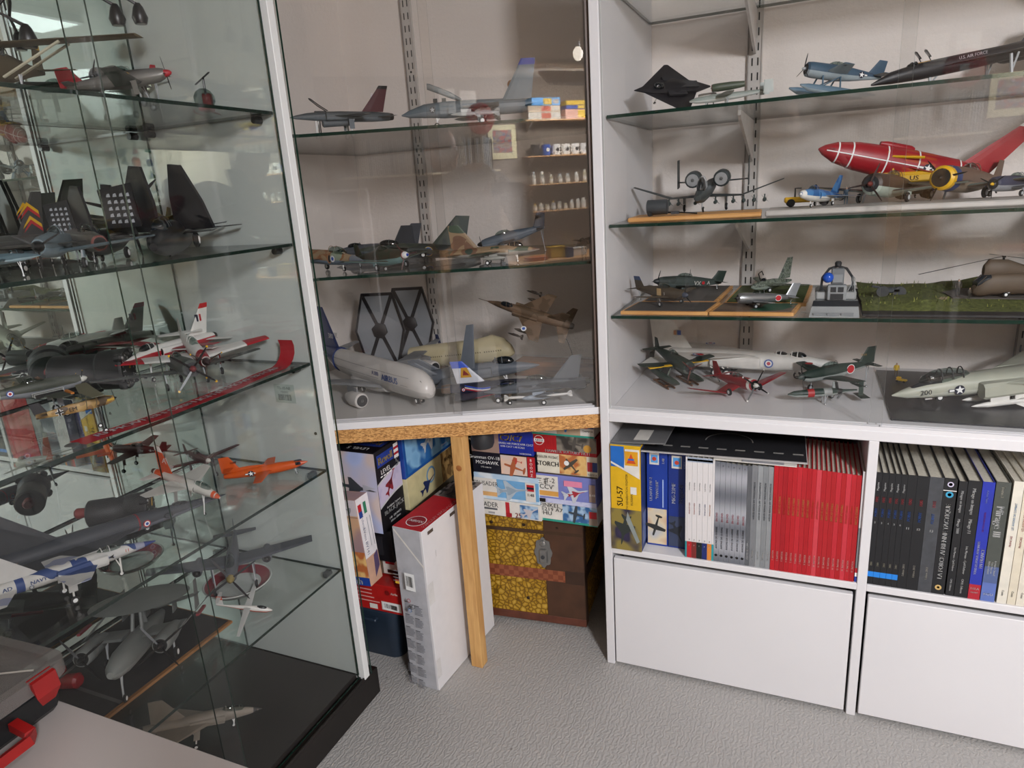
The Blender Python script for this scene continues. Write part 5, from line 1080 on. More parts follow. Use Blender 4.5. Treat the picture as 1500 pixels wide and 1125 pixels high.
# grass diorama with heavy helicopter
t = thing('diorama_board', 'long grass diorama base with a tarmac strip at the right of the third shelf', 'base', (.125, 1.80, Z3))
n = 40; m_ = 12; vs = []; fs = []
def hgt(x, y):
    if x > .19 and .075 < y < .27: return .0185
    return .016+.010*math.sin(x*14)*math.sin(y*9+1)+.008*mathutils.noise.noise(V((x*18, y*18, 0)))+(.012 if y > .2 else .0)
for j in range(m_):
    for i in range(n): x = .75*i/(n-1); y = .01+.34*j/(m_-1); vs.append(V((x, y-(.012*mathutils.noise.noise(V((x*30, 0, 3))) if j == 0 else 0), max(.006, hgt(x, y)) if j else .006)))
for j in range(m_-1):
    for i in range(n-1): fs.append((j*n+i, j*n+i+1, (j+1)*n+i+1, (j+1)*n+i))
b0 = [(0, 0, .0005), (.75, 0, .0005), (.75, .355, .0005), (0, .355, .0005)]
MB().add(vs, fs, C('555a2c', .9, var=.4, scale=120, bump=.8), True).build('grass', t)
MB().bbox((-.002, -.038, .0005), (.755, .356, .006), C('2f2c2c', .6), r=.001).build('board', t)
MB().prism([(.20, .11), (.40, .09), (.75, .085), (.75, .25), (.24, .26), (.19, .2)], (0, 0, .0188), (1, 0, 0), (0, 1, 0), .002, C('5b5550', .8)).build('tarmac', t)
for i in range(6):
    MB().lathe([(.0022, 0), (.0022, .03)], C('8f7f62', .7), 8, (.165+.006*(i % 3)*1.0, .075, .018+.0045*(i//3)), (0.35, 1, 0)).build('log', t)
g = MB()
for k in range(420):
    x, y = random.random()*.74, random.uniform(.01, .34)
    if .2 < x and .09 < y < .26: continue
    z = max(.006, hgt(x, y)); a = random.random()*6.28; g.add([(x-.0015*math.cos(a), y-.0015*math.sin(a), z), (x+.0015*math.cos(a), y+.0015*math.sin(a), z), (x+.002*math.sin(a), y, z+random.uniform(.004, .009))], [(0, 1, 2)], C(random.choice(('6d7433', '8a8a45', '4a5a25')), .9))
tag(g.build('grass_tufts', t), kind='stuff')
t2 = thing('anti_aircraft_gun', 'dark field gun shapes on the grass at the left of the diorama', 'model gun', (.185, 1.93, Z3+.022)); MB().lathe([(.014, 0), (.014, .008)], DGREY, 14, (-.01, -.012, .012), (0, 1, 0)).build('wheel', t2); MB().lathe([(.014, 0), (.014, .008)], DGREY, 14, (.028, -.008, .010), (0, 1, 0)).build('wheel', t2); MB().bbox((-.014, -.008, .008), (.03, .02, .02), C('3c4248')).tube([(0, 0, .018), (-.035, -.01, .026)], .003, DGREY).build('carriage', t2)
def heli(label, n_, t__, zs):
    s = A('model_helicopter', label, n_, t__, zs)
    HB = C('5a4c3e', .6, var=.08)
    s.body([(.5, .02, .02, -.05), (.48, .045, .045, -.045), (.44, .062, .075, -.02), (.38, .07, .085, 0), (.2, .07, .085, 0), (-.3, .07, .085, 0), (-.42, .06, .07, .015), (-.48, .03, .04, .05)], HB, HB, e=.75)
    s.mk(MB().loft([(.44, .022, .045, .10), (.41, .038, .075, .11), (.28, .040, .07, .11), (.12, .02, .035, .085)], HB), 'front_pylon'); s.mk(MB().loft([(-.24, .03, .06, .14), (-.34, .045, .12, .16), (-.44, .03, .12, .17), (-.48, .01, .08, .17)], HB), 'rear_pylon')
    s.mk(MB().loft([(.485, .040, .03, -.0), (.44, .055, .045, .025), (.40, .058, .035, .045)], C('2c3034', .15)), 'cockpit_glass')
    f = MB()
    for y in (-.04, -.013, .013, .04): f.tube([(.49, y*.8, -.03), (.478, y, .01), (.43, y*1.1, .065)], .0025, HB, 4)
    s.mk(f, 'window_frame')
    for rx, rz_, ph in ((.31, .185, .2), (-.38, .275, .9)):
        o = s.mk(MB().lathe([(.008, 0), (.008, .03), (.014, .032), (.014, .042)], BLACK, 10, (rx, 0, rz_-.02)), 'rotor_hub')
        for k in range(3):
            a = ph+2.094*k; D = V((math.cos(a), math.sin(a), -.08 if k else -.16)).normalized(); c = V((rx, 0, rz_+.02)); E_ = V((-math.sin(a), math.cos(a), 0))*.010
            mb = MB(); mb.add([c+D*.02+E_*.4, c+D*.66+E_, c+D*.66-E_, c+D*.02-E_*.4, c+D*.02+V((0, 0, .003)), c+D*.66+V((0, 0, .003))], [(0, 1, 2, 3), (0, 4, 5, 1), (3, 2, 5, 4)], BLACK); s.mk(mb, 'rotor_blade', o)
    for x in (.28, .1, -.08): s.mk(MB().lathe([(.016, 0), (.016, .003)], LGREY, 12, (x, -.0705, .02), (0, -1, 0)), 'window')
    s.mk(MB().box((.18, -.0735, -.01), (.235, -.071, .04), BLACK), 'door_window'); s.gear(.3, .07, -.06, .02); s.gear(-.25, .08, -.06, .02)
heli('brown tandem-rotor helicopter with drooping blades on the tarmac strip', (1425, 416, 1.92), (1640, 411, 2.0), Z3+.0212)
for px, py, y, lb, rz in ((1402, 437, 1.93, 'dark toy soldier standing upright left of the helicopter nose', 0), (1418, 447, 1.885, 'small dark toy soldier nearest the helicopter nose and the camera', .6)):
    p = at(px, py, y=y); human('figurine', lb, (p.x, y, Z3+.0212), .042 if rz == 0 else .028, C('3c352c'), C('3a3630'), rz=rz, hat=C('2c2a24'))
# ------------------------------------------------------------------ base board of the right cabinet (z .8045)
s = A('model_jet', 'large white delta-finned strike jet with pale roundels at the back of the bottom level', (1236, 535, 2.10), (948, 519, 2.17), Z4)
s.body([(.5, .003, .004, -.012), (.42, .022, .022, -.004), (.32, .036, .036, 0), (.15, .05, .048, 0), (-.1, .058, .05, 0), (-.36, .06, .05, 0), (-.46, .055, .045, 0)], WHT, WHT, e=.85)
s.wings(.08, .42, -.28, .06, .05, .21, .035, .03, WHT, WHT, t=.03); s.wings(-.28, .20, -.42, .08, .05, .20, .0, -.01, WHT, name='tailplane', t=.05)
s.fin(-.26, .22, -.42, .09, .04, .27, WHT, t=.05); s.canopy(.27, .028, .09, .024, .028, frame=WHT); s.canopy(.19, .032, .07, .024, .022, frame=WHT)
s.mk(MB().loft([(.10, .018, .03, .0), (.08, .022, .034, .0), (-.15, .02, .03, 0)], WHT, n=10, M=Matrix.Translation((0, -.06, .0))), 'air_intake'); s.mk(MB().loft([(.10, .018, .03, .0), (.08, .022, .034, .0), (-.15, .02, .03, 0)], WHT, n=10, M=Matrix.Translation((0, .06, .0))), 'air_intake')
s.nozzle(-.46, .03, y=.028, both=True, l=.03); s.roundel(.14, 'rafp', .022, z=.0)
s.top(-.20, -.13, .048, 'rafp', .026); s.top(-.20, .13, .048, 'rafp', .026)
s.mk(MB().box((-.345, -.0075, .12), (-.325, -.006, .145), C('4a60a8')).box((-.365, -.0075, .12), (-.35, -.006, .145), C('c89a7a')), 'fin_flash')
s.gear(.27, 0, -.03, .02, both=False, mt=WHT); s.gear(-.06, .07, -.03, .028, mt=WHT); s.gear(-.12, .07, -.03, .028, mt=WHT)
s = A('model_floatplane', 'dark green seaplane with yellow wing edges and trolleys at the left of the bottom level', (1003, 543, 1.93), (948, 512, 2.12), Z4)
s.fighter(DGRN, C('59605a', .5), span=.50, rad=True, gear=False, ph=.3, blade=C('5a2a22'), sp=C('5a2a22'), wtip=None, gc=DGRN)
s.mk(MB().box((.14, -.40, -.028), (.19, -.10, -.018), YEL).box((.14, .10, -.028), (.19, .40, -.018), YEL), 'yellow_edge', label='yellow leading edges'); s.top(.06, .36, .028, 'sunp', .04)
g = s.ground(0)
for sg in (1, -1):
    zf = g+.10; s.mk(MB().loft([(.48, .01, .012, zf+.03), (.36, .035, .045, zf+.01), (.05, .04, .05, zf), (-.2, .03, .04, zf+.01), (-.36, .008, .01, zf+.03)], C('3f4a42'), C('5a524a'), n=10, M=Matrix.Translation((0, sg*.16, 0))), 'float')
    s.mk(MB().tube([(.18, sg*.16, zf+.04), (.16, sg*.10, -.05)], .010, C('5a625a'), 6).tube([(-.02, sg*.16, zf+.04), (.02, sg*.10, -.05)], .010, C('5a625a'), 6), 'strut')
    s.mk(MB().box((-.1, sg*.16-.05, g+.005), (.3, sg*.16-.035, g+.025), C('6a4a34')).box((-.1, sg*.16+.035, g+.005), (.3, sg*.16+.05, g+.025), C('6a4a34')).box((.2, sg*.16-.05, g+.025), (.23, sg*.16+.05, g+.04), C('6a4a34')).box((-.05, sg*.16-.05, g+.025), (-.02, sg*.16+.05, g+.04), C('6a4a34')), 'trolley')
RD2 = C('94202a', .35)
s = A('model_racing_plane', 'dark red bent-wing racer with a big black and white propeller', (1110, 570, 1.88), (1046, 556, 2.03), Z4)
s.body(PR_RAD, RD2, RD2); s.gull(.22, .30, .17, .26, .12, .13, .05, .24, .78, -.03, -.12, .02, RD2)
s.wings(-.34, .14, -.38, .08, .01, .24, .04, .05, RD2, name='tailplane'); s.fin(-.28, .22, -.42, .11, .02, .24, RD2); s.canopy(.06, .07, .26, .04, .06, CANOPY, RD2)
s.patch(.432, .36, WHT, 1.02, 'white_cowl_ring'); s.mk(MB().disc((.436, 0, 0), (0, 1, 0), (0, 0, 1), .064, BLACK, 18), 'engine')
s.prop(.44, .25, 4, BLACK, WHT, .032, .95, tipm=WHT, spl=.07, wch=.08); s.gear(.16, .24, -.12, .05, mt=WHT, hub=LGREY, rake=.05); s.gear(-.40, 0, -.0, .02, both=False)
s = A('model_piston_fighter', 'dark green fighter with red disc and raised tail on the right of the racer', (1170, 553, 1.93), (1278, 534, 2.08), Z4)
s.fighter(DGRN, C('9a9f9c', .5), span=.50, ph=.2, sp=C('3a4440'), gear=True, gc=LGREY, finm=DGRN, can=.08, nb=4); s.roundel(-.16, 'sun', .055); s.top(.08, -.36, .02, 'sunp', .045)
s.fin(-.28, .24, -.42, .12, .03, .22, DGRN, tip=(.25, DGRN)); s.text('9-131', -.37, .03, C('c9a05a'), z=.14, y=.012)
s = A('model_small_plane', 'small green and silver plane lying low in front of the green fighter', (1154, 578, 1.86), (1272, 570, 1.93), Z4)
s.body([(.5, .008, .01, 0), (.42, .04, .04, 0), (.2, .055, .055, 0), (-.05, .05, .05, 0), (-.2, .02, .022, .0), (-.36, .01, .012, .0)], DGRN, C('9aa09c'))
s.patch(.26, .18, C('a83030'), 1.02, 'red_band'); s.patch(.06, -.04, C('8f9290'), 1.02, 'silver_band')
s.mk(MB().lathe([(.03, .05), (.04, .0), (.03, -.05)], BLACK, 12, (-.12, 0, .0), (1, 0, 0)).tube([(-.12, 0, 0), (-.1, 0, .12)], .018, BLACK).tube([(-.16, .03, -.02), (-.1, .05, -.08)], .01, BLACK), 'engine')
s.wings(-.28, .08, -.3, .08, .01, .20, .09, .10, DGRN, name='wing'); s.fin(-.38, .06, -.38, .06, -.08, .12, DGRN); s.wings(-.36, .12, -.36, .12, .0, .12, -.08, -.08, DGRN, C('9aa09c'), name='tailplane'); s.gear(.05, .05, -.03, .012)
# carrier deck + swing-wing fighter
t = thing('flight_deck_board', 'black flight deck base under the large grey fighter at the right', 'base', (.205, 1.785, Z4))
MB().bbox((0, 0, .0005), (.74, .46, .004), C('27262a', .3), r=.001).build('board', t)
MB().box((.0, .0, .0042), (.74, .46, .0048), C('26252a', .35, var=.25, scale=40)).build('deck_surface', t)
FG = C('aeb0a0', .45, var=.04)
s = A('model_fighter', 'big pale grey swing-wing fighter numbered 200 on the black deck', (1306, 579, 1.90), (1660, 535, 2.08), Z4+.005)
s.body([(.5, .003, .003, -.012), (.44, .022, .022, -.01), (.36, .036, .036, -.004), (.24, .044, .046, 0), (.1, .06, .05, .0), (-.2, .10, .045, 0), (-.42, .10, .04, 0), (-.48, .07, .035, 0)], FG, C('c2c4b6', .45), e=.85)
s.wings(.14, .34, -.02, .20, .07, .14, .015, .01, FG, FG, t=.05, name='glove'); s.wings(.0, .13, -.34, .07, .13, .40, .012, .01, FG, FG)
s.wings(-.32, .18, -.46, .07, .08, .24, .0, -.01, FG, FG, name='tailplane')
for sg in (1, -1):
    s.fin(-.20, .18, -.36, .08, .03, .19, FG, y=sg*.075, y2=sg*.095); s.mk(MB().box((-.30, sg*.088-.004, .06), (-.285, sg*.088+.004, .17), C('6a3038')), 'fin_stripe')
    s.mk(MB().loft([(.16, .03, .034, -.015), (.15, .033, .037, -.015), (-.2, .034, .034, -.01)], FG, n=8, e=.6, M=Matrix.Translation((0, sg*.072, 0))), 'air_intake')
s.nozzle(-.48, .034, y=.06, both=True); s.canopy(.275, .04, .22, .03, .045, CANOPY, BLACK, 4); s.mk(MB().box((.20, -.012, .035), (.34, .012, .05), BLK2), 'cockpit_tub')
s.mk(MB().loft([(.42, .015, .010, .010), (.36, .024, .018, .022), (.30, .03, .02, .032)], BLK2, n=10), 'anti_glare_panel')
s.text('200', .37, .032, C('4a4c4a')); s.roundel(.235, 'us', .022, z=-.008)
s.mk(MB().box((.262, -.0475, -.0), (.30, -.0462, .02), YEL).box((.19, -.053, -.03), (.22, -.0515, -.01), YEL), 'yellow_emblem')
for dx, dz in ((.1, 0), (-.0, -.02)): s.pod(.0+dx, .09, -.075+dz*0, .22, .012, WHT, 'missile', fins=WHT, pylon=.03)
s.pod(.1, .0, -.075, .20, .014, WHT, 'missile', both=False, fins=WHT)
s.gear(.30, 0, -.03, .018, both=False, mt=WHT, door=WHT); s.gear(-.1, .1, -.03, .028, mt=WHT)
s.mk(MB().box((.27, -.02, -.058), (.35, -.014, -.042), WHT).tube([(.33, -.01, -.045), (.36, -.03, s.ground(.36)+.01)], .004, WHT), 'gear_door')
p = at(1312, 553, y=2.16); human('figurine', 'yellow-jacketed toy deck crewman standing behind the jet nose', (p.x, 2.16, Z4+.005), .046, C('c9a51e'), C('4a3c26'), hat=C('8a7a30'))
t = thing('deck_tractor', 'small yellow deck tractor beside the yellow toy crewman', 'model vehicle', (at(1320, 556, y=2.13).x, 2.12, Z4+.005), rz=-.5); MB().bbox((-.014, -.007, .003), (.014, .007, .009), YEL2).bbox((-.014, -.006, .009), (-.002, .006, .014), YEL2).build('body', t)
for x in (-.009, .009):
    for y in (-.008, .006): MB().lathe([(.003, 0), (.003, .002)], TYRE, 8, (x, y, .003), (0, 1, 0)).build('wheel', t)
# ================================================================== CORNER CABINET MODELS
ZC1, ZC2, ZC3 = 1.5705, 1.2085, .8030
s = A('model_fighter', 'grey fighter with dark red tail fin and open canopy on the top corner shelf', (424, 171, 1.60), (573, 171, 1.83), ZC1)
s.jet(C('4f5558', .5), C('6b7378', .5), sweep=.22, span=.32, fh=.24, finm=C('4a1820', .5), st=[(.5, .003, .003, -.01), (.44, .02, .018, -.006), (.34, .036, .032, 0), (.2, .05, .044, .002), (0, .06, .05, 0), (-.3, .056, .048, 0), (-.48, .04, .038, 0)], can=None, ftip=(.12, BLACK))
s.mk(MB().loft([(.20, .02, .03, -.055), (.19, .03, .038, -.06), (-.1, .03, .03, -.05)], C('5d6468')), 'air_intake')
s.mk(MB().tube([(.14, .026, .05), (.22, .026, .10), (.29, .02, .155), (.30, 0, .16), (.29, -.02, .155), (.22, -.026, .10), (.14, -.026, .05)], .005, BLACK, 6), 'open_canopy'); s.mk(MB().box((.16, -.015, .035), (.26, .015, .05), BLACK), 'cockpit_tub')
s.mk(MB().tube([(.25, -.055, .03), (.22, -.06, -.04), (.22, -.06, s.ground(.22))], .005, BLACK, 5).tube([(.235, -.055, .03), (.205, -.06, -.04), (.205, -.06, s.ground(.2))], .005, BLACK, 5), 'boarding_ladder')
s.mk(MB().prism([(-.01, -.03), (.012, -.03), (.018, .0), (.008, .03), (-.006, .03), (-.016, .0)], (-.325, -.011, .19), (-1, 0, 0), (0, 0, 1), .001, C('c9bfc0')), 'fin_emblem', label='pale emblem on the fin')
s = A('model_fighter', 'large grey twin-tail fighter with blue fin tops and raised canopy on the top corner shelf', (588, 165, 1.68), (800, 152, 1.83), ZC1)
s.jet(C('5d6a72', .5), C('757f86', .5), sweep=.2, span=.32, fins=2, fh=.24, cant=.05, can=None, ftip=(.15, C('20368a')), st=[(.5, .004, .004, -.02), (.44, .024, .026, -.014), (.34, .04, .044, 0), (.2, .055, .055, 0), (0, .075, .055, 0), (-.3, .08, .05, 0), (-.48, .06, .04, 0)])
s.mk(MB().loft([(.31, .006, .02, .155), (.29, .022, .022, .15), (.16, .03, .022, .095), (.08, .028, .012, .055)], C('8a8f90', .15)), 'open_canopy')
for x in (.26, .20): s.mk(MB().box((x-.014, -.01, .05), (x+.014, .01, .075), BLACK), 'ejection_seat')
s.mk(MB().lathe([(.03, 0), (.03, .004)], C('c98a4a'), 14, (-.27, -.095, .15), (0, -1, 0)), 'fin_emblem'); s.roundel(.28, 'usg', .02)
s.mk(MB().box((.31, -.06, -.04), (.36, -.05, .015), C('9aa0a0')), 'open_panel')
for x in (.05, -.08): s.pod(x, .16, -.05, .2, .013, C('a9adad'), 'missile', fins=C('a9adad'), pylon=.03)
# second corner shelf
s = A('model_fighter', 'sand and grey fighter with a white star disc at the left of the second shelf', (532, 381, 1.58), (415, 372, 1.66), ZC2)
s.jet(CAMO(['9a8468', '8a5f3e', '8f9a86'], 30, seed=41), C('6f7f8e', .5), fins=2, sweep=.2, span=.34, can=(.20, .045, .22, .032, .05), canm=CANOPY)
s.mk(MB().lathe([(.038, 0), (.026, .05), (.004, .12)], C('6f757c'), 12, (.38, 0, -.004), (1, 0, 0)), 'nose_cone'); s.roundel(.20, 'il', .026)
s = A('model_fighter', 'dark grey stealth fighter with two wide canted fins behind the sand fighter', (490, 367, 1.95), (632, 363, 2.05), ZC2)
s.jet(C('4c5056', .5), C('5a5e64', .5), fins=2, cant=.14, fh=.20, sweep=.26, span=.36, root=.42, can=(.28, .035, .16, .028, .036), finx=-.12, finc=.26)
s = A('model_fighter', 'dark green fighter with red 06 fin and round blue badge', (520, 370, 1.77), (700, 373, 1.94), ZC2)
VG = CAMO(['2f3b36', '3b4238', '2b3230'], 18, seed=42)
s.jet(VG, C('5a6468', .5), sweep=.38, root=.5, span=.30, xw=.10, fh=.24, finm=VG, can=(.22, .045, .17, .03, .04), finx=-.12, finc=.28, tp=False); s.wings(.22, .16, .1, .05, .06, .18, .03, .035, VG, t=.05, name='canard')
s.mk(MB().prism([(-.14, -.09), (.06, -.09), (.14, .09), (.06, .09)], (-.335, -.0125, .17), (-1, 0, 0), (0, 0, 1), .001, C('6a2026')), 'red_panel', label='red chequered fin panel') if False else s.mk(MB().add([(-.20, -.012, .09), (-.34, -.012, .09), (-.37, -.010, .24), (-.30, -.010, .24)], [(0, 1, 2, 3)], C('6a2026')), 'red_panel', label='dark red fin panel')
s.text('06', -.31, .08, C('c9c93a'), z=.165, y=.0145, sides=(-1,)) ; s.text('06', -.31, .08, C('c9c93a'), z=.165, y=.0145, sides=(1,)); s.roundel(-.10, 'sw', .038)
s.mk(MB().add([(-.375, -.0085, .10), (-.395, -.0085, .10), (-.385, -.0085, .20)], [(0, 1, 2)], WHT), 'white_mark')
s = A('model_piston_fighter', 'light blue bellied piston fighter with tricolour spinner near the corner shelf edge', (597, 376, 1.60), (521, 383, 1.71), ZC2)
s.fighter(CAMO(['3c4434', '4b4436'], 40, seed=43), C('86a9a8', .5), span=.5, sp=DECALW, blade=C('4a2a2c'), ph=2.2, gc=C('7fa0a2'), can=.05); s.mk(MB().lathe([(.022, 0), (.004, .03)], C('2a4ab0'), 12, (.49, 0, 0), (1, 0, 0)).lathe([(.037, 0), (.037, .01)], C('a82a30'), 12, (.438, 0, 0), (1, 0, 0)), 'spinner_tip')
s = A('model_fighter', 'brown and green jungle camouflage jet with tall swept fin, nose to the right', (790, 364, 1.74), (655, 374, 1.66), ZC2)
SEA_ = CAMO(['2f3e33', '6a4c38', '8a7458', '3a4a38'], 14, seed=44)
s.jet(SEA_, C('8f8d86', .5), sweep=.25, span=.32, fh=.26, finm=SEA_, can=(.24, .045, .18, .03, .045), gm=WHT, finx=-.15, finc=.3)
s.pod(.02, .14, -.06, .26, .022, C('8f8f88'), 'fuel_tank', pylon=.04)
s = A('model_jet', 'blue-grey propeller trainer with T-tail behind the camouflage jet', (700, 359, 1.95), (800, 334, 2.05), ZC2)
s.fighter(C('4a5560', .5), C('6a727a', .5), span=.5, ph=.9, gear=True, can=.12); s.fin(-.30, .18, -.42, .12, .02, .26, C('2f3640'), tip=(.3, C('232a36'))); s.wings(-.38, .12, -.40, .08, 0, .22, .20, .20, C('3c444e'), name='tailplane')
s = A('model_jet', 'small dark high-tailed jet in the shadow at the right end of the second corner shelf', (842, 360, 1.80), (880, 346, 1.96), ZC2)
s.jet(C('4a4844', .5), C('5c5a56', .5), gm=BLACK)
# bottom of corner cabinet
def pxy(px, z, y): p = at(px, 0, y=y); return col_at(px, z, y=y)
s = A('model_airliner', 'large white double-deck airliner with blue tail and four engines', (632, 575, 1.60), (476, 528, 1.89), ZC3)
AW = C('cdc9c5', .3, var=.02); AWB = C('b9b6b2', .35)
s.body([(.5, .012, .014, -.02), (.49, .030, .034, -.016), (.46, .046, .052, -.008), (.41, .055, .065, 0), (.3, .058, .070, .002), (-.1, .058, .070, .002), (-.25, .052, .062, .008), (-.38, .034, .040, .026), (-.47, .014, .018, .045), (-.5, .004, .006, .05)], AW, AWB, n=20)
s.mk(MB().loft([(.16, .035, .02, -.06), (.08, .062, .034, -.055), (-.1, .062, .034, -.055), (-.18, .03, .02, -.055)], C('b4b2b0')), 'belly_fairing')
WG = C('85878a', .4)
for sg in (1, -1):
    mb = MB(); s._w(mb, (.18, sg*.05, -.045), .26, (.02, sg*.22, -.015), .14, .09, WG, C('9a9c9c'), 'z'); s._w(mb, (.02, sg*.22, -.015), .14, (-.17, sg*.53, .03), .045, .07, WG, C('9a9c9c'), 'z'); s.mk(mb, 'wing')
    s.fin(-.17, .05, -.19, .03, .01, .055, C('1c2c5c'), y=sg*.53, name='winglet')
    for (x, y, z) in ((.13, .17, -.075), (.0, .32, -.05)):
        s.nac(x, sg*y, z, .13, .036, AW, both=False, r2=.55, inlet=C('2a2b2d')); s.mk(MB().box((x-.06, sg*y-.003, z+.02), (x+.03, sg*y+.003, z+.055), WG), 'pylon')
s.wings(-.36, .13, -.45, .05, .02, .19, .03, .05, WG, name='tailplane')
TB = C('1f3166', .35); s.fin(-.30, .20, -.44, .085, .06, .27, TB, t=.09)
s.mk(MB().loft([(-.30, .0525, .0625, .0130), (-.36, .043, .050, .0230), (-.45, .0225, .027, .0410), (-.495, .009, .011, .0490)], TB, AW, n=20), 'tail_paint', label='blue painted tail cone')
s.text('380', -.365, .038, DECALW, z=.13, y=.0125); s.text('AIRBUS', .26, .042, C('24509a'), z=.012, bold=.06); s.text('A380', .125, .024, C('1f3f86'), z=.020, bold=.04) if False else None
s.text('A380', .135, .028, C('1f3f86'), z=.02, bold=.06)
mb = MB()
for z in (.034, -.002):
    for i in range(64):
        x = .40-.0115*i
        if i % 16 == 15: continue
        if z < .01 and .17 < x < .35: continue
        yy, zz = s.side(x, z, .0006)
        for sg in (1, -1): mb.add([(x, sg*yy, z-.0018), (x-.005, sg*yy, z-.0018), (x-.005, sg*yy, z+.0018), (x, sg*yy, z+.0018)], [(0, 1, 2, 3)], C('55575a'))
tag(s.mk(mb, 'cabin_windows'), kind='stuff')
mb = MB()
for a in (-.55, -.2, .2, .55):
    mb.add([(.476, .034*math.sin(a-.13)*1.2, .018), (.476, .034*math.sin(a+.13)*1.2, .018), (.464, .038*math.sin(a+.13)*1.25, .030), (.464, .038*math.sin(a-.13)*1.25, .030)], [(0, 1, 2, 3)], BLACK)
s.mk(mb, 'cockpit_window')
s.gear(.40, .006, -.07, .016); s.gear(.02, .06, -.08, .016, mt=DGREY); s.gear(-.03, .06, -.08, .016, mt=DGREY); s.gear(-.06, .03, -.08, .016, mt=DGREY)
s = A('model_airliner_fuselage', 'cream airliner fuselage without wings lying behind the blue-tailed airliner', (753, 516, 2.02), (628, 528, 2.02), ZC3)
CR_ = C('cfc39f', .45, var=.03)
s.body([(.5, .01, .02, -.04), (.47, .05, .06, -.02), (.40, .085, .11, 0), (.28, .10, .14, .012), (.1, .10, .125, 0), (-.5, .10, .12, 0), (-.7, .085, .1, .01)], CR_, CR_, n=18)
mb = MB()
for i in range(40):
    x = .40-.025*i; yy, zz = s.side(x, .0, .001)
    if i % 9 != 8: mb.add([(x, -yy, -.004), (x-.010, -yy, -.004), (x-.010, -yy, .008), (x, -yy, .008)], [(0, 1, 2, 3)], C('5a503c'))
tag(s.mk(mb, 'cabin_windows'), kind='stuff'); s.mk(MB().box((.1, -.03, s.ground(0)+.002), (.2, .03, -.1), C('5a4a3a')).box((-.4, -.03, s.ground(0)+.002), (-.3, .03, -.1), C('5a4a3a')), 'cradle')
wb = thing('wooden_block', 'brown wooden block behind the delta fighters on the corner cabinet floor', 'block', (at(812, 545, y=2.02).x+.02, 2.04, ZC3)); MB().bbox((-.155, -.03, .0005), (.17, .04, .052), WOOD('6a4a34', '8a6244')).build('block', wb)
s = A('model_fighter', 'brown camouflaged jet banking on a thin wire stand', (713, 440, 1.88), (838, 478, 1.90), ZC3, roll=-.85)
BRC = CAMO(['6a5542', '54422f'], 30, seed=45)
s.jet(BRC, C('5a4a3a', .6), sweep=.24, span=.30, gear=False, tp=True, can=(.25, .045, .15, .028, .04)); s.top(-.02, .2, .012, 'il', .03)
s.pod(.0, .2, -.06, .2, .018, C('4a3f34'), 'bomb', pylon=.03, fins=C('4a3f34')); s.pod(.05, .28, -.04, .18, .012, C('3c332b'), 'missile', pylon=.03, fins=C('3c332b'))
s.mk(MB().tube([(.5, 0, -.012), (.60, 0, -.012)], .004, BRC, 5), 'nose_probe')
s.t['kind_note'] = 0; del s.t['kind_note']
pw = at(817, 480, y=1.90); i_ = Matrix(s.t.matrix_world)
s_inv = s.t.matrix_basis.inverted(); pts = [s_inv @ V((pw.x, 1.90, pw.z)), s_inv @ V((pw.x+.03, 1.90, pw.z-.04)), s_inv @ V((pw.x+.045, 1.91, pw.z-.10)), s_inv @ V((pw.x+.045, 1.93, ZC3+.004))]
MB().tube(pts, .0016, BLACK, 6).build('wire_stand', s.t); MB().lathe([(.03, 0), (.03, .003)], BLACK, 18, tuple(s_inv @ V((pw.x+.045, 1.93, ZC3+.0005)))).build('stand_foot', s.t)
s = A('model_fighter', 'grey swing-wing jet standing its wing upright behind the striped fighter', (790, 532, 1.90), (585, 560, 1.76), ZC3)
BG_ = C('5a616a', .5)
s.jet(BG_, C('6a7078', .5), sweep=.2, span=.30, fins=2, can=(.25, .045, .16, .03, .04), gear=True, fh=.10)
s.mk((lambda m: (s._w(m, (.06, -.05, .04), .11, (.10, -.03, .34), .05, .08, BG_, BG_, 'y'), m)[1])(MB()), 'folded_wing')
s = A('model_fighter', 'delta fighter with blue, white and red stripes and painted tail', (822, 560, 1.82), (657, 570, 1.70), ZC3)
NV = C('1c2034', .4)
s.jet(NV, C('2b2f4a', .45), sweep=.40, root=.52, span=.26, xw=.08, zw=-.03, fh=.20, tp=False, finm=C('c9cdd6', .45), ftip=(.3, C('3556c0')), can=(.28, .04, .2, .028, .045), canm=CANOPY, gear=True, noz=False, finx=-.16, finc=.26)
s.nozzle(-.48, .045, mt=C('8c7a6c', .3, .7), l=.08)
for dz, cc in ((.020, '3556c0'), (.006, 'd0d0d0'), (-.006, 'a82a36')):
    for sg in (1, -1):
        mb = MB(); last = None
        for i in range(10):
            x = .12-.052*i; z = dz+.015*math.sin(i*.8); yy, zz = s.side(x, z, .0015); w_ = .006
            cur = [(x, sg*yy, z-w_), (x, sg*yy, z+w_)]
            if last: mb.add([last[0], cur[0], cur[1], last[1]], [(0, 1, 2, 3)], C(cc))
            last = cur
        s.mk(mb, 'stripe')
s.wings(.02, .30, -.20, .06, .07, .22, -.031, -.032, C('a02434'), C('a02434'), t=.035, name='wing_panel')
s.mk(MB().add([(-.28, -.0118, .10), (-.38, -.0118, .10), (-.37, -.0098, .19), (-.32, -.0098, .19)], [(0, 1, 2, 3)], C('c0902a')).add([(-.30, -.0125, .12), (-.36, -.0125, .12), (-.35, -.012, .17)], [(0, 1, 2)], C('7a2426')), 'fin_art', label='red and yellow artwork on the fin'); s.roundel(-.36, 'fr', .016)
s.pod(.1, .18, -.06, .2, .012, WHT, 'missile', fins=WHT)
s = A('model_fighter', 'dark grey delta fighter with white missiles near the right end of the corner cabinet', (708, 578, 1.655), (862, 562, 1.785), ZC3)
DGm = CAMO(['3c4046', '50555c'], 14, seed=46)
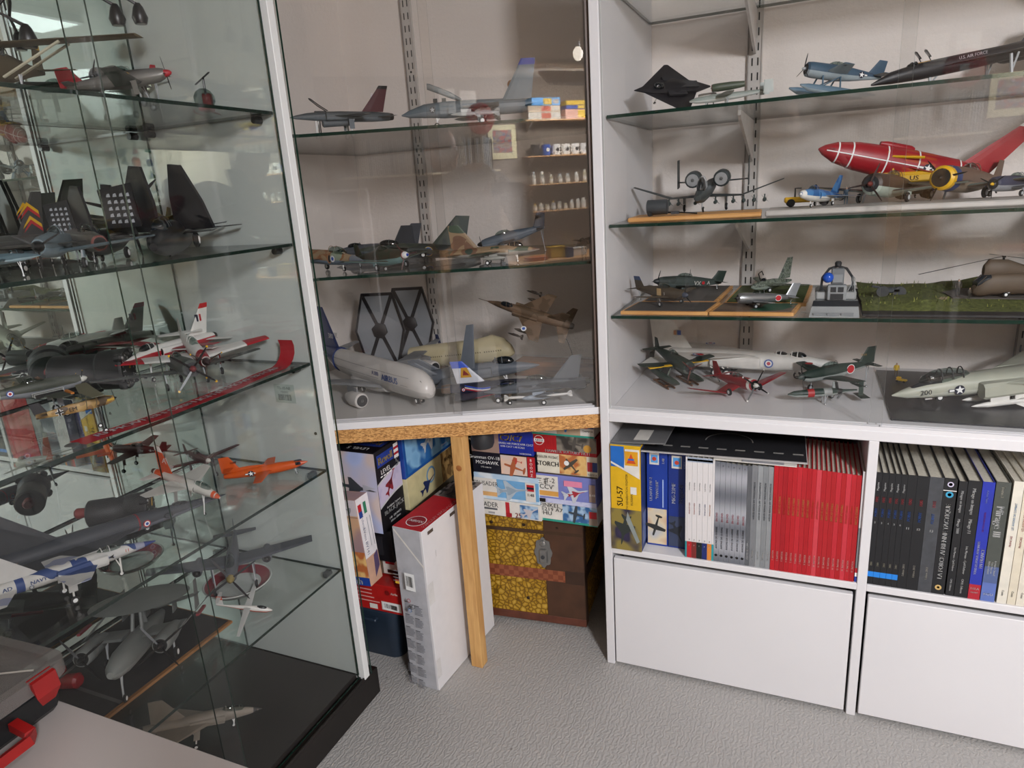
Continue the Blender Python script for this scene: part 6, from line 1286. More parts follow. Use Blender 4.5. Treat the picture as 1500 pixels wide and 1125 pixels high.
s.jet(DGm, C('6b737c', .5), sweep=.40, root=.52, span=.27, xw=.05, zw=.02, tp=False, fh=.22, finm=C('4a4f55', .5), can=(.26, .04, .2, .028, .045), canm=CANOPY, gm=C('8a7a66'), finx=-.16, finc=.26)
s.wings(.18, .12, .08, .05, .05, .14, .03, .035, DGm, name='canard', t=.05)
s.pod(.0, .14, -.07, .30, .026, C('8d98a4'), 'fuel_tank', pylon=.05); s.pod(-.2, .24, -.035, .24, .012, C('c9c9c6'), 'missile', fins=C('c9c9c6')); s.pod(-.1, .20, -.04, .26, .02, C('3a3f44'), 'bomb', pylon=.03)
# pair of plain hexagonal panels
def hexpanel(label, c, hw, hh, rz, th=.006):
    t = thing('hexagonal_panel', label, 'ornament', M=Matrix.Translation(c) @ Matrix.Rotation(rz, 4, 'Z') @ Matrix.Rotation(math.radians(-3), 4, 'X'))
    hx = [(hw, 0), (hw*.62, hh), (-hw*.62, hh), (-hw, 0), (-hw*.62, -hh), (hw*.62, -hh)]
    O = V((0, 0, hh+.001)); PG = C('8d9196', .4, var=.03)
    MB().prism([(x*.95, y*.95) for x, y in hx], O, (1, 0, 0), (0, 0, 1), th, PG).build('panel', t)
    for i in range(6):
        a, b = O+V((hx[i][0], 0, hx[i][1])), O+V((hx[(i+1) % 6][0], 0, hx[(i+1) % 6][1]))
        P_ = [a, b, b.lerp(O, .075), a.lerp(O, .075)]; F_ = V((0, -.010, 0)); B_ = V((0, .004, 0))
        MB().add([p+F_ for p in P_]+[p+B_ for p in P_], [(0, 1, 2, 3), (7, 6, 5, 4), (0, 4, 5, 1), (1, 5, 6, 2), (2, 6, 7, 3), (3, 7, 4, 0)], BLK2).build('frame_bar', t)
    for i in (1, 2, 4, 5):
        e = O+V((hx[i][0]*.94, -.007, hx[i][1]*.94)); c0 = O+V((0, -.007, 0)); D = (e-c0).normalized(); W_ = V((-D.z, 0, D.x))*.0065
        MB().add([c0+W_, e+W_, e-W_, c0-W_, c0+W_+V((0, .006, 0)), e+W_+V((0, .006, 0)), e-W_+V((0, .006, 0)), c0-W_+V((0, .006, 0))], [(0, 3, 2, 1), (0, 1, 5, 4), (2, 3, 7, 6), (4, 5, 6, 7)], BLK2).build('cross_bar', t)
    MB().lathe([(.03, 0), (.03, .010), (.018, .014)], BLK2, 6, tuple(O+V((0, -.003, 0))), (0, -1, 0)).build('hub', t)
    MB().bbox((-.03, -.03, .0), (.03, .03, .0035), BLK2).build('foot', t)
hc = at(563, 538, z=ZC3); hb = at(606, 526, z=ZC3)
hexpanel('front one of two grey hexagonal panels with black frames', (hc.x, hc.y, ZC3+.001), .093, .136, math.radians(16))
hexpanel('rear one of two grey hexagonal panels, half hidden by the front one', (hb.x+.0, hb.y, ZC3+.001), .093, .136, math.radians(16))
# ================================================================== LEFT DISPLAY CABINET MODELS
G1, G2, G3, G4, G5, G6 = 1.6045, 1.3135, 1.0225, .7365, .4455, .1015
# ---- top shelf
s = A('model_observation_plane', 'olive high-winged strut-braced plane at the left of the top glass shelf', (-62, 108, -1.26), (58, 112, -1.43), G1, 'x')
s.body([(.5, .03, .035, 0), (.42, .05, .07, -.01), (.2, .055, .09, .0), (0, .045, .08, 0), (-.3, .02, .035, .01), (-.5, .006, .02, .02)], C('5a4e36', .6), C('5a4e36', .6), e=.8)
s.wings(.22, .24, .22, .20, .0, .78, .11, .14, C('5f543c', .6), C('6b604a', .6), t=.09)
s.wings(-.36, .12, -.38, .08, 0, .22, .02, .02, C('6b6048'), name='tailplane'); s.fin(-.34, .16, -.42, .10, .02, .20, C('5a4e36'), tip=(.3, YEL2))
m_ = MB()
for sg in (1, -1):
    for x in (.2, .06): m_.tube([(x, sg*.05, -.06), (x, sg*.38, .115)], .008, C('b5b09a'), 5)
s.mk(m_, 'wing_strut'); s.canopy(.12, .07, .2, .045, .05); s.gear(.22, .14, -.05, .04); s.prop(.49, .2, 2, BLACK, BLACK, .02, .8)
s = A('model_piston_fighter', 'dark propeller fighter with bright red tail behind the silver mustang', (133, 120, -1.46), (232, 128, -1.50), G1, 'x')
s.fighter(C('4c4a44', .5), C('7a7a74', .5), span=.5, rad=True, ph=1.1, finm=C('a3202a'))
s = A('model_piston_fighter', 'silver fighter with red nose, red tail and a big black propeller', (250, 106, -1.20), (96, 132, -1.36), G1, 'x')
s.fighter(C('7a7874', .35, .4), C('6c6a64', .4, .4), span=.62, ph=1.75, sp=C('a8202a'), nb=4, finm=C('a3202a'), can=.0, wt=C('4a4c44', .5), canm=CANOPY)
s.fin(-.28, .26, -.42, .12, .0, .20, C('9e1e28')); s.top(.06, .38, .02, 'us', .05)
s.mk(MB().box((.12, -.30, -.03), (.17, -.24, .005), YEL2), 'wing_band', label='yellow wing band')
s = A('model_helicopter', 'small red helicopter with a clear bubble cockpit near the shelf end', (278, 133, -1.19), (322, 128, -1.30), G1, 'x')
s.R = Matrix.Translation((0, 0, .030)) @ Matrix.Scale(.062, 4); s.L = .062; s.H = .030; s.p = 0
s.mk(MB().loft([(.42, .12, .12, 0), (.36, .26, .26, 0), (.2, .36, .36, .02), (.0, .34, .34, .02), (-.1, .2, .22, 0)], CANOPY, n=12), 'bubble_canopy'); s.mk(MB().bbox((-.25, -.2, -.38), (.35, .2, -.22), C('a01c26'), r=.03).bbox((-.35, -.15, -.3), (-.08, .15, .25), C('8f1c24'), r=.03), 'body')
s.mk(MB().tube([(-.2, .1, .1), (-1.1, 0, .1)], .03, LGREY, 5).tube([(-.2, -.1, -.1), (-1.1, 0, .08)], .03, LGREY, 5), 'tail_boom')
s.mk(MB().tube([(-.1, 0, .2), (-.1, 0, .75)], .04, BLACK, 6).add([(-.9, -.5, .68), (.7, .5, .80), (.72, .44, .80), (-.88, -.56, .68)], [(0, 1, 2, 3)], BLACK).add([(-.9, -.5, .66), (.7, .5, .78), (.72, .44, .78), (-.88, -.56, .66)], [(3, 2, 1, 0)], BLACK), 'rotor')
m_ = MB(); g_ = s.ground(0)
for sg in (1, -1): m_.tube([(-.4, sg*.3, g_+.03), (.5, sg*.3, g_+.03), (.58, sg*.3, g_+.1)], .025, C('a01c26'), 5).tube([(.2, sg*.15, -.3), (.2, sg*.3, g_+.03)], .02, LGREY, 5).tube([(-.2, sg*.15, -.3), (-.2, sg*.3, g_+.03)], .02, LGREY, 5)
s.mk(m_, 'skids')
# ---- second shelf
s = A('model_jet', 'long bare-metal jet with star and red-yellow chevrons on the tail', (-130, 380, -1.24), (80, 352, -1.36), G2, 'x')
BM = C('5f5f5c', .35, .5)
s.jet(BM, C('6c6c68', .35, .5), sweep=.3, span=.34, fh=.24, finm=C('3e3e3c', .5)); s.roundel(-.30, 'us', .022)
for dz, cc in ((.0, 'b3242c'), (.022, 'd9a91c'), (.075, 'b3242c'), (.097, 'd9a91c')):
    for sg in (1, -1): s.mk(MB().add([(-.25-.0*dz, sg*.0105, .06+dz), (-.33, sg*.0105, .11+dz), (-.41, sg*.0105, .06+dz), (-.41, sg*.0105, .082+dz), (-.33, sg*.0105, .132+dz), (-.27, sg*.0105, .082+dz)], [(0, 1, 4, 5), (1, 2, 3, 4)], C(cc)), 'chevron')
s = A('model_jet', 'dark jet with tall black fin standing beside the chevron tail', (20, 352, -1.46), (113, 348, -1.50), G2, 'x')
s.jet(C('3a3836', .5), C('4a4846', .5), fh=.40, finm=C('1c1e24', .4), sweep=.2, span=.3)
s = A('model_jet', 'silver jet with round open nose intake facing the room', (146, 356, -1.22), (88, 345, -1.44), G2, 'x')
s.body([(.5, .06, .06, -.0), (.46, .068, .07, 0), (.3, .08, .085, 0), (.0, .08, .085, .0), (-.3, .06, .065, .01), (-.48, .04, .04, .02)], C('6f6c66', .35, .5), C('6f6c66', .35, .5)); s.mk(MB().lathe([(.062, 0), (.05, .012)], C('7a4a44'), 18, (.498, 0, 0), (1, 0, 0)).disc((.513, 0, 0), (0, 1, 0), (0, 0, 1), .047, BLACK, 16), 'intake_ring', label='reddish intake ring')
s.wings(.1, .26, -.16, .12, .05, .5, -.01, .02, C('6f6c66', .35, .5)); s.fin(-.2, .2, -.42, .1, .05, .28, C('8a3a2c')); s.canopy(.22, .07, .2, .04, .07, CANOPY); s.gear(.3, 0, -.05, .03, both=False); s.gear(-.0, .14, -.03, .035)
def navy_folded(label, n_, t_, panel=True):
    s = A('model_naval_jet', label, n_, t_, G2, 'x')
    K = C('1e1e20', .35)
    s.body([(.5, .02, .02, -.02), (.4, .05, .055, -.01), (.25, .07, .09, 0), (.0, .085, .10, .0), (-.25, .075, .09, 0), (-.45, .05, .06, .01)], K, C('2a2a2c', .4))
    s.wings(.1, .34, -.02, .28, .06, .22, .02, .02, K, t=.05)
    for sg in (1, -1):
        s.mk(MB().prism([(-.15, 0), (.13, 0), (.10, .16), (.02, .37), (-.06, .38), (-.12, .2)], (-.02, sg*.15, .04), (.55, .84, 0), (0, -sg*.12, .99), .022, K), 'folded_wing')
    if panel:
        mb = MB(); O = V((.16, -.19, .17)); UU = V((.25, .97, 0)); mb.prism([(-.10, -.09), (.09, -.09), (.07, .15), (-.12, .12)], O, UU, (0, 0, 1), .012, C('1c1d20', .4), BLACK)
        for r_ in range(5):
            for c_ in range(4): mb.flat([(-.075+.036*c_, -.065+.036*r_), (-.052+.036*c_, -.065+.036*r_), (-.055+.036*c_, -.045+.036*r_), (-.07+.036*c_, -.050+.036*r_)], O+V((.0145, -.003, 0)), UU, (0, 0, 1), C('a9adb2'))
        s.mk(mb, 'wing_fold_rib_panel')
    s.fin(-.22, .22, -.38, .12, .06, .40, K); s.wings(-.3, .14, -.4, .08, .04, .26, .03, .05, K, name='tailplane'); s.canopy(.24, .07, .2, .045, .06, DKGLASS); s.gear(.3, 0, -.05, .03, both=False, mt=LGREY); s.gear(-.02, .12, -.05, .045, mt=LGREY); return s
s = navy_folded('black naval plane with folded wing and white stencilled rib panel, left of the yellow-brown one', (118, 362, -1.27), (184, 347, -1.43))
s = A('model_piston_fighter', 'olive and ochre fighter with dark red nose and long black propeller blades', (200, 330, -1.40), (266, 345, -1.50), G2, 'x')
s.fighter(CAMO(['6a6234', '54502c'], 30, seed=52), C('8c8450', .6), span=.5, rad=True, sp=C('7a2a26'), ph=.75, nb=3, blade=BLACK, can=.1)
s.patch(.42, .33, C('6e2422'), 1.02, 'red_cowl'); s.prop(.445, .42, 3, BLACK, C('6e2422'), .03, .75)
s = navy_folded('black carrier jet with folded wings and clear canopy at the right of the second shelf', (292, 357, -1.15), (327, 341, -1.37))
s.wings(-.30, .16, -.34, .08, .05, .36, .02, .03, C('1e1e20', .35), name='tailplane')
s = A('model_piston_fighter', 'small grey-blue fighter with yellow-tipped black propeller near the front edge of the shelf', (70, 361, -1.16), (128, 352, -1.34), G2, 'x')
s.fighter(C('5f6e74', .5), C('7f8f96', .5), span=.62, ph=.5, sp=BLACK, can=.02); s.top(.1, .4, .02, 'cross', .05)
s = A('model_jet', 'pale blue-grey jet low at the left front of the second shelf', (60, 372, -1.18), (-90, 392, -1.20), G2, 'x')
s.jet(C('4f646c', .5), C('8fa4aa', .5), span=.34)
# ---- third shelf
GB = C('1e1e1e', .55, var=.2)
def instrument(label, face, back, z, r, knobs=True, glow=None):
    f, b = V(face), V(back); Dn = (f-b).normalized(); L = (f-b).length
    t = thing('aircraft_instrument', label, 'instrument', ((f.x+b.x)/2, (f.y+b.y)/2, z)); o = -V(((f.x+b.x)/2, (f.y+b.y)/2, z))
    MB().lathe([(r*.80, 0), (r*.92, L*.03), (r*.92, L*.42), (r*.86, L*.45), (r*.86, L*.62), (r*.97, L*.66), (r, L*.9), (r*1.02, L*.97), (r*.95, L)], GB, 26, b+o, Dn).build('housing', t)
    U = Dn.cross(V((0, 0, 1))).normalized(); W = U.cross(Dn).normalized()
    if U.dot(V((0, 1, 0))) < 0: U = -U
    d = MB(); c = f+o; d.disc(c+Dn*.0008, U, W, r*.86, C('0c0c0d', .3), 26); o1 = c+Dn*.0016
    N2 = U.cross(W); sgn = 1 if N2.dot(Dn) > 0 else -1
    for k in range(20):
        a = 2*math.pi*k/20; R1 = r*.80; R0 = r*(.68 if k % 2 == 0 else .74); ca, sa = math.cos(a), math.sin(a); wv_ = .0009
        P_ = [o1+U*(R0*ca-wv_*sa)+W*(R0*sa+wv_*ca), o1+U*(R1*ca-wv_*sa)+W*(R1*sa+wv_*ca), o1+U*(R1*ca+wv_*sa)+W*(R1*sa-wv_*ca), o1+U*(R0*ca+wv_*sa)+W*(R0*sa-wv_*ca)]
        d.add(P_, [(0, 1, 2, 3)], DECALW)
    for k in range(8):
        a = math.pi/2-2*math.pi*k/8; d.text(str(k), o1+U*r*.54*math.cos(a)+W*r*.54*math.sin(a), U, W, r*.22, DECALW)
    d.tube([o1+Dn*.001, o1+Dn*.001+U*r*.3+W*r*.45], .0008, YEL, 4); d.build('dial', t)
    for a in (.8, 2.4, 3.9, 5.5): MB().lathe([(.008, 0), (.009, .012), (.006, .016)], GB, 10, c+(U*math.cos(a)+W*math.sin(a))*r*1.02-Dn*.012, Dn).lathe([(.004, 0), (.003, .002)], STEEL, 8, c+(U*math.cos(a)+W*math.sin(a))*r*1.02+Dn*.004, Dn).build('screw_lug', t)
    if knobs: MB().lathe([(.010, 0), (.012, .02), (.008, .025)], glow or C('6b2a26'), 12, b+o-Dn*.002+W*r*.2, -Dn).build('rear_connector', t)
    MB().bbox((-.012, -.012, 0), (.012, .012, .006), GB).build('foot', t)
    return t
r_ = .045; f_ = at(189, 541, z=G3+r_); 
instrument('big black cylindrical aircraft instrument with a white-figured dial on the third glass shelf', (f_.x, f_.y, G3+r_+.003), (f_.x-.13, f_.y-.085, G3+r_+.003), G3+.0, r_)
s = A('model_piston_fighter', 'camouflaged fighter with black and white wing stripes and orange wing edges', (126, 553, -1.36), (-40, 590, -1.42), G3, 'x')
s.fighter(C('3c4036', .5), C('7d8084', .5), span=.74, ph=.25, sp=C('c9c9c0'), tipm=YEL2, gc=LGREY, can=.02, wtip=None)
for sg in (1, -1):
    for k in range(4): s.mk(MB().box((-.06, sg*(.24+.035*k), -.035), (.215-.01*k, sg*(.24+.035*k)+sg*.033 if sg > 0 else sg*(.24+.035*k)-.0, -.0) if sg > 0 else (.215-.01*k, sg*(.24+.035*k)+.033, -.0), DECALW if k % 2 == 0 else BLACK), 'invasion_stripe', label='white stripe' if k % 2 == 0 else 'black stripe')
    s.mk(MB().box((.175, min(sg*.40, sg*.60), -.01), (.205, max(sg*.40, sg*.60), .006), C('c9782a')), 'wing_edge', label='orange leading edge')
s.roundel(-.20, 'raf', .032); s.patch(-.28, -.34, C('a8b0a0'), 1.03, 'tail_band')
s = A('model_scout_plane', 'tan mottled plane with black and white cross and letters EM', (167, 583, -1.17), (53, 612, -1.22), G3, 'x')
TMO = CAMO(['a98a54', '8f6f3f', '4a3a26'], 60, seed=53)
s.body([(.5, .03, .04, .0), (.40, .05, .07, 0), (.15, .05, .08, 0), (-.1, .045, .07, 0), (-.5, .012, .03, .0)], TMO, TMO, e=.8); s.patch(.5, .40, C('c09a30'), 1.02, 'yellow_nose')
s.wings(.30, .22, .30, .16, .0, .55, .20, .21, C('6f6a54'), C('9fb0b4'), t=.06); s.wings(-.36, .14, -.38, .1, 0, .2, .04, .04, TMO, name='tailplane'); s.fin(-.34, .17, -.42, .12, .02, .2, BLK2)
m_ = MB()
for sg in (1, -1):
    for x in (.25, .12): m_.tube([(x, sg*.05, -.05), (x, sg*.24, .20)], .005, C('7a7460'), 5)
s.mk(m_, 'wing_strut'); s.mk(MB().box((-.02, -.04, .07), (.26, .04, .13), CANOPY), 'cabin_glass')
s.text('EM', -.05, .085, BLACK, z=.0, y=.054); s.roundel(-.22, 'cross', .05, y=.042, z=.0); s.prop(.5, .15, 2, BLACK, BLACK, .02, .9, spl=.04); s.gear(.26, .16, -.05, .035, mt=DGREY)
s = A('model_trainer_jet', 'white and red jet trainer with tall fin behind the instrument', (150, 527, -1.46), (284, 490, -1.49), G3, 'x')
s.jet(WHT, C('a8202c'), sweep=.1, span=.42, fh=.26, split=0, finm=WHT, ftip=(.15, RED)); s.wings(.1, .20, .02, .12, .05, .43, .005, .03, C('9e2a34'), t=.05, name='wing_paint')
s.mk(MB().box((-.34, -.0115, .16), (-.325, .0115, .22), NAVY).box((-.375, -.0115, .16), (-.36, .0115, .22), C('a8202c')), 'fin_flash')
s = A('model_racing_plane', 'white and red bent-wing racing plane with dark nose, right of the big radial', (311, 530, -1.22), (268, 488, -1.44), G3, 'x')
s.fighter(WHT, C('9e2028'), span=.66, split=-.2, sp=C('2a1a1c'), gc=LGREY, blade=C('3a2a22'), tipm=YEL2, ph=.4, can=.05, wtip=(.35, C('a8242e'))); s.patch(.44, .30, C('8f2028'), 1.02, 'red_nose')
s = A('model_piston_fighter', 'dark grey radial fighter with four yellow-tipped blades on the third shelf', (285, 541, -1.20), (238, 527, -1.42), G3, 'x')
s.fighter(C('4a4e4a', .5), C('55585a', .5), rad=True, span=.74, nb=4, ph=.85, tipm=YEL2, sp=C('6a2a2c'), blade=BLACK, gc=LGREY, can=.02, split=-.2)
s.prop(.45, .24, 4, BLACK, C('6a2a2c'), .03, .85, tipm=YEL2)
for y in (-.45, -.38, -.31, .31, .38, .45): s.pod(.08, abs(y), -.05, .1, .012, C('2c2e30'), 'rocket', both=False) if y > 0 else s.pod(.08, y, -.05, .1, .012, C('2c2e30'), 'rocket', both=False)
# ribbon
t = thing('warning_ribbon', 'red streamer with white lettering curling along the front of the third shelf', 'ribbon', (-1.16, 1.0, G3))
rb = MB(); RB_ = C('a01b26', .6, var=.05, scale=60)
y0, y1 = .72, 1.235; pts = [(y0+(y1-y0)*i/16, .0015+.0006*math.sin(i)) for i in range(17)]+[(1.252, .006), (1.266, .016), (1.275, .030), (1.277, .048), (1.272, .062)]
wid = .044; ctr = lambda y: -1.158+(.018*(math.sin((y-.72)*7)))*(1 if y < 1.1 else .6)
L_ = [V((ctr(y)-wid/2+1.16, y-1.0, z)) for y, z in pts]; R__ = [V((ctr(y)+wid/2+1.16, y-1.0, z)) for y, z in pts]
n = len(pts); rb.add(L_+R__, [(i, n+i, n+i+1, i+1) for i in range(n-1)], RB_, True); rb.add([p-V((0, 0, .0006)) for p in L_+R__], [(i, i+1, n+i+1, n+i) for i in range(n-1)], RB_, True); rb.build('fabric', t)
tx = MB()
def rtext(word, yc):
    global tx
    x0 = ctr(yc)+1.16; d = V(((ctr(yc+.02)-ctr(yc-.02))/.04, 1, 0)).normalized(); tx.text(word, (x0, yc-1.0, .0042), d, (-d.y, d.x, 0), .027, C('e8e0e0'), bold=.05)
rtext('REMOVE', .80); rtext('BEFORE', .90); rtext('FLIGHT', .985); rtext('REMOVE BEFORE', 1.13); tx.build('lettering', t)
MB().lathe([(.010, 0), (.012, .001), (.010, .002)], STEEL, 14, (ctr(.72)+1.16, -.29, .001)).build('metal_ring', t)
# ---- fourth shelf
s = A('model_rocket_plane', 'bright orange bullet-shaped rocket plane with star, near the right end of the fourth shelf', (453, 676, -1.15), (331, 697, -1.33), G4, 'x')
OR = C('c9541c', .35, var=.04)
s.body([(.5, .003, .003, .012), (.44, .022, .024, .008), (.34, .044, .050, .004), (.15, .06, .064, 0), (-.1, .06, .062, 0), (-.35, .045, .046, 0), (-.5, .03, .03, 0)], OR, OR, n=18)
s.wings(.08, .18, .03, .10, .05, .40, -.0, -.0, OR); s.wings(-.36, .12, -.38, .07, .02, .18, .10, .10, OR, name='tailplane'); s.fin(-.28, .24, -.40, .12, .04, .24, OR); s.mk(MB().loft([(.0, .012, .02, .05), (-.2, .014, .03, .055), (-.4, .012, .03, .05)], OR), 'dorsal_spine')
s.mk(MB().box((.36, -.046, .005), (.42, -.030, .038), DKGLASS).box((.36, .030, .005), (.42, .046, .038), DKGLASS).box((.34, -.02, .045), (.41, .02, .052), DKGLASS), 'cockpit_window')
s.roundel(-.17, 'us', .036); s.text('6062', -.36, .035, BLACK, z=.16, y=.012); s.gear(.34, 0, -.04, .016, both=False); s.gear(-.05, .04, -.04, .018)
s = A('model_trainer_jet', 'white and orange naval trainer with letter A on the fin', (322, 727, -1.17), (226, 690, -1.36), G4, 'x')
s.jet(C('c2c0b8', .4), C('b5b3ac', .4), sweep=.22, span=.46, fh=.30, finm=C('c4522a', .4), can=(.24, .045, .26, .032, .055), canm=CANOPY, ftip=(.2, WHT), st=[(.5, .012, .012, -.02), (.44, .034, .036, -.012), (.34, .048, .054, -.004), (.1, .07, .065, 0), (-.2, .062, .058, 0), (-.48, .035, .035, 0)])
s.patch(.50, .40, C('c4522a'), 1.03, 'orange_nose'); s.text('A', -.32, .10, WHT, z=.2, y=.0135); s.roundel(.12, 'usg', .028); s.patch(-.34, -.46, C('c4522a'), 1.02, 'orange_tail_band')
s = A('model_piston_fighter', 'dark red-brown fighter with white spinner facing the room on the fourth shelf', (307, 675, -1.35), (270, 664, -1.50), G4, 'x')
s.fighter(C('4a2422', .45), C('4c2a26', .45), span=.66, nb=4, ph=.7, sp=C('c9c5bc'), blade=C('4a3a34'), gc=DGREY); s.roundel(-.22, 'us', .032); s.text('VF', -.07, .06, WHT)
f_ = at(204, 742, z=G4+.042)
instrument('black cylindrical aircraft instrument with small dials lying on the fourth glass shelf', (f_.x+.01, f_.y+.02, G4+.036), (f_.x-.09, f_.y-.055, G4+.036), G4, .034, glow=C('7a2a26'))
s = A('model_bomber', 'big dark grey delta bomber with french roundel and letters CB on the nose', (330, 724, -1.25), (-30, 838, -1.36), G4, 'x')
DB = C('3e4044', .45, var=.12)
s.body([(.5, .002, .002, 0), (.40, .014, .015, 0), (.28, .024, .027, 0), (.1, .04, .038, 0), (-.15, .05, .04, 0), (-.48, .045, .036, 0)], C('44474d', .45), C('6a6e78', .45))
s.wings(.10, .56, -.40, .07, .03, .26, -.01, -.02, DB, t=.025); s.fin(-.22, .24, -.42, .09, .03, .20, DB); s.canopy(.27, .022, .08, .014, .014); s.roundel(.10, 'fr', .016, z=-.004); s.patch(.075, .068, C('8a2a30'), 1.02, 'red_band'); s.text('CB', .20, .034, C('1c1c20'), z=0)
s.gear(.12, 0, -.03, .014, both=False); s.gear(-.2, .05, -.03, .018)
s = A('model_jet', 'blue and white splinter-painted navy jet with orange 11 on the nose', (235, 792, -1.145), (-20, 878, -1.225), G4, 'x')
NB = CAMO(['8b90a8', 'c0bfbc', 'c8c7c3', '2a4378'], 16, seed=54)
s.jet(NB, C('bdbcb8', .45), sweep=.12, span=.26, root=.26, tipc=.12, fh=.18, finm=C('c4c3c0'), can=(.20, .035, .16, .024, .034), canm=CANOPY, st=[(.5, .003, .003, -.008), (.42, .018, .02, -.006), (.3, .034, .038, 0), (.1, .046, .048, 0), (-.2, .052, .05, 0), (-.48, .04, .04, 0)], gm=WHT)
s.patch(.5, .42, C('2c3c78'), 1.04, 'blue_nose'); s.patch(.42, .36, C('8f93a6'), 1.03, 'grey_nose_band'); s.text('11', .30, .032, C('c4522a'), z=.008); s.text('NAVY', -.22, .034, C('2a4378'), z=.010, bold=.05); s.text('AD', -.38, .036, C('2a4378'), z=.015, bold=.05); s.patch(.0, -.03, C('26407a'), 1.025, 'blue_stripe'); s.patch(-.29, -.335, C('26407a'), 1.02, 'blue_band'); s.roundel(-.26, 'usg', .014, z=-.02)
s.mk(MB().prism([(0, -.014), (.035, 0), (0, .014), (.006, 0)], (.215, -.0435, .0), (-1, 0, 0), (0, 0, 1), .001, BLACK), 'intake_mark')
# ---- fifth shelf
dh = at(350, 860, z=G5)
t = thing('glass_dish', 'round glass dish with red rim under the grey propeller drone', 'dish', (dh.x, dh.y, G5+.0005))
MB().lathe([(.001, 0), (.050, 0), (.072, .006), (.086, .020), (.084, .022), (.070, .010), (.048, .004), (.001, .004)], C('b9bdb8', .12), 36, caps=False).build('bowl', t); MB().lathe([(.078, .0165), (.081, .0195), (.060, .0085), (.057, .0078)], C('86303a', .2), 36, caps=False).build('red_rim', t, label='dark red painted rim')
s = A('model_drone', 'grey long-winged propeller drone standing on the round glass dish', (337, 852, -1.235), (345, 780, -1.42), G5+.022, 'x')
s.fighter(C('55585e', .45), C('62656c', .45), span=.72, ph=.5, sp=C('8a7a4a'), blade=C('2a2a2c'), nb=4, wing='mid', taper=.55, can=.25, finm=C('5a5d63')); s.prop(.445, .26, 4, C('2a2a2c'), C('8a7a4a'), .03, .5)
s.nac(.05, .30, -.02, .26, .045, C('5f6268'), both=True, name='pod')
s = A('model_glider', 'white and orange glider with very long thin wings at the front of the fifth shelf', (399, 895, -1.165), (316, 888, -1.27), G5, 'x')
s.body([(.5, .01, .012, 0), (.4, .045, .05, 0), (.2, .055, .06, 0), (-.05, .035, .04, .005), (-.3, .014, .018, .01), (-.48, .008, .01, .015)], C('cfccc6', .35), C('b5401c', .35), split=0)
s.wings(.12, .12, .09, .05, .03, .95, .03, .06, C('c4c4c0', .4)); s.wings(-.42, .08, -.44, .05, 0, .18, .17, .17, C('c4c4c0'), name='tailplane'); s.fin(-.36, .14, -.42, .09, .01, .18, C('c4c4c0'), tip=(.35, C('b5401c'))); s.canopy(.3, .03, .22, .038, .045); s.text('D-1480', -.0, .03, C('b5401c')); s.gear(.1, .0, -.04, .015, both=False)
bd = thing('diorama_board', 'dark tarmac board with wooden edge under the radar plane on the fifth shelf', 'diorama', (-1.30, .80, G5))
MB().bbox((-.20, -.28, .0005), (.075, .215, .007), WOOD('8a5f36', 'a87848', (30, 3, 30)), r=.001).build('wooden_frame', bd); MB().box((-.195, -.275, .007), (.066, .21, .0082), C('2b2929', .7, var=.3, scale=40)).box((-.195, -.08, .0083), (.066, -.072, .0086), C('5a5856')).build('tarmac', bd)
s = A('model_radar_plane', 'grey carrier radar plane with a huge round disc and folded wings on the dark board', (152, 985, -1.23), (232, 897, -1.42), G5+.008, 'x')
HG = C('7a7d7a', .5, var=.06)
s.body([(.5, .02, .02, -.01), (.44, .05, .055, -.005), (.3, .07, .08, 0), (0, .075, .085, 0), (-.3, .055, .06, .005), (-.48, .02, .025, .02)], HG, C('8a8c88'))
s.mk(MB().lathe([(.02, -.012), (.24, -.010), (.30, 0), (.24, .016), (.02, .024)], HG, 40, (-.10, 0, .24)), 'radar_disc'); s.mk(MB().tube([(.02, .03, .07), (-.02, .02, .25)], .012, HG).tube([(.02, -.03, .07), (-.02, -.02, .25)], .012, HG).tube([(-.14, 0, .07), (-.08, 0, .25)], .014, HG), 'disc_pylon')
s.wings(.14, .22, .12, .20, .06, .28, .06, .07, HG); s.nac(.14, .22, .05, .34, .055, HG)
for sg in (1, -1):
    mb = MB(); s._w(mb, (.10, sg*.30, .08), .20, (-.52, sg*.34, .10), .12, .05, HG, HG, 'z'); s.mk(mb, 'folded_wing')
    s.mk(MB().box((-.2, sg*.36-.01, .09), (-.02, sg*.36+.01, .105), C('8a2630')), 'red_flap', label='red flap strip'); s.prop(.31, .17, 4, BLACK, BLACK, .02, .6, z=.05, y=sg*.22)
s.wings(-.38, .14, -.40, .10, 0, .26, .08, .12, HG, name='tailplane')
for y in (-.24, -.09, .09, .24): s.fin(-.40, .12, -.44, .08, .02, .22, HG, y=y)
s.gear(.36, .0, -.05, .025, both=False); s.gear(.0, .2, .02, .035)
rp = at(32, 900, x=-1.42)
t = thing('red_engine_part', 'glossy red metal tube fitting behind the clear toolbox lid', 'engine part', (rp.x, rp.y, G5+.0005))
RDm = C('9a141c', .25); MB().lathe([(.016, -.075), (.018, -.07), (.018, .0), (.022, .004), (.022, .012), (.016, .016)], RDm, 16, (0, -.01, .022), (.2, 1, .05)).build('tube', t); MB().lathe([(.014, 0), (.016, .01), (.016, .05), (.011, .055)], RDm, 14, (.012, .02, .022), (1, .3, .1)).lathe([(.010, 0), (.010, .02)], RDm, 12, (.02, .03, .03), (0, 0, 1)).build('branch', t); MB().lathe([(.005, 0), (.004, .05)], DGREY, 8, (.0, .02, .035), (.1, 1, .2)).build('rod', t)
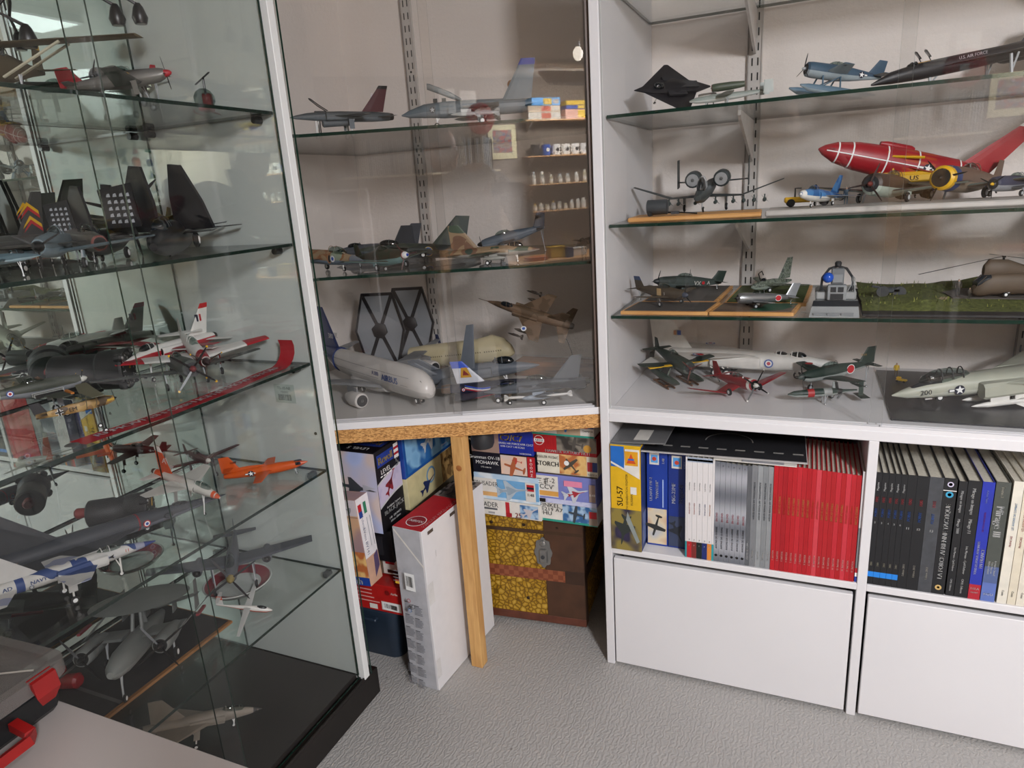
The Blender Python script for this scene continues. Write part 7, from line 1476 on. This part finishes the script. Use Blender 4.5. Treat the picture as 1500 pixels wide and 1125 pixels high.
# ---- plinth level
s = A('model_jet', 'sand-grey fighter with clear canopy lying at the bottom of the glass cabinet', (384, 1036, -1.27), (205, 1072, -1.44), G6, 'x')
s.jet(C('8a8074', .55), C('989086', .55), sweep=.38, root=.5, span=.26, tp=False, fh=.22, can=(.24, .04, .2, .028, .045), canm=CANOPY, finx=-.14, finc=.28); s.patch(.5, .42, C('3a3836'), 1.03, 'dark_nose')
# ================================================================== THE REST OF THE ROOM (seen as reflections)
YB2 = -3.199
# badge board on the right wall
t = thing('badge_board', 'white pin board covered with cloth badges on the right wall', 'pin board', (2.619, -1.66, 1.3))
MB().bbox((-.012, -.62, -.05), (0, .50, .82), C('e0dfdc', .5)).build('board', t); MB().bbox((-.018, .50, -.10), (0, .55, .87), C('a82a30', .5)).build('red_edge_strip', t)
bc_ = ['2a3f7a', 'a8323a', '5a6a3a', 'c9a04a', '3a3a40', '6a8ab0', '8a5a3a', 'c96a3a', '4a7a6a', '7a4a6a']
k = 0
for r in range(7):
    for c in range(8):
        y = -.54+.137*c+random.uniform(-.015, .015); z = .02+.108*r+random.uniform(-.012, .012); sh = random.choice((18, 18, 4, 3, 6)); R1 = random.uniform(.040, .052); a0 = random.uniform(-.2, .2)+(math.pi/4 if sh == 4 else math.pi/2)
        m1, m2 = C(bc_[k % 10], .8), C(bc_[(k*3+4) % 10], .8); mb = MB()
        mb.prism([(R1*math.cos(a0+2*math.pi*i/sh), R1*math.sin(a0+2*math.pi*i/sh)) for i in range(sh)], (-.0125, y, z), (0, 1, 0), (0, 0, 1), -.003, m1); mb.prism([(R1*.6*math.cos(a0+2*math.pi*i/sh), R1*.6*math.sin(a0+2*math.pi*i/sh)) for i in range(sh)], (-.0157, y, z), (0, 1, 0), (0, 0, 1), -.001, m2)
        mb.build('cloth_badge', t); k += 1
# workbench
wbk = thing('workbench', 'pale wooden workbench along the back wall', 'table', (1.55, -2.85, 0)); WBT = WOOD('b98a5a', 'cda273', (3, 40, 40))
MB().bbox((-.55, -.34, .71), (1.0, .34, .74), WBT).build('table_top', wbk)
for x in (-.52, .95):
    for y in (-.30, .30): MB().bbox((x-.025, y-.025, 0), (x+.025, y+.025, .709), WHITE).build('leg', wbk)
def rack(label, x0, x1, z, d=.16):
    t = thing('wall_shelf', label, 'shelf', ((x0+x1)/2, YB2, z)); w_ = (x1-x0)/2
    MB().bbox((-w_, 0, -.012), (w_, d, .0), WBT).build('board', t)
    for x in (-w_+.08, w_-.08): MB().prism([(0, 0), (0, -.08), (.012, -.08), (d-.03, -.012), (d-.03, 0)], (x-.004, .0, -.0121), (0, 1, 0), (0, 0, 1), .008, WHITE).build('bracket', t)
for z, lb in ((2.045, 'pine wall shelf carrying kit boxes, uppermost'), (1.71, 'pine wall shelf carrying mugs'), (1.44, 'pine wall shelf carrying jars'), (1.18, 'pine wall shelf carrying paint bottles, lowest')): rack(lb, 1.56, 2.50, z)
for i, (x, z, a, c, col) in enumerate(((1.69, 0, .26, .055, 'd9d4c8'), (1.69, .056, .26, .05, 'c9b49a'), (1.72, .107, .23, .06, '3f8fd0'), (1.97, 0, .26, .075, 'c99a8a'), (1.98, .076, .24, .03, '26408a'), (1.98, .107, .24, .035, 'c9a51e'))):
    q = Box(f"reflected kit box on the uppermost pine shelf, {['bottom left', 'middle left', 'top left, blue', 'bottom right', 'dark blue, middle right', 'yellow, top right'][i]}", (1.58+(x-1.69)*1.45+a*1.4, YB2+.15, 2.046+z*1.2), (a*1.35, .14, c*1.18), C(col, .5), U=(-1, 0, 0)); q.r(.3, .1, .6, .9, C('a8482a') if i < 2 else C('d9b43a')).r(.05, .2, .25, .8, OFFW).end()
for i, x in enumerate((1.68, 1.80, 1.91, 2.02, 2.13, 2.24)):
    cols = ['26262a', '2a54a8', 'e0deda', 'dedcd6', 'e2e0dc', 'd9d8d6']
    t = thing('mug', ['black mug at the left of the mug shelf', 'blue mug with a white streak', 'white mug next to the blue one', 'white mug with dark spot in the middle', 'white mug second from the right', 'white mug at the right end of the mug shelf'][i], 'mug', (x, YB2+.08, 1.711), group='mugs on the pine shelf')
    mc = C(cols[i], .25, var=.02); MB().lathe([(.001, 0), (.040, 0), (.044, .004), (.045, .105), (.042, .105), (.040, .008), (.001, .008)], mc, 20, caps=False).build('cup', t)
    MB().tube([(.043, 0, .085), (.064, 0, .082), (.070, 0, .055), (.062, 0, .028), (.043, 0, .025)], .005, mc, 6).build('handle', t)
    if i: MB().disc((0, .0462, .055), (-1, 0, 0), (0, 0, 1), .018, C('2a2a30') if i > 1 else DECALW, 12).build('motif', t)
random.seed(11)
jl = ['clear jar with white cap', 'small jar with yellow cap', 'tall thinner bottle with yellow cap', 'clear bottle', 'dark capped bottle', 'squat tin', 'flat tin', 'paint pot']
k = 0
for zz, nm, n_ in ((1.441, 'jar shelf', 9), (1.181, 'lowest pine shelf', 12)):
    for i in range(n_):
        x = 1.64+.78*i/(n_-1)+random.uniform(-.006, .006); h = random.choice((.075, .09, .10, .12)); r = random.uniform(.020, .028)
        cc = random.choice(('d9d6c9', 'e0e0dc', 'c9a03a', '3a3a3c', 'b8bcc0')); t = thing('paint_jar', f'{ordn[i] if i < n_-1 else "last"} paint jar from the left on the {nm}', 'jar', (x, YB2+.09, zz), group='paint jars on the pine shelves')
        MB().lathe([(r, 0), (r, h*.7), (r*.6, h*.8)], C(random.choice(('a8a89e', 'c9c8c0', '8a9096', 'b5ac92')), .15), 12).build('glass_body', t); MB().lathe([(r*.65, h*.8), (r*.65, h)], C(cc, .4), 12).build('cap', t); MB().lathe([(r*1.02, h*.15), (r*1.02, h*.5)], OFFW, 12, caps=False).build('label_band', t)
pf = thing('picture', 'cream framed group picture beside the mug shelf', 'picture', (1.36, YB2, 1.86)); MB().bbox((-.15, 0, -.16), (.15, .015, .16), C('d9d2a8', .5)).build('frame', pf); MB().box((-.10, .0152, -.10), (.10, .0158, .11), CAMO(['7a5a4a', '9a8a7a', '4a5a7a', 'a84a42'], 22, seed=61)).build('print', pf)
for i, (x, z, lb) in enumerate(((.83, 2.24, 'white printed calendar sheet on the back wall, upper'), (1.04, 2.22, 'white printed sheet beside the calendar'))):
    t = thing('wall_sheet', lb, 'paper', (x, YB2, z)); mb = MB().box((-.08, 0, -.11), (.08, .0015, .11), OFFW); 
    for r in range(5): mb.box((-.065, .0016, -.09+.04*r), (.06, .002, -.084+.04*r), GRY)
    mb.build('sheet', t)
# magazine shelf on the back wall
t = thing('wall_shelf', 'long white wall shelf full of thin magazines in holders', 'shelf', (.50, YB2, 1.60)); MB().bbox((-.75, 0, -.018), (.72, .24, 0), C('d9d0b8')).build('board', t)
x = .03; i = 0; mcs = ['a9a7a0', 'c9c6bd', '8f949a', 'b5b0a4', '9aa3ab', '77736a']
hold = ['far left', 'second from left', 'middle left', 'centre', 'middle right', 'second from right', 'far right']
for hI in range(7):  # holders
    t = thing('magazine_holder', f'open magazine holder on the long white shelf, {hold[hI]}', 'magazine holder', (-.10+.195*hI, YB2+.12, 1.6005), group='magazine holders on the white shelf'); HM = C('3a3c40' if hI in (6,) else '6f7276', .5)
    MB().box((-.09, -.11, 0), (.09, .11, .003), HM).box((-.09, -.11, .003), (-.086, .11, .28), HM).box((.086, -.11, .003), (.09, .11, .28), HM).build('holder', t)
    for j in range(9): MB().box((-.083+.0185*j, -.10, .0035), (-.083+.0185*j+.012, .105, .29+.015*random.random()), C(random.choice(mcs), .5)).build('magazine', t)
# round red lamp shade, drawers, white boxes
t = thing('round_sign', 'round red speckled sign hanging in front of the magazine shelf', 'sign', (.955, -2.72, 2.03)); MB().lathe([(.13, 0), (.135, .01), (.13, .02)], CAMO(['c03a2a', 'a82a22', 'd9a090'], 60, seed=62), 28, (0, 0, 0), (0, 1, 0)).box((-.03, .0205, -.03), (.03, .0215, .03), DECALW).tube([(0, .01, .105), (0, .01, .415)], .0015, BLACK, 4).build('disc', t)
t = thing('drawer_cabinet', 'pale wooden drawer cabinet on its stand against the back wall', 'cabinet', (.72, YB2, 0)); MB().bbox((-.21, 0, .70), (.21, .35, 1.35), WBT).build('body', t)
for j in range(5): o = MB().bbox((-.19, .351, .715+.126*j), (.19, .362, .830+.126*j), WBT).build('drawer', t); MB().bbox((-.03, .3625, .765+.126*j), (.03, .375, .775+.126*j), C('d9d6cf')).build('handle', o)
for x in (-.19, .19):
    for y in (.03, .32): MB().bbox((x-.02, y-.02, 0), (x+.02, y+.02, .699), C('9a9a9a', .4, .5)).build('leg', t)
t = thing('white_cupboard', 'tall white open cupboard against the back wall on the left', 'cupboard', (-.55, YB2, 0))
for x in (-.45, -.0, .45): MB().bbox((x-.01, 0, 0), (x+.01, .4, 1.50), WHITE).build('upright', t)
for z in (.02, .4, .8, 1.15, 1.49): MB().bbox((-.439, 0.01, z-.01), (.439, .4, z+.009), C('c9c6c2')).build('shelf_board', t)
for i, (x, y, z, a, b, c, col, lb) in enumerate(((1.58, -2.80, .7405, .16, .12, .10, 'c9a51e', 'yellow tool tray on the workbench'), (1.80, -2.78, .7405, .18, .10, .07, 'e0deda', 'white box on the workbench'), (1.30, -2.70, .7405, .2, .12, .03, 'c96a2a', 'orange cutting mat box on the workbench'), (2.15, -2.85, .7405, .16, .12, .12, '2a4fa0', 'blue storage box at the end of the workbench'), (1.06, -2.95, .7405, .22, .16, .09, 'd9d6d0', 'white lidded box on the left of the workbench'))):
    t = thing('storage_box', lb, 'box', (x, y, z)); MB().bbox((0, 0, 0), (a, b, c), C(col, .5)).build('box_body', t); MB().bbox((-.003, -.003, c), (a+.003, b+.003, c+.006), C(col, .4)).build('lid', t)
bp = thing('brush_pot', 'pot of brushes and pencils on the workbench', 'pot', (1.75, -2.62, .7405)); MB().lathe([(.04, 0), (.042, .09)], C('2a3a6a'), 16).build('pot', bp)
for j in range(7): a = j*.9; MB().tube([(.02*math.cos(a), .02*math.sin(a), .05), (.045*math.cos(a), .045*math.sin(a), .20+.02*(j % 3))], .003, C(random.choice(('c9a03a', 'a84a3a', '2a2a2a', 'd9d2b8'))), 5).build('brush', bp)

# ---- the photographer (only ever seen mirrored in the panes)
def person():
    J = []; E_ = []; R_ = []; K = []
    def add(p, r, par=None, k='top'):
        J.append(V(p)); R_.append(r); K.append(k)
        if par is not None: E_.append((par, len(J)-1))
        return len(J)-1
    B = V((-.07, -.29, 0))
    pel = add(B+V((0, 0, .98)), .135, k='leg'); bel = add(B+V((0, .01, 1.12)), .140, pel); ch = add(B+V((0, 0, 1.32)), .145, bel); sh = add(B+V((-.005, .01, 1.46)), .10, ch)
    nk = add(B+V((-.01, .05, 1.545)), .055, sh, 'skin')
    for sg in (-1, 1):
        hp = add(B+V((sg*.10, 0, .90)), .095, pel, 'leg'); kn = add(B+V((sg*.12, .02, .50)), .062, hp, 'leg'); an = add(B+V((sg*.13, -.02, .09)), .045, kn, 'shoe'); hl_ = add(B+V((sg*.13, .02, .045)), .042, an, 'shoe'); add(B+V((sg*.15, .17, .032)), .034, hl_, 'shoe')
        s1 = add(B+V((sg*.17, .01, 1.43)), .068, sh)
        wr = CO-FW*.045+RT*sg*.105+V((0, 0, -.035)); el = B+V((sg*.25, .10, 1.14)) if sg > 0 else B+V((-.26, .12, 1.13))
        e1 = add(el, .045, s1); w1 = add(wr.lerp(el, .12), .030, e1); w2 = add(wr, .026, w1, 'skin'); pm = add(CO-FW*.034+RT*sg*.092+V((0, 0, -.005)), .026, w2, 'skin')
        up = UP
        for j, ln in enumerate((.030, .034, .032, .025)):
            b0 = CO-FW*.028+RT*sg*.088+up*(.030-.019*j); k1 = add(b0, .010, pm, 'skin'); k2 = add(CO-FW*.006+RT*sg*.094+up*(.032-.019*j), .0085, k1, 'skin'); add(CO-FW*.001+RT*sg*(.094-ln*.5)+up*(.032-.019*j), .0075, k2, 'skin')
        t1 = add(CO-FW*.040+RT*sg*.075+up*-.015, .012, w2, 'skin'); add(CO-FW*.030+RT*sg*.050+up*.0, .009, t1, 'skin')
    me = bpy.data.meshes.new('p'); me.from_pydata(J, E_, []); o = bpy.data.objects.new('p', me); COL.objects.link(o)
    o.modifiers.new('s', 'SKIN'); o.modifiers.new('b', 'SUBSURF').levels = 2; bpy.context.view_layer.update()
    for i, r in enumerate(R_): me.skin_vertices[0].data[i].radius = (r, r)
    me.skin_vertices[0].data[0].use_root = True; bpy.context.view_layer.update()
    m2 = bpy.data.meshes.new_from_object(o.evaluated_get(bpy.context.evaluated_depsgraph_get())); bpy.data.objects.remove(o)
    m2.materials.clear(); ks = ['top', 'leg', 'skin', 'shoe']; SKN = C('b08468', .55, var=.04)
    for mm in (C('77746e', .85, var=.12, scale=40), C('2c3442', .8), SKN, C('2a2420', .6)): m2.materials.append(mm)
    for pl in m2.polygons:
        c = pl.center; i = min(range(len(J)), key=lambda i: (J[i]-c).length-R_[i]); pl.material_index = ks.index(K[i]); pl.use_smooth = True
    t = thing('person', 'person in a grey sweater and glasses holding up a phone', 'person', (B.x, B.y, 0))
    ob = bpy.data.objects.new('body', m2); COL.objects.link(ob); ob.parent = t; ob.location = (-B.x, -B.y, 0)
    # head, turned to the right cabinet
    HM_ = Matrix.Translation(V((-.09, -.235, 1.645))) @ Matrix.Rotation(math.radians(-38), 4, 'Z')   # local +y = face
    mb = MB(); n = 20; rows = [(-.118, .040, .045, .012), (-.105, .052, .058, .018), (-.085, .060, .074, .014), (-.06, .066, .085, .006), (-.03, .071, .092, .0), (.0, .074, .096, -.002), (.03, .076, .098, -.006), (.06, .074, .094, -.010), (.085, .064, .080, -.012), (.105, .045, .056, -.012), (.117, .018, .024, -.012)]
    vs = []
    for z, rx, ry, oy in rows:
        for i in range(n):
            a = 2*math.pi*i/n; x, y = rx*math.cos(a), ry*math.sin(a)+oy; f = max(0, math.sin(a))**6
            if -.05 < z < .0: y += f*(.024 if z < -.02 else .014)*(1 if abs(math.cos(a)) < .3 else .1)
            if -.09 < z < -.05: y += f*.006
            if .0 <= z < .04: y += f*(-.004)
            vs.append((x, y, z))
    fs = [(r*n+i, r*n+(i+1) % n, (r+1)*n+(i+1) % n, (r+1)*n+i) for r in range(len(rows)-1) for i in range(n)]+[tuple(range(n))[::-1], tuple(range((len(rows)-1)*n, len(rows)*n))]
    mb.add([HM_ @ V(v) for v in vs], fs, SKN, True); mb.build('head', t)
    h = MB()
    for sg in (-1, 1):
        h.lathe([(.004, -.004), (.016, -.002), (.018, .003), (.008, .006)], SKN, 12, HM_ @ V((sg*.074, -.005, -.01)), HM_.to_3x3() @ V((sg, -.3, 0)))
    h.build('ear', t)
    e = MB()
    for sg in (-1, 1): e.lathe([(.001, 0), (.010, .001), (.011, .003), (.004, .006)], DECALW, 10, HM_ @ V((sg*.030, .083, .0)), HM_.to_3x3() @ V((sg*.2, 1, 0))).disc(HM_ @ V((sg*.0315, .0895, .0)), HM_.to_3x3() @ V((1, 0, 0)), HM_.to_3x3() @ V((0, 0, 1)), .0045, BLACK, 8)
    e.build('eyes', t); mo = MB(); mo.loft([(.022, .001, .002, 0), (.0, .003, .0055, 0), (-.022, .001, .002, 0)], C('8f5a4c'), n=8, M=HM_ @ Matrix.Translation((0, .088, -.068))); mo.build('mouth', t)
    hr = MB(); vs2 = [HM_ @ V((x*1.03, y*1.03-.003, z+.002)) for (x, y, z) in vs[6*n:]]; hr.add(vs2, [(r*n+i, r*n+(i+1) % n, (r+1)*n+(i+1) % n, (r+1)*n+i) for r in range(4) for i in range(n) if not (3 <= i <= 7 and r < 2)]+[tuple(range(4*n, 5*n))], C('6f675e', .9, var=.2, scale=120), True); hr.build('short_grey_hair', t)
    g = MB()
    for sg in (-1, 1):
        g.tube([HM_ @ V((sg*.033+.022*math.cos(a), .103, .0+.017*math.sin(a))) for a in [2*math.pi*i/14 for i in range(15)]], .0014, BLACK, 5); g.tube([HM_ @ V((sg*.056, .101, .004)), HM_ @ V((sg*.074, .06, .006)), HM_ @ V((sg*.078, -.01, .002))], .0014, BLACK, 5)
    g.tube([HM_ @ V((-.011, .104, .003)), HM_ @ V((.011, .104, .003))], .0014, BLACK, 5); g.build('glasses', t)
    ph = thing('phone', 'black phone held level in both hands by the person', 'phone', M=Matrix(((RT.x, UP.x, FW.x, CO.x-FW.x*.014), (RT.y, UP.y, FW.y, CO.y-FW.y*.014), (RT.z, UP.z, FW.z, CO.z-FW.z*.014), (0, 0, 0, 1))))
    MB().bbox((-.08, -.038, -.008), (.08, .038, .0), C('1a1a1c', .3), r=.003).build('case', ph); MB().box((-.074, -.034, -.0088), (.074, .034, -.0082), EMIT('4a5058', .6)).build('screen', ph); MB().lathe([(.008, 0), (.007, .0015)], BLACK, 14, (.055, .02, 0)).build('lens', ph)
person()

wl = thing('added_workbench_lamp', 'added tube lamp that brightens the reflected workbench and paint shelves', 'lamp', M=Matrix.Translation((1.95, -2.45, 2.30)) @ Matrix.Rotation(math.radians(-32), 4, 'X'))  # housing for the added light over the workbench
MB().bbox((-.48, -.12, .01), (.48, .12, .04), WHITE).build('housing', wl); MB().tube([(-.3, 0, .04), (-.3, .05, .16)], .003, BLACK, 5).build('wire', wl); MB().tube([(.3, 0, .04), (.3, .05, .16)], .003, BLACK, 5).build('wire', wl)
hb_ = thing('hanging_bulb', 'small bright bulb hanging on loose cables over the room', 'lamp', (.92, -.85, 2.17)); MB().lathe([(.012, 0), (.030, .02), (.034, .05), (.02, .075), (.012, .08)], EMIT('fff2e0', 9), 14).build('bulb', hb_); MB().lathe([(.014, .08), (.014, .11)], WHITE, 12).tube([(0, 0, .11), (.05, 0, .2), (.02, .05, .277)], .003, BLACK, 5).build('socket_and_cable', hb_)

# keep every model inside the glass of the left cabinet
bpy.context.view_layer.update()
for o in list(bpy.data.objects):
    if o.parent or not o.name.startswith('model_') or 'kit' in o.name: continue
    pts = [q.matrix_world @ V(c) for q in o.children_recursive if q.type == 'MESH' for c in q.bound_box]
    x0, x1 = min(p.x for p in pts), max(p.x for p in pts); y0, y1 = min(p.y for p in pts), max(p.y for p in pts)
    if x1 < -1.0 and y0 < 1.29 and o.location.y < 1.33:
        if y1 > 1.297: o.location.y -= y1-1.297
        if x0 < XM+.003: o.location.x += XM+.003-x0
        elif x1 > -1.119: o.location.x -= x1+1.119
    elif x0 < -.4755 and x1 > -.4: o.location.x += -.4755-x0

bpy.context.view_layer.update()
for o in list(bpy.data.objects):
    if o.parent or not o.get('label') or o.name.startswith(('corner', 'wall', 'partition')): continue
    ms = [q for q in [o]+list(o.children_recursive) if q.type == 'MESH']
    pts = [q.matrix_world @ v.co for q in ms for v in q.data.vertices] if o.location.z > .79 and -1.6 < o.location.x < -.5 and o.location.y > 1.40 else []
    if not pts: continue
    m_in = min((inv @ p).y for p in pts)
    if m_in < .034: o.location += CN*(.034-m_in); pass
    zlow = min(p.z for p in pts)

for o in list(bpy.data.objects):          # nothing dips into the board it stands on
    if o.parent or not o.name.startswith('model_') or 'kit' in o.name: continue
    bpy.context.view_layer.update()
    lo = min((q.matrix_world @ v.co).z for q in o.children_recursive if q.type == 'MESH' for v in q.data.vertices)
    if lo < o.location.z-.0005: o.location.z += o.location.z+.0005-lo
